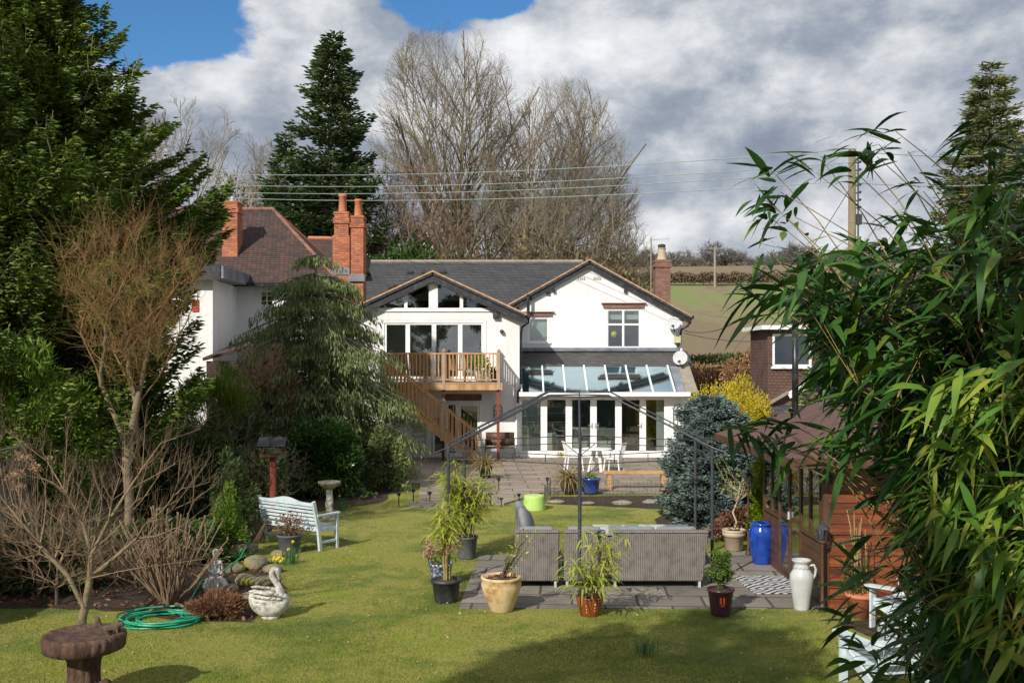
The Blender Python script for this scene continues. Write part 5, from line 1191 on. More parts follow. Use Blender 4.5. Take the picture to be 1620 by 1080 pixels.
def sofa():
    def panel(mb, x0, x1, y, z0, z1, th=.1, flare=0):
        mb.add([(x0, y, z0), (x1, y, z0), (x1+flare, y-.04, z1), (x0, y-.04, z1), (x0, y+th, z0), (x1, y+th, z0), (x1+flare, y+th+.02, z1), (x0, y+th+.02, z1)], [(0, 1, 2, 3), (7, 6, 5, 4), (0, 4, 5, 1), (3, 2, 6, 7), (0, 3, 7, 4), (1, 5, 6, 2)])
    y = 15.3; G_ = 'grey rattan sofa pieces on the patio'
    specs = [(.05, .71, 'left end rattan sofa unit with scatter cushions, nearest the cream pot', True, .02), (.80, 1.44, 'narrow middle rattan sofa unit behind bamboo in brown pot', False, 0), (1.54, 2.93, 'wide rattan sofa with flared right arm beside the plum pot', False, .09)]
    for i, (a, b, lab, corner, fl) in enumerate(specs):
        T = thing('rattan_sofa', lab, 'sofa', ((a+b)/2, y+.4, .02), group=G_)
        m = MB(); panel(m, a, b, y, .12, .86, .09, fl); m.box(a+.0, b+fl, y-.055, y+.11, .86, .90); m.build('back_panel', 'rattan', T, bevel=.02)
        m = MB(); m.box(a+.01, b-.01, y+.1, y+.8, .12, .36); m.build('base', 'rattan', T, bevel=.01)
        m = MB(); m.box(a+.05, b-.05, y+.14, y+.82, .36, .48); m.build('seat_cushion', 'cushion', T, bevel=.04)
        m = MB(); k = 1 if b-a < 1 else 2
        for q in range(k): 
            w = (b-a-.1)/k; m.box(a+.05+q*w+.01, a+.05+(q+1)*w-.01, y+.12, y+.26, .48, .93)
        m.build('back_cushion', 'cushion', T, bevel=.05)
        for xx in (a+.03, b-.06):
            for yy in (y+.02, y+.74):
                m = MB(); m.box(xx, xx+.035, yy, yy+.035, .0, .12); m.build('leg', 'dish', T)
        if i == 2:
            m = MB(); m.add([(b, y+.1, .12), (b+.10, y+.1, .86), (b+.10, y+.82, .66), (b, y+.82, .12), (b-.1, y+.1, .12), (b-.06, y+.1, .84), (b-.06, y+.82, .66), (b-.1, y+.82, .12)], [(0, 3, 2, 1), (4, 5, 6, 7), (0, 1, 5, 4), (1, 2, 6, 5), (2, 3, 7, 6), (3, 0, 4, 7)]); m.build('arm', 'rattan', T)
        if i == 0:     # return running away from camera
            m = MB(); m.box(a, a+.1, y+.12, 17.3, .12, .86); m.build('back_panel', 'rattan', T, bevel=.01)
            m = MB(); m.box(a+.1, a+.72, y+.82, 17.3, .12, .36); m.build('base', 'rattan', T, bevel=.01)
            m = MB(); m.box(a+.12, a+.74, y+.84, 17.28, .36, .48); m.build('seat_cushion', 'cushion', T, bevel=.04)
    for (x, yy, r, lab) in ((.20, 16.2, -.25, 'nearest plump grey scatter cushion on the left sofa'), (.17, 16.6, .1, 'middle grey scatter cushion on the left sofa'), (.14, 17.0, .25, 'rear darker scatter cushion on the left sofa')):
        m = MB(); m.ball((0, 0, 0), .26, 14, (.34, 1, 1)); 
        m.v = [((v[0]), (abs(v[1])/.26)**.7*.26*(1 if v[1] > 0 else -1), (abs(v[2])/.26)**.7*.26*(1 if v[2] > 0 else -1)) for v in m.v]
        o = m.build('scatter_cushion', 'cushion', smooth=True); o.location = (x+.05, yy, .86); o.rotation_euler = (r, -.35, r); tag(o, lab, 'cushion', 'scatter cushions on the left sofa')
    T = thing('garden_table', 'glass-topped grey rattan table behind the wide sofa', 'table', (2.22, 16.9, .02))
    m = MB(); m.box(1.4, 3.05, 16.45, 17.4, .62, .65); m.build('table_top', 'tableglass', T, bevel=.006)
    m = MB(); m.box(1.44, 3.01, 16.49, 17.36, .50, .62); m.build('apron', 'rattan', T)
    for xx in (1.46, 2.9):
        for yy in (16.5, 17.25): m = MB(); m.box(xx, xx+.09, yy, yy+.09, 0, .5); m.build('leg', 'rattan', T)
sofa()

def gazebo():
    C = Vector((1.12, 16.65, 0)); T = thing('gazebo_frame', 'dark metal hexagonal gazebo frame without cover standing over the patio', 'gazebo', (C.x, C.y, 0))
    V = [Vector((-1.0, 15.66, 0)), Vector((-.84, 17.6, 0)), Vector((1.28, 18.7, 0)), Vector((3.24, 17.6, 0)), Vector((3.15, 15.66, 0)), Vector((1.0, 14.72, 0))]
    zp = 2.14; zr = 2.92; ring = []
    for v in V:
        d = (v-C).normalized(); ring.append(C+d*.56+Vector((0, 0, zr)))
        m = MB(); m.tube([(v.x, v.y, 0), (v.x, v.y, zp)], .026, 8); m.box(v.x-.06, v.x+.06, v.y-.06, v.y+.06, 0, .025); m.build('post', 'blackmetal', T)
        a = v+d*.22+Vector((0, 0, zp-.07)); b = ring[-1]; n = Vector((0, 0, .09))
        m = MB(); m.tube([a, v+Vector((0, 0, zp)), b], .014, 6); m.tube([v+Vector((0, 0, zp+.07)), b+n*.8-d*.0], .011, 5)
        for t in (.12, .3, .5, .7, .88): p = (v+Vector((0, 0, zp))).lerp(b, t); m.tube([p, p+Vector((0, 0, .075))], .007, 4)
        m.build('rafter', 'blackmetal', T)
    for i in range(6):
        a, b = V[i], V[(i+1) % 6]; m = MB()
        for z in (zp-.04, zp-.17): m.tube([a+Vector((0, 0, z)), b+Vector((0, 0, z))], .008, 5)
        for t in (.14, .86):
            p = a.lerp(b, t); q = a if t < .5 else b; m.tube([p+Vector((0, 0, zp-.17)), q+Vector((0, 0, zp-.42))], .008, 4)
        for t in (.25, .5, .75): p = a.lerp(b, t); m.tube([p+Vector((0, 0, zp-.17)), p+Vector((0, 0, zp-.04))], .007, 4)
        m.build('side_rail', 'blackmetal', T)
        m = MB(); m.tube([ring[i], ring[(i+1) % 6]], .013, 5); m.tube([ring[i]+Vector((0, 0, .07)), ring[(i+1) % 6]+Vector((0, 0, .07))], .010, 5); m.build('top_ring', 'blackmetal', T)
gazebo()

def bench():
    A = Vector((-4.78, 19.2, 0)); B = Vector((-3.56, 18.3, 0)); ang = math.atan2(B.y-A.y, B.x-A.x); L = (B-A).length
    T = thing('garden_bench', 'pale blue painted slatted garden bench seen from behind on the lawn', 'bench', ((A.x+B.x)/2, (A.y+B.y)/2, 0), ang)
    h = L/2; D = .46
    def b(name, *bars):
        m = MB()
        for q in bars: m.bar(*q)
        return m.build(name, 'bench', T, world=False, bevel=.006)
    for s in (-1, 1):
        b('rear_leg', ((s*h, .05, 0), (s*h, 0, .45), .07, .05, (1, 0, 0)), ((s*h, 0, .43), (s*h, -.12, .93), .07, .05, (1, 0, 0)))
        b('front_leg', ((s*h, D, 0), (s*h, D, .64), .06, .06, (1, 0, 0)))
        b('arm', ((s*h, -.05, .66), (s*h, D+.06, .66), .08, .04)); b('side_rail', ((s*h, .05, .16), (s*h, D, .16), .04, .05), ((s*h, .02, .40), (s*h, D, .38), .04, .08))
    b('centre_post', ((0, -.01, .42), (0, -.125, .93), .05, .035, (1, 0, 0)))
    m = MB()   # crested top rail
    pts = [(-h, .83), (-h, .94)]; n = 24
    for k in range(n+1): x = -h+2*h*k/n; t = abs(x)/h; pts.append((x, .90+.07*(0.5+0.5*math.cos(math.pi*min(1, t*1.5)))+.0))
    pts += [(h, .94), (h, .83)]
    pts = [(-h, .84)]+[(x, z) for x, z in pts[2:-2]]+[(h, .84)]
    m.prism(pts[::-1], -.14, -.11); m.build('top_rail', 'bench', T, world=False)
    for k in range(5): z = .52+k*.07; b('back_slat', ((-h, -.02-(z-.45)*.24, z), (h, -.02-(z-.45)*.24, z), .02, .045))
    for k in range(6): y = .05+k*.08; b('seat_slat', ((-h, y, .43+.0*k), (h, y, .43), .062, .022))
    b('apron', ((-h, D, .38), (h, D, .38), .03, .07), ((-h, .03, .39), (h, .03, .39), .03, .07))
bench()

def swan():
    x, y = G(428, 977); T = thing('swan_planter', 'weathered white stone swan planter on the lawn edge', 'statue', (x, y, 0), R(8))
    m = MB(); m.tube([(-.24, 0, .40), (-.2, 0, .27), (-.1, 0, .20), (.05, 0, .17), (.17, 0, .22), (.22, 0, .33)], [.04, .13, .19, .20, .15, .04], 18, sq=(1, .95))
    m.tube([(.12, 0, .25), (.13, 0, .36), (.10, -.01, .46), (.03, -.01, .54), (.01, -.01, .61), (.04, -.01, .67), (.09, -.01, .67), (.115, -.01, .60), (.12, -.01, .54), (.125, -.01, .5)], [.09, .06, .045, .04, .04, .045, .05, .04, .022, .008], 12)
    m.v = [(v[0]+.006*math.sin(v[2]*60+v[1]*30), v[1]+.008*math.sin(v[0]*50), v[2]) for v in m.v]
    m.build('body', 'statue', T, True, world=False, sub=1)
    for s in (-1, 1):
        m = MB()
        for r in range(4):
            for k in range(6-r):
                c = Vector((.12-k*.065-r*.03, s*(.17-.012*abs(k-2)-r*.008), .34-r*.055+k*.012)); m.ball(c, .05, 8, (1.5, .30, .42))
        m.build('wing', 'statue', T, True, world=False)
    m = MB(); m.lathe([(.12, 0), (.13, .03), (.09, .06)], n=16); m.build('base', 'statue', T, True, world=False)
    m = MB(); m.lathe([(.11, .33), (.13, .345), (.11, .36), (.08, .33)], (-.06, 0, 0), 14); m.build('rim', 'stone', T, True, world=False)
swan()

def skinfig(name, pts, edges, m, T, lv=2):
    me = bpy.data.meshes.new(name); me.from_pydata([p[:3] for p in pts], edges, []); o = bpy.data.objects.new(name, me); COL.objects.link(o); me.materials.append(MT[m])
    sk = o.modifiers.new('skin', 'SKIN'); 
    if not me.skin_vertices: me.skin_vertices.new()
    for i, p in enumerate(pts): me.skin_vertices[0].data[i].radius = (p[3], p[3] if len(p) < 5 else p[4])
    me.skin_vertices[0].data[0].use_root = True
    sb = o.modifiers.new('sub', 'SUBSURF'); sb.levels = sb.render_levels = lv; sk.use_smooth_shade = True
    o.parent = T; return o
def statue_girl():
    x, y = G(340, 932); T = thing('girl_statue', 'small white stone statue of a seated girl at the bed edge', 'statue', (x, y, 0), R(20)); T.scale = (1.22, 1.22, 1.22)
    P = [(0, 0, .16, .075, .065), (0, 0, .25, .06, .05), (0, -.01, .33, .062, .045), (0, -.01, .385, .024), (.01, -.015, .43, .042), (.01, -.015, .475, .036),
         (-.065, -.01, .345, .022), (-.085, -.03, .26, .018), (-.03, -.09, .21, .015), (.065, -.01, .345, .022), (.09, -.02, .26, .018), (.06, -.09, .20, .015),
         (-.045, -.05, .15, .045), (-.05, -.16, .16, .035), (-.05, -.15, .05, .024), (-.05, -.19, .02, .02), (.045, -.05, .15, .045), (.06, -.16, .15, .035), (.06, -.14, .05, .024), (.06, -.18, .02, .02)]
    E = [(0, 1), (1, 2), (2, 3), (3, 4), (4, 5), (2, 6), (6, 7), (7, 8), (2, 9), (9, 10), (10, 11), (0, 12), (12, 13), (13, 14), (14, 15), (0, 16), (16, 17), (17, 18), (18, 19)]
    skinfig('figure', P, E, 'statue', T)
    m = MB(); m.lathe([(.15, 0), (.16, .03), (.15, .06), (.12, .12), (.10, .14)], n=14, flute=.08, fn=5); m.build('plinth', 'statue', T, True, world=False)
    m = MB(); m.ball((.01, .005, .462), .05, 12, (1, .9, 1), .06); m.build('hair', 'statue', T, True, world=False)
statue_girl()
def pedestal_bath():
    x, y = G(521, 822); T = thing('stone_birdbath', 'carved pale stone pedestal birdbath behind the bench', 'birdbath', (x, y, 0))
    m = MB(); m.lathe([(.17, 0), (.17, .05), (.13, .07), (.11, .12)], n=20); m.build('foot', 'stone', T, True, world=False)
    P = [(0, 0, .10, .085), (.01, 0, .22, .08), (-.02, 0, .34, .10), (.01, 0, .42, .085), (0, 0, .5, .075), (.0, 0, .6, .07), (0, 0, .7, .09), (-.05, -.06, .40, .03), (.04, -.07, .3, .03), (.06, -.05, .5, .03)]
    skinfig('shaft', P, [(0, 1), (1, 2), (2, 3), (3, 4), (4, 5), (5, 6), (2, 7), (1, 8), (4, 9)], 'statue', T, 1)
    m = MB(); m.lathe([(.09, .68), (.14, .72), (.22, .77), (.235, .79), (.25, .81), (.25, .85), (.22, .85), (.12, .81), (.0, .80)], n=24, flute=.015, fn=16); m.build('basin', 'stone', T, True, world=False)
pedestal_bath()
def log_bath():
    x, y = (133-810)/154.0, 10.23; T = thing('log_birdbath', 'brown log-effect birdbath in the left foreground', 'birdbath', (x, y, 0))
    def rough(prof, n, amp, fn): 
        m = MB(); m.lathe(prof, n=n); out = []
        for v in m.v:
            r = math.hypot(v[0], v[1]); a = math.atan2(v[1], v[0]); k = 1+amp*(math.sin(a*fn)*.6+math.sin(a*fn*2.3+v[2]*30)*.4)*(1 if r > .08 else 0); out.append((v[0]*k, v[1]*k, v[2]))
        m.v = out; return m
    rough([(.30, .52), (.36, .54), (.395, .56), (.40, .61), (.405, .68), (.39, .71), (.36, .715), (.33, .695), (.2, .67), (0, .665)], 96, .026, 26).build('basin', 'log', T, True, world=False)
    rough([(.20, 0), (.17, .1), (.155, .25), (.16, .42), (.20, .53)], 64, .06, 13).build('trunk', 'log', T, True, world=False)
    m = MB(); m.tube([(.15, -.05, .12), (.25, -.08, .2), (.27, -.09, .24)], [.08, .065, .05], 10); m.build('knot', 'log', T, True, world=False)
    S = thing('squirrel_figure', 'small brown squirrel figure perched on rim of the log birdbath', 'ornament', (x+.27, y+.02, .70), R(-10))
    P = [(-.05, 0, .055, .045), (.02, 0, .07, .038), (.07, 0, .09, .03), (.115, 0, .105, .028), (.15, 0, .095, .013), (.08, -.025, .03, .012), (.09, -.025, .0, .01), (.08, .025, .03, .012), (.09, .025, .0, .01), (-.05, -.03, .03, .018), (-.01, -.035, .0, .01), (-.05, .03, .03, .018), (-.01, .035, .0, .01), (-.10, 0, .05, .02), (-.145, 0, .09, .028), (-.15, 0, .14, .03), (-.19, 0, .17, .012), (.105, -.012, .14, .008), (.105, .012, .14, .008)]
    skinfig('body', P, [(0, 1), (1, 2), (2, 3), (3, 4), (2, 5), (5, 6), (2, 7), (7, 8), (0, 9), (9, 10), (0, 11), (11, 12), (0, 13), (13, 14), (14, 15), (15, 16), (3, 17), (3, 18)], 'brownbark', S)
log_bath()
def hose():
    x, y = G(254, 983); pts = []; rr = np.random.default_rng(4)
    for k in range(9*36):
        a = k/36*2*math.pi; j = k//36; r = .38+.10*math.sin(j*1.7+1)+.03*math.sin(a*2+j*2.1); pts.append((x+.03*math.sin(j*2.3)+r*1.15*math.cos(a), y+.03*math.cos(j*3.1)+r*math.sin(a), .02+.017*(j % 5)+.006*math.sin(a*3+j)))
    e = Vector(pts[-1]); way = [e, e+Vector((.15, .25, -.02)), Vector((*G(300, 955), .03)), Vector((*G(318, 925), .05)), Vector((*G(350, 915), .09)), Vector((*G(380, 900), .18)), Vector((*G(390, 880), .2)), Vector((*G(396, 862), .1))]
    for i in range(1, len(way)):
        for t in (.25, .5, .75, 1): pts.append(way[i-1].lerp(way[i], t)+Vector((0, 0, .01)))
    m = MB(); m.tube(pts, .013, 6); tag(m.build('garden_hose', 'hose', smooth=True), 'bright green garden hose coiled on the lawn edge', 'hose')
hose()
def rocks():
    spots = [((385, 925), .2, 'grey-brown flat rock beside dry russet clump'), ((372, 905), .16, 'small rock just behind the seated girl statue'), ((405, 898), .24, 'large yellow-mossed rock behind the swan'), ((432, 905), .15, 'mossy rock beside the primroses'), ((418, 925), .17, 'dark rock left of the swan neck'), ((398, 872), .17, 'mossy rock under the wooden bird ornament'), ((440, 880), .13, 'small mossy rock left of the bench-side pot'), ((395, 950), .15, 'brown rock in front of the russet clump'), ((366, 935), .13, 'pale rock at foot of the girl statue')]
    for i, (p, r, lab) in enumerate(spots):
        m = MB(); m.ball((0, 0, r*.3), r, 12, (1.3, .9, .62), .13); o = m.build('rock', 'moss', smooth=True, sub=1); o.location = (*G(*p), 0); o.rotation_euler = (0, 0, i); tag(o, lab, 'rock', 'rocks along the left bed')
    x, y = G(410, 868); T = thing('bird_ornament', 'brown carved bird ornament on the mossy rocks by the bench', 'ornament', (x, y, .1), R(20))
    P = [(-.03, 0, .1, .05), (.03, 0, .17, .06), (.06, 0, .26, .045), (.08, 0, .32, .03), (.11, 0, .35, .028), (.16, 0, .345, .008), (-.1, 0, .02, .02), (.0, 0, .0, .03)]
    skinfig('body', P, [(0, 1), (1, 2), (2, 3), (3, 4), (4, 5), (0, 6), (0, 7)], 'log', T)
rocks()
def bird_table():
    d = 21.5; x = X(432, d); T = thing('bird_table', 'roofed bird table on red-brown post in the dark shrubs', 'bird table', (x, d, 0))
    m = MB(); m.box(-.06, .06, -.06, .06, 0, 1.45); m.build('post', 'redwood', T, world=False)
    m = MB(); m.box(-.25, .25, -.2, .2, 1.45, 1.5); m.box(-.25, -.22, -.2, .2, 1.5, 1.54); m.box(.22, .25, -.2, .2, 1.5, 1.54); m.build('tray', 'shedwood', T, world=False)
    for a in (-.2, .2):
        for b in (-.15, .15): m = MB(); m.box(a-.015, a+.015, b-.015, b+.015, 1.5, 1.7); m.build('upright', 'shedwood', T, world=False)
    m = MB(); m.slab((-.3, -.24, 1.68), (.3, -.24, 1.68), (.3, 0, 1.86), (-.3, 0, 1.86), .025); m.slab((-.3, .24, 1.68), (.3, .24, 1.68), (.3, 0, 1.86), (-.3, 0, 1.86), .025); m.build('roof', 'fascia', T, world=False)
bird_table()
def solar():
    src = None
    labs = ['leftmost stake light at the left end of the pale paving strip', 'stake light just behind left end of the pale paving strip', 'stake light behind the right end of the pale paving strip', 'stake light left of the pair near patio corner', 'stake light right of the pair near patio corner', 'stake light nearest to the lime green tub', 'stake light standing on patio behind bamboo', 'stake light just right of and behind the lime green tub']
    for (p, q, h), lab in zip(((631, 801, .36), (654, 795, .36), (680, 796, .3), (776, 800, .32), (793, 801, .22), (821, 798, .28), (789, 779, .42), (866, 779, .42)), labs):
        if src is None:
            T = src = thing('stake_light', lab, 'solar light', (0, 0, 0)); 
            m = MB(); m.tube([(0, 0, 0), (0, 0, .25)], .012, 6); m.build('stake', 'black', T, world=False)
            m = MB(); m.lathe([(.015, .26), (.03, .28), (.035, .33), (.052, .335), (.052, .35), (.025, .37), (0, .375)], n=12); m.build('lamp_head', 'black', T, True, world=False)
        else: T = copy_tree(src)
        T.location = (*G(p, q), 0); T['label'] = lab; T['category'] = 'solar light'; T['group'] = 'black solar stake lights'; T.scale = (1.15, 1.15, h/.375)
solar()
def tub():
    x, y = G(845, 806); m = MB(); m.lathe([(.27, 0), (.275, .02), (.24, .30), (.235, .34), (.22, .35), (.15, .335), (0, .33)], n=28)
    tag(m.build('upturned_tub', 'plastgreen', smooth=True), 'pale lime green upturned tub on the lawn before the patio', 'tub').location = (x, y, 0)
tub()
def terrace_set():
    y = 31.2; x = X(944, y); T = thing('patio_table', 'round white plastic patio table outside the glass doors', 'table', (x, y, .05))
    m = MB(); m.lathe([(0, .68), (.46, .68), (.48, .70), (.46, .72), (0, .72)], n=24); m.build('table_top', 'plastwhite', T, True, world=False)
    for a in range(4): q = a*math.pi/2+.4; m = MB(); m.bar((.12*math.cos(q), .12*math.sin(q), .68), (.3*math.cos(q), .3*math.sin(q), 0), .09, .03); m.build('leg', 'plastwhite', T, world=False)
    src = None
    for (px_, yy, rot, lab) in ((971, 30.9, -2.0, 'white plastic slatted chair right of the patio table'), (908, 31.5, 1.7, 'white plastic chair left of the patio table, behind the phormium')):
        if src is None:
            T = src = thing('plastic_chair', lab, 'chair', (0, 0, .05))
            m = MB(); m.box(-.23, .23, -.22, .24, .42, .45); m.build('seat', 'plastwhite', T, world=False, bevel=.01)
            m = MB()
            for k in range(6): xx = -.2+k*.08; m.bar((xx, .22, .45), (xx*1.15, .34, .88), .05, .015)
            m.bar((-.25, .34, .89), (.25, .34, .89), .03, .06); m.build('backrest', 'plastwhite', T, world=False, bevel=.008)
            for a in (-.22, .22):
                m = MB(); m.tube([(a*1.1, -.2, .42), (a*1.25, -.2, .64), (a*1.25, .1, .66), (a*1.15, .3, .72)], .022, 6); m.build('arm', 'plastwhite', T, world=False)
                for b in (-.2, .22): m = MB(); m.bar((a, b, .42), (a*1.15, b*1.25, 0), .06, .035); m.build('leg', 'plastwhite', T, world=False)
        else: T = copy_tree(src)
        T.location = (X(px_, yy), yy, .05); T.rotation_euler = (0, 0, rot); T['label'] = lab; T['category'] = 'chair'; T['group'] = 'white plastic patio chairs'
    d = 26.9; T = thing('wooden_bench', 'low backless softwood bench on patio behind the pond fence', 'bench', (X(1006, d), d, .05)); w = 52/F*d
    m = MB(); m.box(-w, w, -.16, .16, .42, .48); m.build('seat', 'deck', T, world=False)
    for s in (-1, 1): m = MB(); m.box(s*w*.82-.05, s*w*.82+.05, -.13, .13, 0, .42); m.build('leg', 'deck', T, world=False)
    d = 34.9; T = thing('cantilever_bench', 'dark wall bench with rolled cushion under the balcony', 'bench', (X(791, d), d, .05))
    m = MB(); m.box(-.5, .5, -.2, .2, .4, .45); m.build('seat', 'shedwood', T, world=False); m = MB(); m.tube([(-.5, 0, .62), (.5, 0, .62)], .13, 12); m.box(-.5, .5, .1, .16, .6, .95); m.build('cushion', 'shedwood', T, True, world=False)
    for s in (-1, 1): m = MB(); m.tube([(s*.5, -.2, 0), (s*.5, -.18, .7), (s*.5, .2, .72), (s*.5, .2, 0)], .02, 6); m.build('leg', 'blackmetal', T, world=False)
    # low mesh fence round the pond
    T = thing('pond_fence', 'low dark wire mesh fence around the small pond', 'fence', (X(960, 25.6), 25.6, 0))
    a = Vector((*G(862, 796), 0)); b = Vector((*G(1058, 806), 0)); c = Vector((4.1, 26.1, 0)); dd = Vector((1.0, 26.0, 0))
    m = MB()
    for p, q in ((a, b), (dd, c), (a, dd)):
        L = (q-p).length; n = int(L/.11)
        for k in range(n+1): r = p.lerp(q, k/n); m.tube([r, r+Vector((0, 0, .38))], .0035, 3, False)
        for z in (.02, .1, .19, .28, .38): m.tube([p+Vector((0, 0, z)), q+Vector((0, 0, z))], .0035, 3, False)
    m.build('mesh', 'blackmetal', T)
    for r in (a, b, c, dd): m = MB(); m.tube([r, r+Vector((0, 0, .46))], .012, 6); m.build('post', 'blackmetal', T)
    for i, (p, r) in enumerate((((880, 801), .15), ((930, 803), .12), ((985, 803), .18), ((1030, 801), .16))):
        m = MB(); m.ball((0, 0, .04), r, 10, (1.5, .8, .4), .12); o = m.build('pond_stone', 'concrete', smooth=True); o.location = (*G(p[0], p[1]-5), 0); tag(o, ['leftmost edging stone behind the pond mesh', 'small second edging stone behind the pond mesh', 'largest edging stone below the softwood bench', 'rightmost edging stone at the blue spruce end of the pond'][i], 'stone', 'pond edging stones')
terrace_set()
def rug():
    q = [G(1182, 906), G(1250, 903), G(1257, 943), G(1209, 945)]
    a, b, c, d = q; m = MB(); m.add([(0, 0, 0), (.82, 0, 0), (.82, 1.2, 0), (0, 1.2, 0), (0, 0, .012), (.82, 0, .012), (.82, 1.2, .012), (0, 1.2, .012)], [(3, 2, 1, 0), (4, 5, 6, 7), (0, 1, 5, 4), (1, 2, 6, 5), (2, 3, 7, 6), (3, 0, 4, 7)])
    o = m.build('patterned_rug', 'rug'); o.location = (3.62, 14.85, .028); o.rotation_euler = (0, 0, R(3)); tag(o, 'navy and white diamond patterned rug at the summerhouse door', 'rug')
rug()
def adirondack(x, y, rot, lab, z=0):
    T = thing('slatted_armchair', lab, 'chair', (x, y, z), rot, 'white slatted garden armchairs')
    m = MB()
    for k in range(6): yy = -.3+k*.1; m.bar((-.28, yy, .36-.02*k), (.28, yy, .36-.02*k), .085, .02)
    m.build('seat', 'bench', T, world=False)
    m = MB()
    for k in range(7): a = (k-3)*.055; x0 = (k-3)*.07; top = 1.02-.018*(k-3)**2; m.bar((x0, .22, .25), (x0+math.sin(a)*.85, .5, top), .068, .02, (0, 1, 0))
    m.build('backrest', 'bench', T, world=False)
    m = MB(); m.bar((-.36, .42, .62), (.36, .42, .62), .04, .06); m.bar((-.3, .33, .4), (.3, .33, .4), .03, .06); m.build('back_rail', 'bench', T, world=False)
    for s in (-1, 1):
        m = MB(); m.bar((s*.36, -.38, .56), (s*.36, .46, .60), .12, .025); m.build('arm', 'bench', T, world=False)
        m = MB(); m.bar((s*.32, -.32, 0), (s*.32, -.32, .55), .03, .09, (1, 0, 0)); m.build('front_leg', 'bench', T, world=False)
        m = MB(); m.bar((s*.30, -.32, .36), (s*.30, .62, .0), .03, .1, (0, 0, 1)); m.build('rear_leg', 'bench', T, world=False)
adirondack(X(1402, 10.6), 10.6, R(190), 'white slatted garden armchair nearest the camera, half behind bamboo')
adirondack(X(1428, 13.2), 13.0, R(215), 'white slatted garden armchair further back, by the summerhouse cladding')
def canes():
    d = 13.6; T = thing('cane_planter', 'terracotta pot with bare canes against the summerhouse end', 'planter', (X(1362, d), d, 0))
    m = MB(); m.lathe([(.14, 0), (.19, .28), (.21, .29), (.21, .33), (.17, .33)], n=18); m.build('pot', 'terracotta', T, True, world=False)
    st = [([(random.uniform(-.1, .1), 0, .3), (random.uniform(-.25, .15), random.uniform(-.1, .1), random.uniform(.9, 1.5))], .007) for _ in range(9)]; stems(T, st, 'cane', 'cane')
    n = 220; P = inell(n, (-.05, 0, .55), (.22, .2, .3)); npmesh('foliage', *leaves(P, rv(n)+[0, 0, .2], .07, .03), 'shrub', T, False)
canes()
def overhead():
    # timber pole right with step pegs and insulators
    d = 29; x = X(1348, d); T = thing('telegraph_pole', 'tall weathered timber telegraph pole above the bamboo', 'telegraph pole', (x, d, 0))
    zt = Z(236, d); m = MB(); m.tube([(0, 0, 0), (0, 0, zt)], [.15, .10], 12); m.build('pole', 'pole', T, True, world=False)
    m = MB()
    for k in range(7): z = zt-.4-.22*k; m.tube([(.1, 0, z), (.22, 0, z+.0)], .02, 5); m.ball((.24, 0, z+.03), .04, 6)
    m.tube([(.16, -.05, zt-.3), (.16, -.05, zt-3.5)], .025, 5); m.box(.1, .26, -.1, .05, zt-2.2, zt-1.9); m.build('fitting', 'blackmetal', T, world=False)
    # far pole on the field
    d = 178; p = thing('telegraph_pole', 'distant telegraph pole with crossarm on the field beyond the hedge', 'telegraph pole', (X(1131, d), d, hz(0, d)-1))
    h = Z(390, d)-hz(0, d)+1; m = MB(); m.tube([(0, 0, 0), (0, 0, h)], [.24, .18], 8); m.build('pole', 'concrete', p, world=False)
    m = MB(); m.bar((-1.2, 0, h-.35), (1.2, 0, h-.35), .2, .16); m.build('crossarm', 'concrete', p, world=False)
    m = MB()
    for a in (-.95, -.05, .9): m.lathe([(.12, h-.2), (.16, h), (.1, h+.35)], (a, 0, 0), 8)
    m.build('insulator', 'blackmetal', p, world=False)
    # four line wires running from the pole to the left
    names = ['topmost thin overhead wire crossing before the bare trees', 'second overhead wire from the top crossing the trees', 'third overhead wire from the top crossing the trees', 'lowest overhead wire crossing just above the orange chimneys']
    ends = [(271, 30, 237), (288, 30, 258), (299, 30, 270), (307, 30, 287)]
    for i, (yl, dl, yr) in enumerate(ends):
        A = Vector((X(230, 47), 47, Z(yl-1, 47))); B = Vector((X(1345, 29), 28.9, Z(yr, 29)+.0)); pts = []
        for k in range(41): t = k/40; q = A.lerp(B, t); q.z -= .45*4*t*(1-t); pts.append(q)
        o = MB(); o.tube(pts, .012, 4); tag(o.build('overhead_wire', 'wire'), names[i], 'wire', 'overhead wires left of the pole')
    for i, (yl, yr) in enumerate(((240, 232), (290, 275))):
        A = Vector((X(1345, 29), 28.9, Z(yl, 29))); B = Vector((X(1720, 36), 36, Z(yr, 36))); o = MB(); o.tube([A.lerp(B, k/10)-Vector((0, 0, .25*4*(k/10)*(1-k/10))) for k in range(11)], .012, 4); tag(o.build('overhead_wire', 'wire'), ['upper overhead wire running right from the timber pole', 'lower overhead wire running right from the timber pole'][i], 'wire', 'overhead wires right of the pole')
    # service cables from house eave
    o = MB(); A = Vector((6.6, 38.1, Z(523, 38.1))); B = Vector((X(1345, 29), 29, Z(330, 29)+.6)); o.tube([A.lerp(B, k/24)-Vector((0, 0, 1.35*4*(k/24)*(1-k/24))) for k in range(25)], .014, 4); tag(o.build('service_cable', 'wiredark'), 'dark sagging cable rising from white house eave to the pole', 'cable')
    o = MB(); A = Vector((6.6, 38.1, Z(527, 38.1))); B = Vector((9.2, 37, Z(540, 37))); o.tube([A.lerp(B, k/8)-Vector((0, 0, .1*4*(k/8)*(1-k/8))) for k in range(9)], .012, 4); tag(o.build('service_cable', 'wiredark'), 'nearly level dark cable between white house and dormer', 'cable')
overhead()
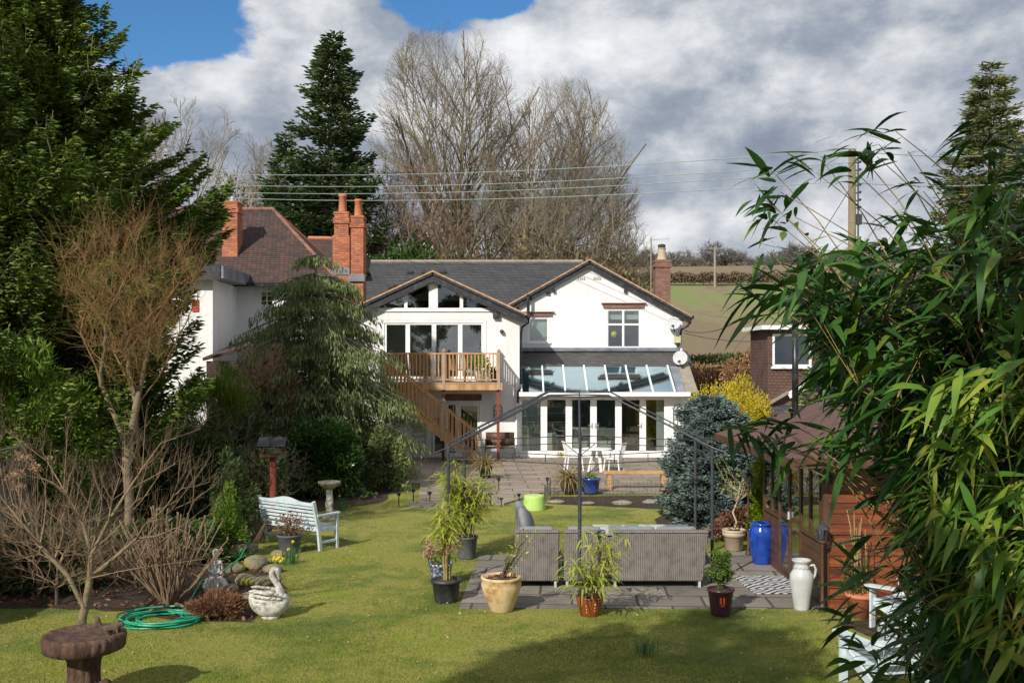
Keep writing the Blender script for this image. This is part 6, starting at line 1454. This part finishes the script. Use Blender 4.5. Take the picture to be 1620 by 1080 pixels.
# ================= VEGETATION =================
def dome(c, r, zmin, shell=.0, top=1.0):
    return lambda n: inell(n, c, r, shell, zmin)
def back_trees():
    # two tall bare limes behind the house
    d = 56; x = X(733, d); z0 = hz(0, d)-.1
    fan_tree('bare_tree', 'tallest leafless tree with domed crown directly behind the house roof', 'tree', (x, d), z0, [(0, 0, 0), (.1, 0, 3), (-.15, 0, 6), (-.1, 0, 8.5), (-.2, 0, 11)], .31, (-.8, 0, 13.0), (5.1, 4.2, 8.8), 24, 5, start=.32)
    d = 54; x = X(826, d)
    fan_tree('bare_tree', 'second leafless tree with rounded crown right of the tallest one', 'tree', (x, d), z0, [(0, 0, 0), (.25, 0, 2.5), (.8, 0, 5), (1.1, 0, 6.5), (1.5, 0, 8.5)], .28, (1.9, 0, 10.0), (4.8, 4.0, 8.2), 24, 9, start=.3)
    # scrubby olive brown trees below and between them; (px, top py, half-width m, d, label, ivy)
    sm = [(585, 252, 3.4, 52, 'brown leafless tree between dark fir and the tallest bare tree'), (668, 250, 3.2, 50, 'scrubby olive-brown tree over the left part of the grey roof ridge'),
          (775, 262, 3.4, 60, 'brown leafless tree filling the gap between the two tall bare trees'), (905, 262, 3.3, 50, 'low spreading leafless tree over the white gable apex'),
          (960, 318, 2.6, 52, 'lowest leafless tree reaching out right above the gable'), (520, 262, 2.6, 58, 'brown leafless tree behind the twin orange chimneys'),
          (405, 205, 3.3, 62, 'brown leafless tree between left spruce and the dark fir'), (300, 135, 4.2, 66, 'tall pale leafless tree just right of the big spruce'),
          (232, 175, 3.4, 64, 'pale leafless tree partly behind the big spruce'), (455, 180, 2.6, 64, 'grey leafless tree whose top shows left of the dark fir')]
    for i, (p, q, hw, d, lab) in enumerate(sm):
        H = Z(q, d)-hz(0, d); x = X(p, d)
        if i in (2, 6, 7, 9):
            fan_tree('bare_tree', lab, 'tree', (x, d), hz(0, d)-.1, [(0, 0, 0), (.1, 0, H*.18), (-.1, 0, H*.36), (0, 0, H*.6)], .2, (0, 0, H*.58), (hw*1.1, hw, H*.42), 15, 40+i, mt='twig' if i != 2 else 'twigred', lv=(8, 6, 5), rt=.009, start=.3, group='smaller leafless trees behind the houses'); continue
        f = lambda n, H=H, hw=hw: inell(n, (0, 0, H*.56), (hw, hw*.8, H*.43), .1, H*.1)
        bare_tree('bare_tree', lab, 'tree', (x, d), hz(0, d)-.1, [(0, 0, 0), (.1, 0, H*.16), (-.1, 0, H*.34), (.1, 0, H*.55)], f, 1500, .22, 'twig', 'twig' if i in (3, 4, 7, 8, 9) else 'twigred', 'bark', group='smaller leafless trees behind the houses', tw=4, twl=.9, rmin=.013, twr=.009, up=.15, bf=.35)
    # understorey
    for i, (p, q, w, d, m, lab, n) in enumerate([(640, 362, 2.4, 47, 'laurel', 'dense green holly bush above the left end of grey roof', 7000), (745, 372, 2.6, 48.5, 'ivy', 'ivy-green undergrowth above the middle of the grey roof', 5000), (860, 365, 2.8, 49, 'brush', 'brown scrub thicket behind roof left of the gable', 5000), (560, 330, 2.2, 55, 'ivy', 'green ivy thicket behind the twin orange chimneys', 4500),
                             (955, 388, 2.2, 49, 'brush', 'low brown scrub behind the white gable apex', 3500), (455, 300, 2.6, 54, 'ivy', 'ivy thicket behind the red hipped roof ridge', 4500), (370, 285, 3.2, 60, 'brush', 'brown scrub behind the left red-brick chimney', 5000), (1010, 432, 1.4, 60, 'grassy', 'green bank bush right of gable by the aerial', 1500), (700, 300, 3.2, 62, 'brush', 'brown thicket showing through base of the tallest bare tree', 6000), (850, 300, 3.4, 63, 'brush', 'brown thicket showing through base of the second bare tree', 6000)]):
        H = Z(q, d)-hz(0, d)
        bush('thicket', lab, 'bush', (X(p, d), d, hz(0, d)-.1), (w, w*.7, H/2), n, .30, .13, m, clumps=22, cs=.36, seed=20+i, group='undergrowth behind the houses')
    d = 49; conifer('fir_tree', 'tall dark fir tree left of the bare trees', 'tree', (X(508, d), d, hz(0, d)), Z(48, d)-hz(0, d), 3.3, 2.2, 620, 90, .32, .10, 'fir', brush=3, p=.62, droop=.22, upt=.3, trunk_r=.28, seed=5, lean=(.6, 0), irr=.5)
    d = 50; conifer('fir_tree', 'shorter dark fir rising against left side of the tall dark fir', 'tree', (X(452, d), d, hz(0, d)), Z(205, d)-hz(0, d), 2.2, 2, 260, 65, .32, .10, 'fir', brush=3, p=.7, droop=.22, upt=.3, trunk_r=.2, seed=8, irr=.35)
    d = 46; conifer('fir_tree', 'sparse drooping conifer at the far right edge against the clouds', 'tree', (X(1566, d), d, hz(0, d)), Z(98, d)-hz(0, d), 3.3, 3, 460, 110, .34, .09, 'farfir', p=.62, droop=.30, upt=.42, trunk_r=.22, seed=13, irr=.25, tiers=20)
    d = 24; conifer('fir_tree', 'pale green young conifer behind bamboo, right of the dormer', 'tree', (X(1302, d), d, 0), Z(545, d), 1.1, .5, 170, 60, .16, .05, 'cedar', p=.7, droop=.1, trunk_r=.06, seed=14)
back_trees()
def far():
    proto = []
    for s in range(4):
        H = 6.8+s*.6
        f = lambda n, H=H: inell(n, (0, 0, H*.6), (H*.36, H*.3, H*.42), .1, H*.15)
        T = bare_tree('distant_tree', '', 'tree', (0, 0), 0, [(0, 0, 0), (0, 0, H*.3)], f, 150, .2, 'twig', 'farbark', 'farbark', tw=6, twl=1.5, rmin=.05, twr=.05, up=.2, thresh=.5)
        proto.append(T)
    rg = random.Random(3); n = 0; used = set()
    places = []
    for k in range(64):
        u = 905+k*11.8+rg.uniform(-5, 5); d = rg.uniform(292, 330); places.append((u, d))
    marks = {1: 'left of the brick chimney', 2: 'right of the brick chimney', 3: 'at the far field pole', 4: 'just left of bamboo'}
    for k, (u, d) in enumerate(places):
        s = k % 4; T = proto[s] if s not in used else copy_tree(proto[s]); used.add(s)
        T.location = (X(u, d), d, hz(0, d)-.3); T.rotation_euler = (0, 0, rg.uniform(0, 6)); c = rg.uniform(.8, 1.25); T.scale = (c*1.2, c*1.2, c)
        T['label'] = 'one of many bare grey trees lining the distant skyline'; T['category'] = 'tree'; T['group'] = 'bare trees along the distant skyline'
    def hedge(name, lab, x0, x1, d, h, m, n, ln, w=1.2, amp=.25, gr=None, dslope=0):
        T = None; P = np.stack([RNG.uniform(x0, x1, n), RNG.normal(0, w*.4, n), RNG.uniform(0, 1, n)**.7], 1)
        hh = h*(1+amp*np.sin(P[:, 0]*2.1/h+1)+amp*.6*np.sin(P[:, 0]*5.3/h)); P[:, 2] *= hh
        P[:, 1] += d+dslope*(P[:, 0]-x0); P[:, 2] += np.array([hz(0, y) for y in P[:, 1]])-.1
        V, Q = leaves(P, rv(n)+[0, -.3, .5], ln, ln*.5); c = [(x0+x1)/2, d, 0]
        o = npmesh(name, V-np.array(c), Q, m); o.location = c; tag(o, lab, 'hedge', gr); return o
    hedge('field_hedge', 'long brown bare hedge crossing the top of the sloping field', X(985, 182), X(1640, 182), 182, 1.7, 'hedge', 36000, .4, 1.6, .12)
    hedge('field_hedge', 'dark far hedge at foot of the distant trees', X(900, 290), X(1640, 290), 290, 2.4, 'hedge', 15000, .9, 2, .2)
    hedge('green_hedge', 'narrow clipped dark green hedge at the bottom of the field', X(1075, 62), X(1290, 62), 62, 2.5, 'shrub', 9000, .22, .8, .05)
    hedge('beech_hedge', 'broad russet brown beech hedge behind the yellow conifer', X(1080, 46), X(1250, 46), 47, 3.0, 'beech', 16000, .16, 2.2, .06)
    bush('russet_shrub', 'rounded orange-brown shrub beside the brown dormer wall', 'shrub', (X(1180, 43), 43, 0), (1.1, .9, Z(560, 43)/2), 5000, .13, .08, 'beech', clumps=30, cs=.35, seed=44)
    m = MB(); d = 186
    # ruined orange-brown field barn bit near chimney
far()

def garden_shrubs():
    d = 30; bush('golden_conifer', 'rounded bright golden yellow conifer behind the blue spruce', 'shrub', (X(1152, d), d, 0), (1.28, .9, Z(592, d)/2), 17000, .10, .03, 'yellow', clumps=46, cs=.30, seed=6, up=.9)
    d = 31; bush('golden_conifer', 'narrower golden conifer close to right corner of the lean-to', 'shrub', (X(1108, d), d, 0), (.55, .5, Z(616, d)/2), 7000, .10, .03, 'yellow', clumps=26, cs=.32, seed=7, up=.9)
    d = 20.4; conifer('blue_spruce', 'broad silvery blue spruce at right edge of the lawn', 'conifer', (X(1125, d), d, 0), Z(624, d), 1.15, .08, 620, 120, .085, .026, 'blue', p=.42, cap=.88, droop=.10, upt=.25, trunk_r=.07, seed=9, brush=3, irr=.22, side=.5)
    d = 18.9; bush('lime_conifer', 'slim vivid lime green conifer beside summerhouse corner', 'conifer', (X(1207, d), d, 0), (.30, .28, Z(716, d)/2), 9000, .07, .022, 'lime', clumps=34, cs=.30, seed=10, up=1.2)
    d = 19.3; bush('dark_shrub', 'low purplish brown shrub between blue spruce and buff pot', 'shrub', (X(1165, d), d, 0), (.5, .35, .38), 2600, .06, .035, 'heather', clumps=20, cs=.35, seed=11)
    d = 23; bush('dark_shrub', 'mid green shrub behind the blue urn', 'shrub', (X(1190, d), d, 0), (.7, .5, .75), 4000, .09, .04, 'shrub', clumps=20, cs=.35, seed=12)
    # left side
    d = 25.6; bush('camellia_bush', 'rounded glossy dark green camellia behind the pedestal birdbath', 'shrub', (X(505, d), d, 0), (1.15, .95, Z(655, d)/2), 15000, .11, .055, 'laurel', clumps=46, cs=.30, seed=15)
    # weeping cedar
    d = 28.5; conifer('weeping_cedar', 'broad weeping grey-green cedar hiding left part of the balcony', 'tree', (X(500, d), d, 0), Z(398, d), 3.0, .45, 380, 300, .15, .034, 'cedar', p=.42, droop=.10, upt=-.22, trunk_r=.19, bark='bark', seed=17, hang=.26, irr=.38, side=.5, tiers=11)
    # big spruces left
    d = 22.5; conifer('big_spruce', 'huge dark spruce filling upper left, top out of frame', 'tree', (X(42, d), d, 0), 15.4, 7.4, .3, 900, 420, .17, .045, 'spruce', brush=3, p=1.35, cap=3.6, droop=.20, upt=.42, trunk_r=.3, seed=21, shoots=700, irr=.22, side=.4)
    d = 19.5; conifer('big_spruce', 'nearer spruce with upright shoots at the left picture edge', 'tree', (X(-70, d), d, 0), 11.4, 5.5, .3, 600, 330, .15, .042, 'spruce', brush=3, p=1.1, cap=3.5, droop=.16, upt=.42, trunk_r=.25, seed=22, shoots=420, irr=.25, side=.4)
    # golden green cypress
    d = 17.8; bush('cypress_bush', 'feathery light green cypress above the fence at left edge', 'conifer', (X(42, d), d, 0), (1.25, .9, Z(548, d)/2), 24000, .16, .03, 'cypress', clumps=60, cs=.26, seed=23, up=.35)
    # grassy mound shrub
    d = 26.5; bush('bamboo_shrub', 'bright yellow-green grassy shrub below the white neighbour wall', 'shrub', (X(345, d), d, 0), (1.25, .8, Z(560, d)/2), 9000, .26, .028, 'grassy', clumps=34, cs=.30, seed=24, up=1.0)
    d = 27.2; bush('fern_shrub', 'pinkish brown feathery shrub left of the weeping cedar', 'shrub', (X(420, d), d, 0), (1.0, .8, Z(545, d)/2), 7000, .16, .03, 'dry', clumps=30, cs=.32, seed=25, up=.6)
    # dark fill shrubs along the fence
    fill = [(205, 23.5, 1.4, 2.5, 'shrub', 'dark shrub behind the willow trunk', 5200), (290, 22.0, 1.3, 2.0, 'shrub', 'dark shrub right of the willow trunk', 5200), (370, 22.5, 1.2, 1.9, 'ivy', 'dark ivy-covered shrub left of the bird table', 5200), (130, 21, 1.2, 2.3, 'shrub', 'dark shrub over the fence beneath the big spruce', 4200), (30, 15.2, .8, 1.0, 'shrub', 'low dark shrub at left edge before the fence', 3000),
            (110, 15.5, .9, .9, 'shrub', 'low dark shrub behind the small bare acer', 3000), (612, 26.8, .55, 1.8, 'cedar', 'shaded green shrub at left of the staircase', 4200), (395, 25.5, 1.0, 2.3, 'shrub', 'dark shrub between grassy shrub and camellia', 4200), (560, 27.2, .9, 1.5, 'shrub', 'shaded low shrub right of the camellia', 2600), (300, 17.2, .6, .8, 'ivy', 'low dark shrub behind the cut stems', 2400), (230, 16.8, .7, .9, 'shrub', 'low dark shrub behind bare acer, near willow base', 2400)]
    for i, (p, d, w, H, m, lab, n) in enumerate(fill): bush('dark_shrub', lab, 'shrub', (X(p, d), d, 0), (w, w*.7, H/2), n, .12, .05, m, clumps=26, cs=.34, seed=30+i, group='dark shrubs of the left border')
    d = 17.6; bush('dwarf_conifer', 'pointed mid-green dwarf conifer left of the bench', 'conifer', (X(362, d), d, 0), (.34, .3, Z(762, d)/2), 6000, .06, .02, 'cypress', clumps=30, cs=.28, seed=50, up=.9, shape=lambda P: P*np.stack([1-.5*P[:, 2], 1-.5*P[:, 2], np.ones(len(P))], 1)*[.8, .8, 1])
    d = 18.9; bush('dwarf_conifer', 'feathery darker dwarf conifer behind the pointed one', 'conifer', (X(368, d), d, 0), (.5, .4, Z(712, d)/2), 6000, .10, .02, 'shrub', clumps=30, cs=.3, seed=51, up=.3)
    d = 14.0; T = bush('russet_clump', 'low dry russet heather clump at the edge of the left bed', 'plant', (*G(345, 978), 0), (.50, .28, .16), 5200, .09, .012, 'heather', clumps=26, cs=.3, seed=52, up=.6)
    for i, (p, q, lab) in enumerate(((60, 722, 'pale dried flower heads at left beside the fence'), (35, 745, 'second pale dried flower heads lower at the left edge'))):
        d = 14.8; T = thing('dried_hydrangea', lab, 'plant', (X(p, d), d, 0)); H = Z(q, d)
        hd = [(random.uniform(-.3, .3), random.uniform(-.2, .2), H+random.uniform(-.2, .06)) for _ in range(8)]; stems(T, [([(0, 0, 0), (h[0]*.4, h[1]*.4, h[2]*.6), h], [.008, .005, .003]) for h in hd], 'twigred')
        P = np.concatenate([np.array(h)+rv(50)*RNG.uniform(.01, .07, (50, 1)) for h in hd]); npmesh('flower_head', *leaves(P, rv(len(P)), .03, .025), 'dry', T, False)
    for i, (p, q, lab) in enumerate(((378, 842, 'green clump of strappy leaves between dwarf conifer and bench'), (255, 770, 'strappy green leaves in the middle of the cut brown stems'))):
        d = (17.4, 15.0)[i]; T = thing('leaf_clump', lab, 'plant', (X(p, d), d, 0)); n = 90; D = rv(n)*[1, 1, .3]+[0, 0, 1.0]; npmesh('foliage', *blades(np.zeros((n, 3)), D, .55*RNG.uniform(.6, 1.1, n), .022, RNG.uniform(.2, .7, n)), 'daff', T, False)
garden_shrubs()

def bare_shrubs():
    # twisted willow
    d = 17.8; x = X(203, d)
    tr = [(0, 0, 0), (.02, 0, 1.0), (-.03, 0, 1.6), (-.02, 0, 1.92)]
    LB = [[(-.02, 0, 1.95), (-.24, 0, 2.5), (-.52, .1, 3.05), (-.62, .1, 3.4), (-.9, .1, 4.0)], [(-.02, 0, 1.95), (.05, 0, 2.2), (.14, 0, 2.7), (.33, -.05, 3.5), (.5, -.1, 4.2)], [(.14, 0, 2.7), (-.05, .15, 3.3), (-.1, .2, 4.0)], [(.14, 0, 2.7), (.5, .1, 3.2), (.8, .1, 3.8)]]
    forks = np.array([(-.14, 0, 2.0), (-.3, 0, 2.5), (-.5, .1, 3.1), (-.7, .1, 3.6), (.12, 0, 2.0), (.2, -.1, 2.7), (.35, 0, 3.3), (.55, .1, 3.9), (.1, .2, 3.3), (0, .3, 3.9), (-.3, -.2, 3.8)])
    def f(n):
        a = inell(n, (.05, 0, 4.55), (1.55, 1.0, 1.55), .1, 2.95); k = (a[:, 2]-3.4); a[:, 0] *= .55+.2*np.clip(k, 0, 2.2); return a
    bare_tree('twisted_willow', 'contorted bare willow with rough forked trunk in the left bed', 'tree', (x, d), 0, tr, f, 420, .085, 'twig', 'willow', 'willowbark', bf=.3, tw=6, twl=1.0, rmin=.0045, twr=.0036, wig=.5, thresh=.34, up=1.0, power=.56, sm=1, limbs=LB)
    # foreground bare acer
    d = 12.85; x = X(130, d)
    def f(n):
        u = RNG.uniform(-1, 1, n); r = RNG.uniform(.35, 1, n)
        a = np.stack([u*1.65*r**.5, RNG.normal(0, .4, n), 1.05+RNG.uniform(-.15, 1, n)*1.15+.85*u*u*RNG.uniform(0, 1, n)], 1); a[:, 0] += .2
        return a
    bare_tree('bare_acer', 'small leafless acer with fine reddish twigs behind the log birdbath', 'tree', (x, d), 0, [(0, 0, 0), (0, 0, .18), (.03, 0, .3)], f, 210, .056, 'twig', 'twigred', 'willowbark', bf=.6, tw=4, twl=.42, rmin=.0028, twr=.0018, thresh=.28, up=.6, power=.5, limbs=[[(.03, 0, .3), (.1, 0, .7), (.12, 0, 1.0), (.16, 0, 1.08), (.35, -.05, 1.42), (.57, -.05, 1.78), (.78, 0, 2.12), (1.0, .05, 2.44), (1.5, .1, 2.62)], [(.12, 0, 1.0), (-.02, .05, 1.42), (-.26, .05, 1.84), (-.5, .1, 2.2), (-1.06, .1, 2.61)], [(.03, 0, .3), (-.16, -.05, .74), (-.5, -.1, 1.14), (-1.06, -.1, 1.84)], [(.57, -.05, 1.78), (.57, -.05, 2.6)], [(-.26, .05, 1.84), (-.23, .1, 2.65)], [(.78, 0, 2.12), (.85, -.1, 2.7)]])
    # cut-stem shrub
    x, y = G(268, 955); T = thing('cut_stem_shrub', 'bare shrub of thick pruned brown stems between acer and girl statue', 'shrub', (x, y, 0)); st = []
    for i in range(74):
        a = random.uniform(0, 6.28); e = random.uniform(.15, 1.0); H = random.uniform(.75, 1.35)*(1.08-.22*e); p = [Vector((math.cos(a)*.07, math.sin(a)*.07, 0))]
        for k in range(5): t = (k+1)/5; p.append(Vector((math.cos(a)*(.07+e*.78*t**.9)+random.uniform(-.02, .02), math.sin(a)*(.07+e*.5*t**.9)+random.uniform(-.02, .02), H*t)))
        st.append((p, [.016, .014, .012, .011, .010, .010]))
        if i % 2: q = p[3]; st.append(([q, q+Vector((random.uniform(-.12, .12), random.uniform(-.08, .08), .2)), q+Vector((random.uniform(-.14, .14), random.uniform(-.1, .1), .42))], [.010, .009, .008]))
        st.append(([p[5], p[5]+Vector((random.uniform(-.02, .02), 0, .045))], [.015, .011]))
    stems(T, st, 'twigred')
    for (p, q, d, lab, R_) in ((330, 640, 23, 'tangle of thin bare twigs before the grassy shrub', 1.5), (420, 700, 22.3, 'pale lichened bare twigs hanging round the bird table', 1.0), (90, 800, 14.3, 'low mesh of bare twigs behind the acer', 1.1), (215, 860, 15.4, 'fine bare twigs at the base of the willow', .9)):
        H = Z(q, d); f = lambda n, H=H, R_=R_: inell(n, (0, 0, H*.6), (R_, R_*.5, H*.45), .0, .15)
        bare_tree('twiggy_shrub', lab, 'shrub', (X(p, d), d), 0, [(0, 0, 0), (0, 0, .25)], f, 330, .03, 'twig', 'twig' if d > 22 else 'twigred', 'brownbark', bf=.4, tw=3, twl=.30, rmin=.004, twr=.0026, thresh=.5, up=.1, group='tangled bare twigs of the left border')
bare_shrubs()

def bamboo_front():
    T = thing('bamboo_clump', 'large dark green bamboo filling the right foreground', 'bamboo', (3.2, 5.2, 0))
    # outline of the leafy mass seen in the xz plane at y = 5 (metres)
    def xz(p): return ((p[0]-810)/315.0, CH-(p[1]-HY)/315.0)
    mass = [xz(p) for p in [(1240, 420), (1292, 385), (1400, 378), (1480, 350), (1560, 305), (1620, 270), (1750, 235), (1800, 1300), (1480, 1300), (1450, 1090), (1432, 960), (1435, 860), (1415, 780), (1370, 725), (1322, 690), (1340, 640), (1318, 585), (1298, 530), (1240, 470)]]
    core = [xz(p) for p in [(1320, 450), (1400, 430), (1500, 400), (1750, 340), (1800, 1300), (1540, 1300), (1510, 1090), (1480, 960), (1480, 860), (1465, 780), (1430, 720), (1370, 660), (1350, 590), (1310, 530), (1290, 470)]]
    rg = np.random.default_rng(11)
    def sample(poly, n, y0, y1):
        xs = [p[0] for p in poly]; zs = [p[1] for p in poly]; out = []
        while len(out) < n:
            a = np.stack([rg.uniform(min(xs), max(xs), n), rg.uniform(min(zs), max(zs), n)], 1); a = a[inpoly(a, poly)]
            out += list(a)
        a = np.array(out[:n]); y = rg.uniform(y0, y1, n)
        s = y/5.0
        return np.stack([a[:, 0]*(1+(s-1)*.9), y, CH+(a[:, 1]-CH)*(1+(s-1)*.9)], 1)
    K = np.concatenate([sample(mass, 800, 4.3, 6.2), sample(core, 1500, 4.6, 6.6)])
    # hand-placed sprays that stand clear of the mass
    extra = [(1222, 262), (1205, 318), (1228, 320), (1215, 345), (1250, 345), (1300, 255), (1296, 268), (1385, 228), (1378, 250), (1400, 215), (1232, 300), (1345, 275), (1340, 240), (1420, 245), (1195, 470), (1205, 500), (1206, 420), (1215, 395), (1205, 445), (1170, 672), (1195, 690), (1215, 668), (1240, 690), (1265, 700), (1220, 705), (1255, 672), (1190, 682), (1290, 715), (1310, 735), (1300, 690), (1230, 720), (1350, 960), (1340, 985), (1360, 1010), (1375, 935), (1365, 900), (1380, 1050), (1400, 1075), (1355, 860), (1350, 1030), (1500, 330), (1480, 275), (1460, 300), (1530, 215), (1560, 240), (1600, 225), (1440, 340)]
    E = []
    for p in extra: a = xz(p); E.append((a[0]+.02, 5.0+rg.uniform(-.15, .15), a[1]))
    E = np.array(E); C = np.concatenate([K, E])
    n = len(C); k = 7; b = np.repeat(np.arange(n), k)
    # each cluster fans out from a twig tip; fans mostly point left (towards the light) and droop
    az = rg.normal(math.pi*1.05, .95, n); d0 = np.stack([np.cos(az), np.sin(az)*.7, rg.normal(0, .25, n)], 1)
    D = d0[b]+rg.normal(0, .42, (len(b), 3))*np.array([.9, .9, .8]); D[:, 2] -= .10
    P = C[b]+rg.normal(0, .035, (len(b), 3)); ln = rg.uniform(.11, .25, len(b)); wd = ln*.17+.004
    keep = rg.uniform(0, 1, len(b)) < .92
    V, Q = blades(P[keep], D[keep], ln[keep], wd[keep], rg.uniform(.05, .65, keep.sum()), 5, .35)
    npmesh('foliage', V, Q, 'bamboo', T)
    # lower leaves in the brighter leaf colour, painted as if sunlit
    Y = sample([xz(p) for p in [(1450, 600), (1640, 560), (1640, 1040), (1440, 960)]], 80, 4.0, 4.6); b = np.repeat(np.arange(80), 6)
    D = np.stack([rg.normal(-.6, .8, 480), rg.normal(-.2, .5, 480), rg.normal(-.25, .5, 480)], 1); ln = rg.uniform(.11, .23, 480)
    npmesh('sunlit_foliage', *blades(Y[b]+rg.normal(0, .03, (480, 3)), D, ln, ln*.18, rg.uniform(.1, .7, 480), 5, .35), 'bamboolit', T)
    # culms: from the ground, each arching to some clusters
    A = []; B = []; ra = []; rb = []
    def chain(pts, r0, r1):
        for i in range(len(pts)-1):
            t0 = i/(len(pts)-1); t1 = (i+1)/(len(pts)-1); A.append(pts[i]); B.append(pts[i+1]); ra.append(r0+(r1-r0)*t0); rb.append(r0+(r1-r0)*t1)
    tips = np.concatenate([E[::1], K[rg.choice(len(K), 110, replace=False)]])
    for q in tips:
        bx = 2.55+rg.uniform(0, 1.3)+max(0, q[0]-2)*.5; by = q[1]+rg.uniform(-.5, .5); base_ = np.array([bx, by, 0.0]); H = q[2]
        mid = np.array([bx-(bx-q[0])*.35, by*.7+q[1]*.3, H*.62]); ctl = [base_, np.array([bx-(bx-q[0])*.08, by, H*.3]), mid, np.array([bx-(bx-q[0])*.7, q[1], H*.88+.05]), q]
        pts = []
        for i in range(13):
            t = i/12*(len(ctl)-1); k2 = min(int(t), len(ctl)-2); u = t-k2; p0 = ctl[max(0, k2-1)]; p1 = ctl[k2]; p2 = ctl[k2+1]; p3 = ctl[min(len(ctl)-1, k2+2)]
            pts.append(.5*((2*p1)+(-p0+p2)*u+(2*p0-5*p1+4*p2-p3)*u*u+(-p0+3*p1-3*p2+p3)*u**3))
        chain(pts, .0105, .0018)
    V, Q = segs(A, B, ra, rb, 5); npmesh('cane', V, Q, 'cane', T)
    # twiglets linking clusters to nearest cane points
    A2 = np.array(B); idx = [int(np.argmin(np.sum((A2-c)**2, 1))) for c in C]; P0 = A2[idx]; m = np.linalg.norm(P0-C, axis=1) > .03
    V, Q = segs(P0[m], C[m], np.full(m.sum(), .0022), np.full(m.sum(), .0012), 3); npmesh('twig', V, Q, 'cane', T)
bamboo_front()

def shade_trees():
    # garden trees standing beside and behind the viewpoint; their shade falls over the foreground
    for i, (x, y, H, Rr, lab, n) in enumerate(((-1.2, -2.6, 12.5, 2.4, 'tall evergreen behind the viewpoint shading the bamboo', 15000), (-5.6, -.9, 12.0, 2.5, 'tall evergreen left behind the viewpoint shading the front lawn', 30000), (4.8, -3.5, 9, 2.0, 'smaller evergreen right behind the viewpoint', 16000))):
        T = thing('garden_tree', lab, 'tree', (x, y, 0)); m = MB(); m.tube([(0, 0, 0), (.1, 0, H*.5), (0, 0, H*.9)], [.25, .16, .04], 8); m.build('trunk', 'bark', T, True, world=False)
        c = inell(36, (0, 0, H*.66), (Rr, Rr, H*.30)); P = c[RNG.integers(0, 36, n)]+rv(n)*RNG.uniform(0, .62, (n, 1)); npmesh('crown', *leaves(P, rv(n), .2, .1), 'shrub', T, False)
    conifer('conifer', 'dense conifer beyond the fence outside left edge of the view', 'tree', (-13.2, 11.0, 0), 7.4, 2.7, .3, 330, 120, .22, .09, 'spruce', p=.5, seed=61)
    conifer('conifer', 'second dense conifer beyond the fence outside left of the view', 'tree', (-11.8, 6.6, 0), 5.6, 2.1, .3, 240, 110, .22, .09, 'spruce', p=.5, seed=62)
shade_trees()
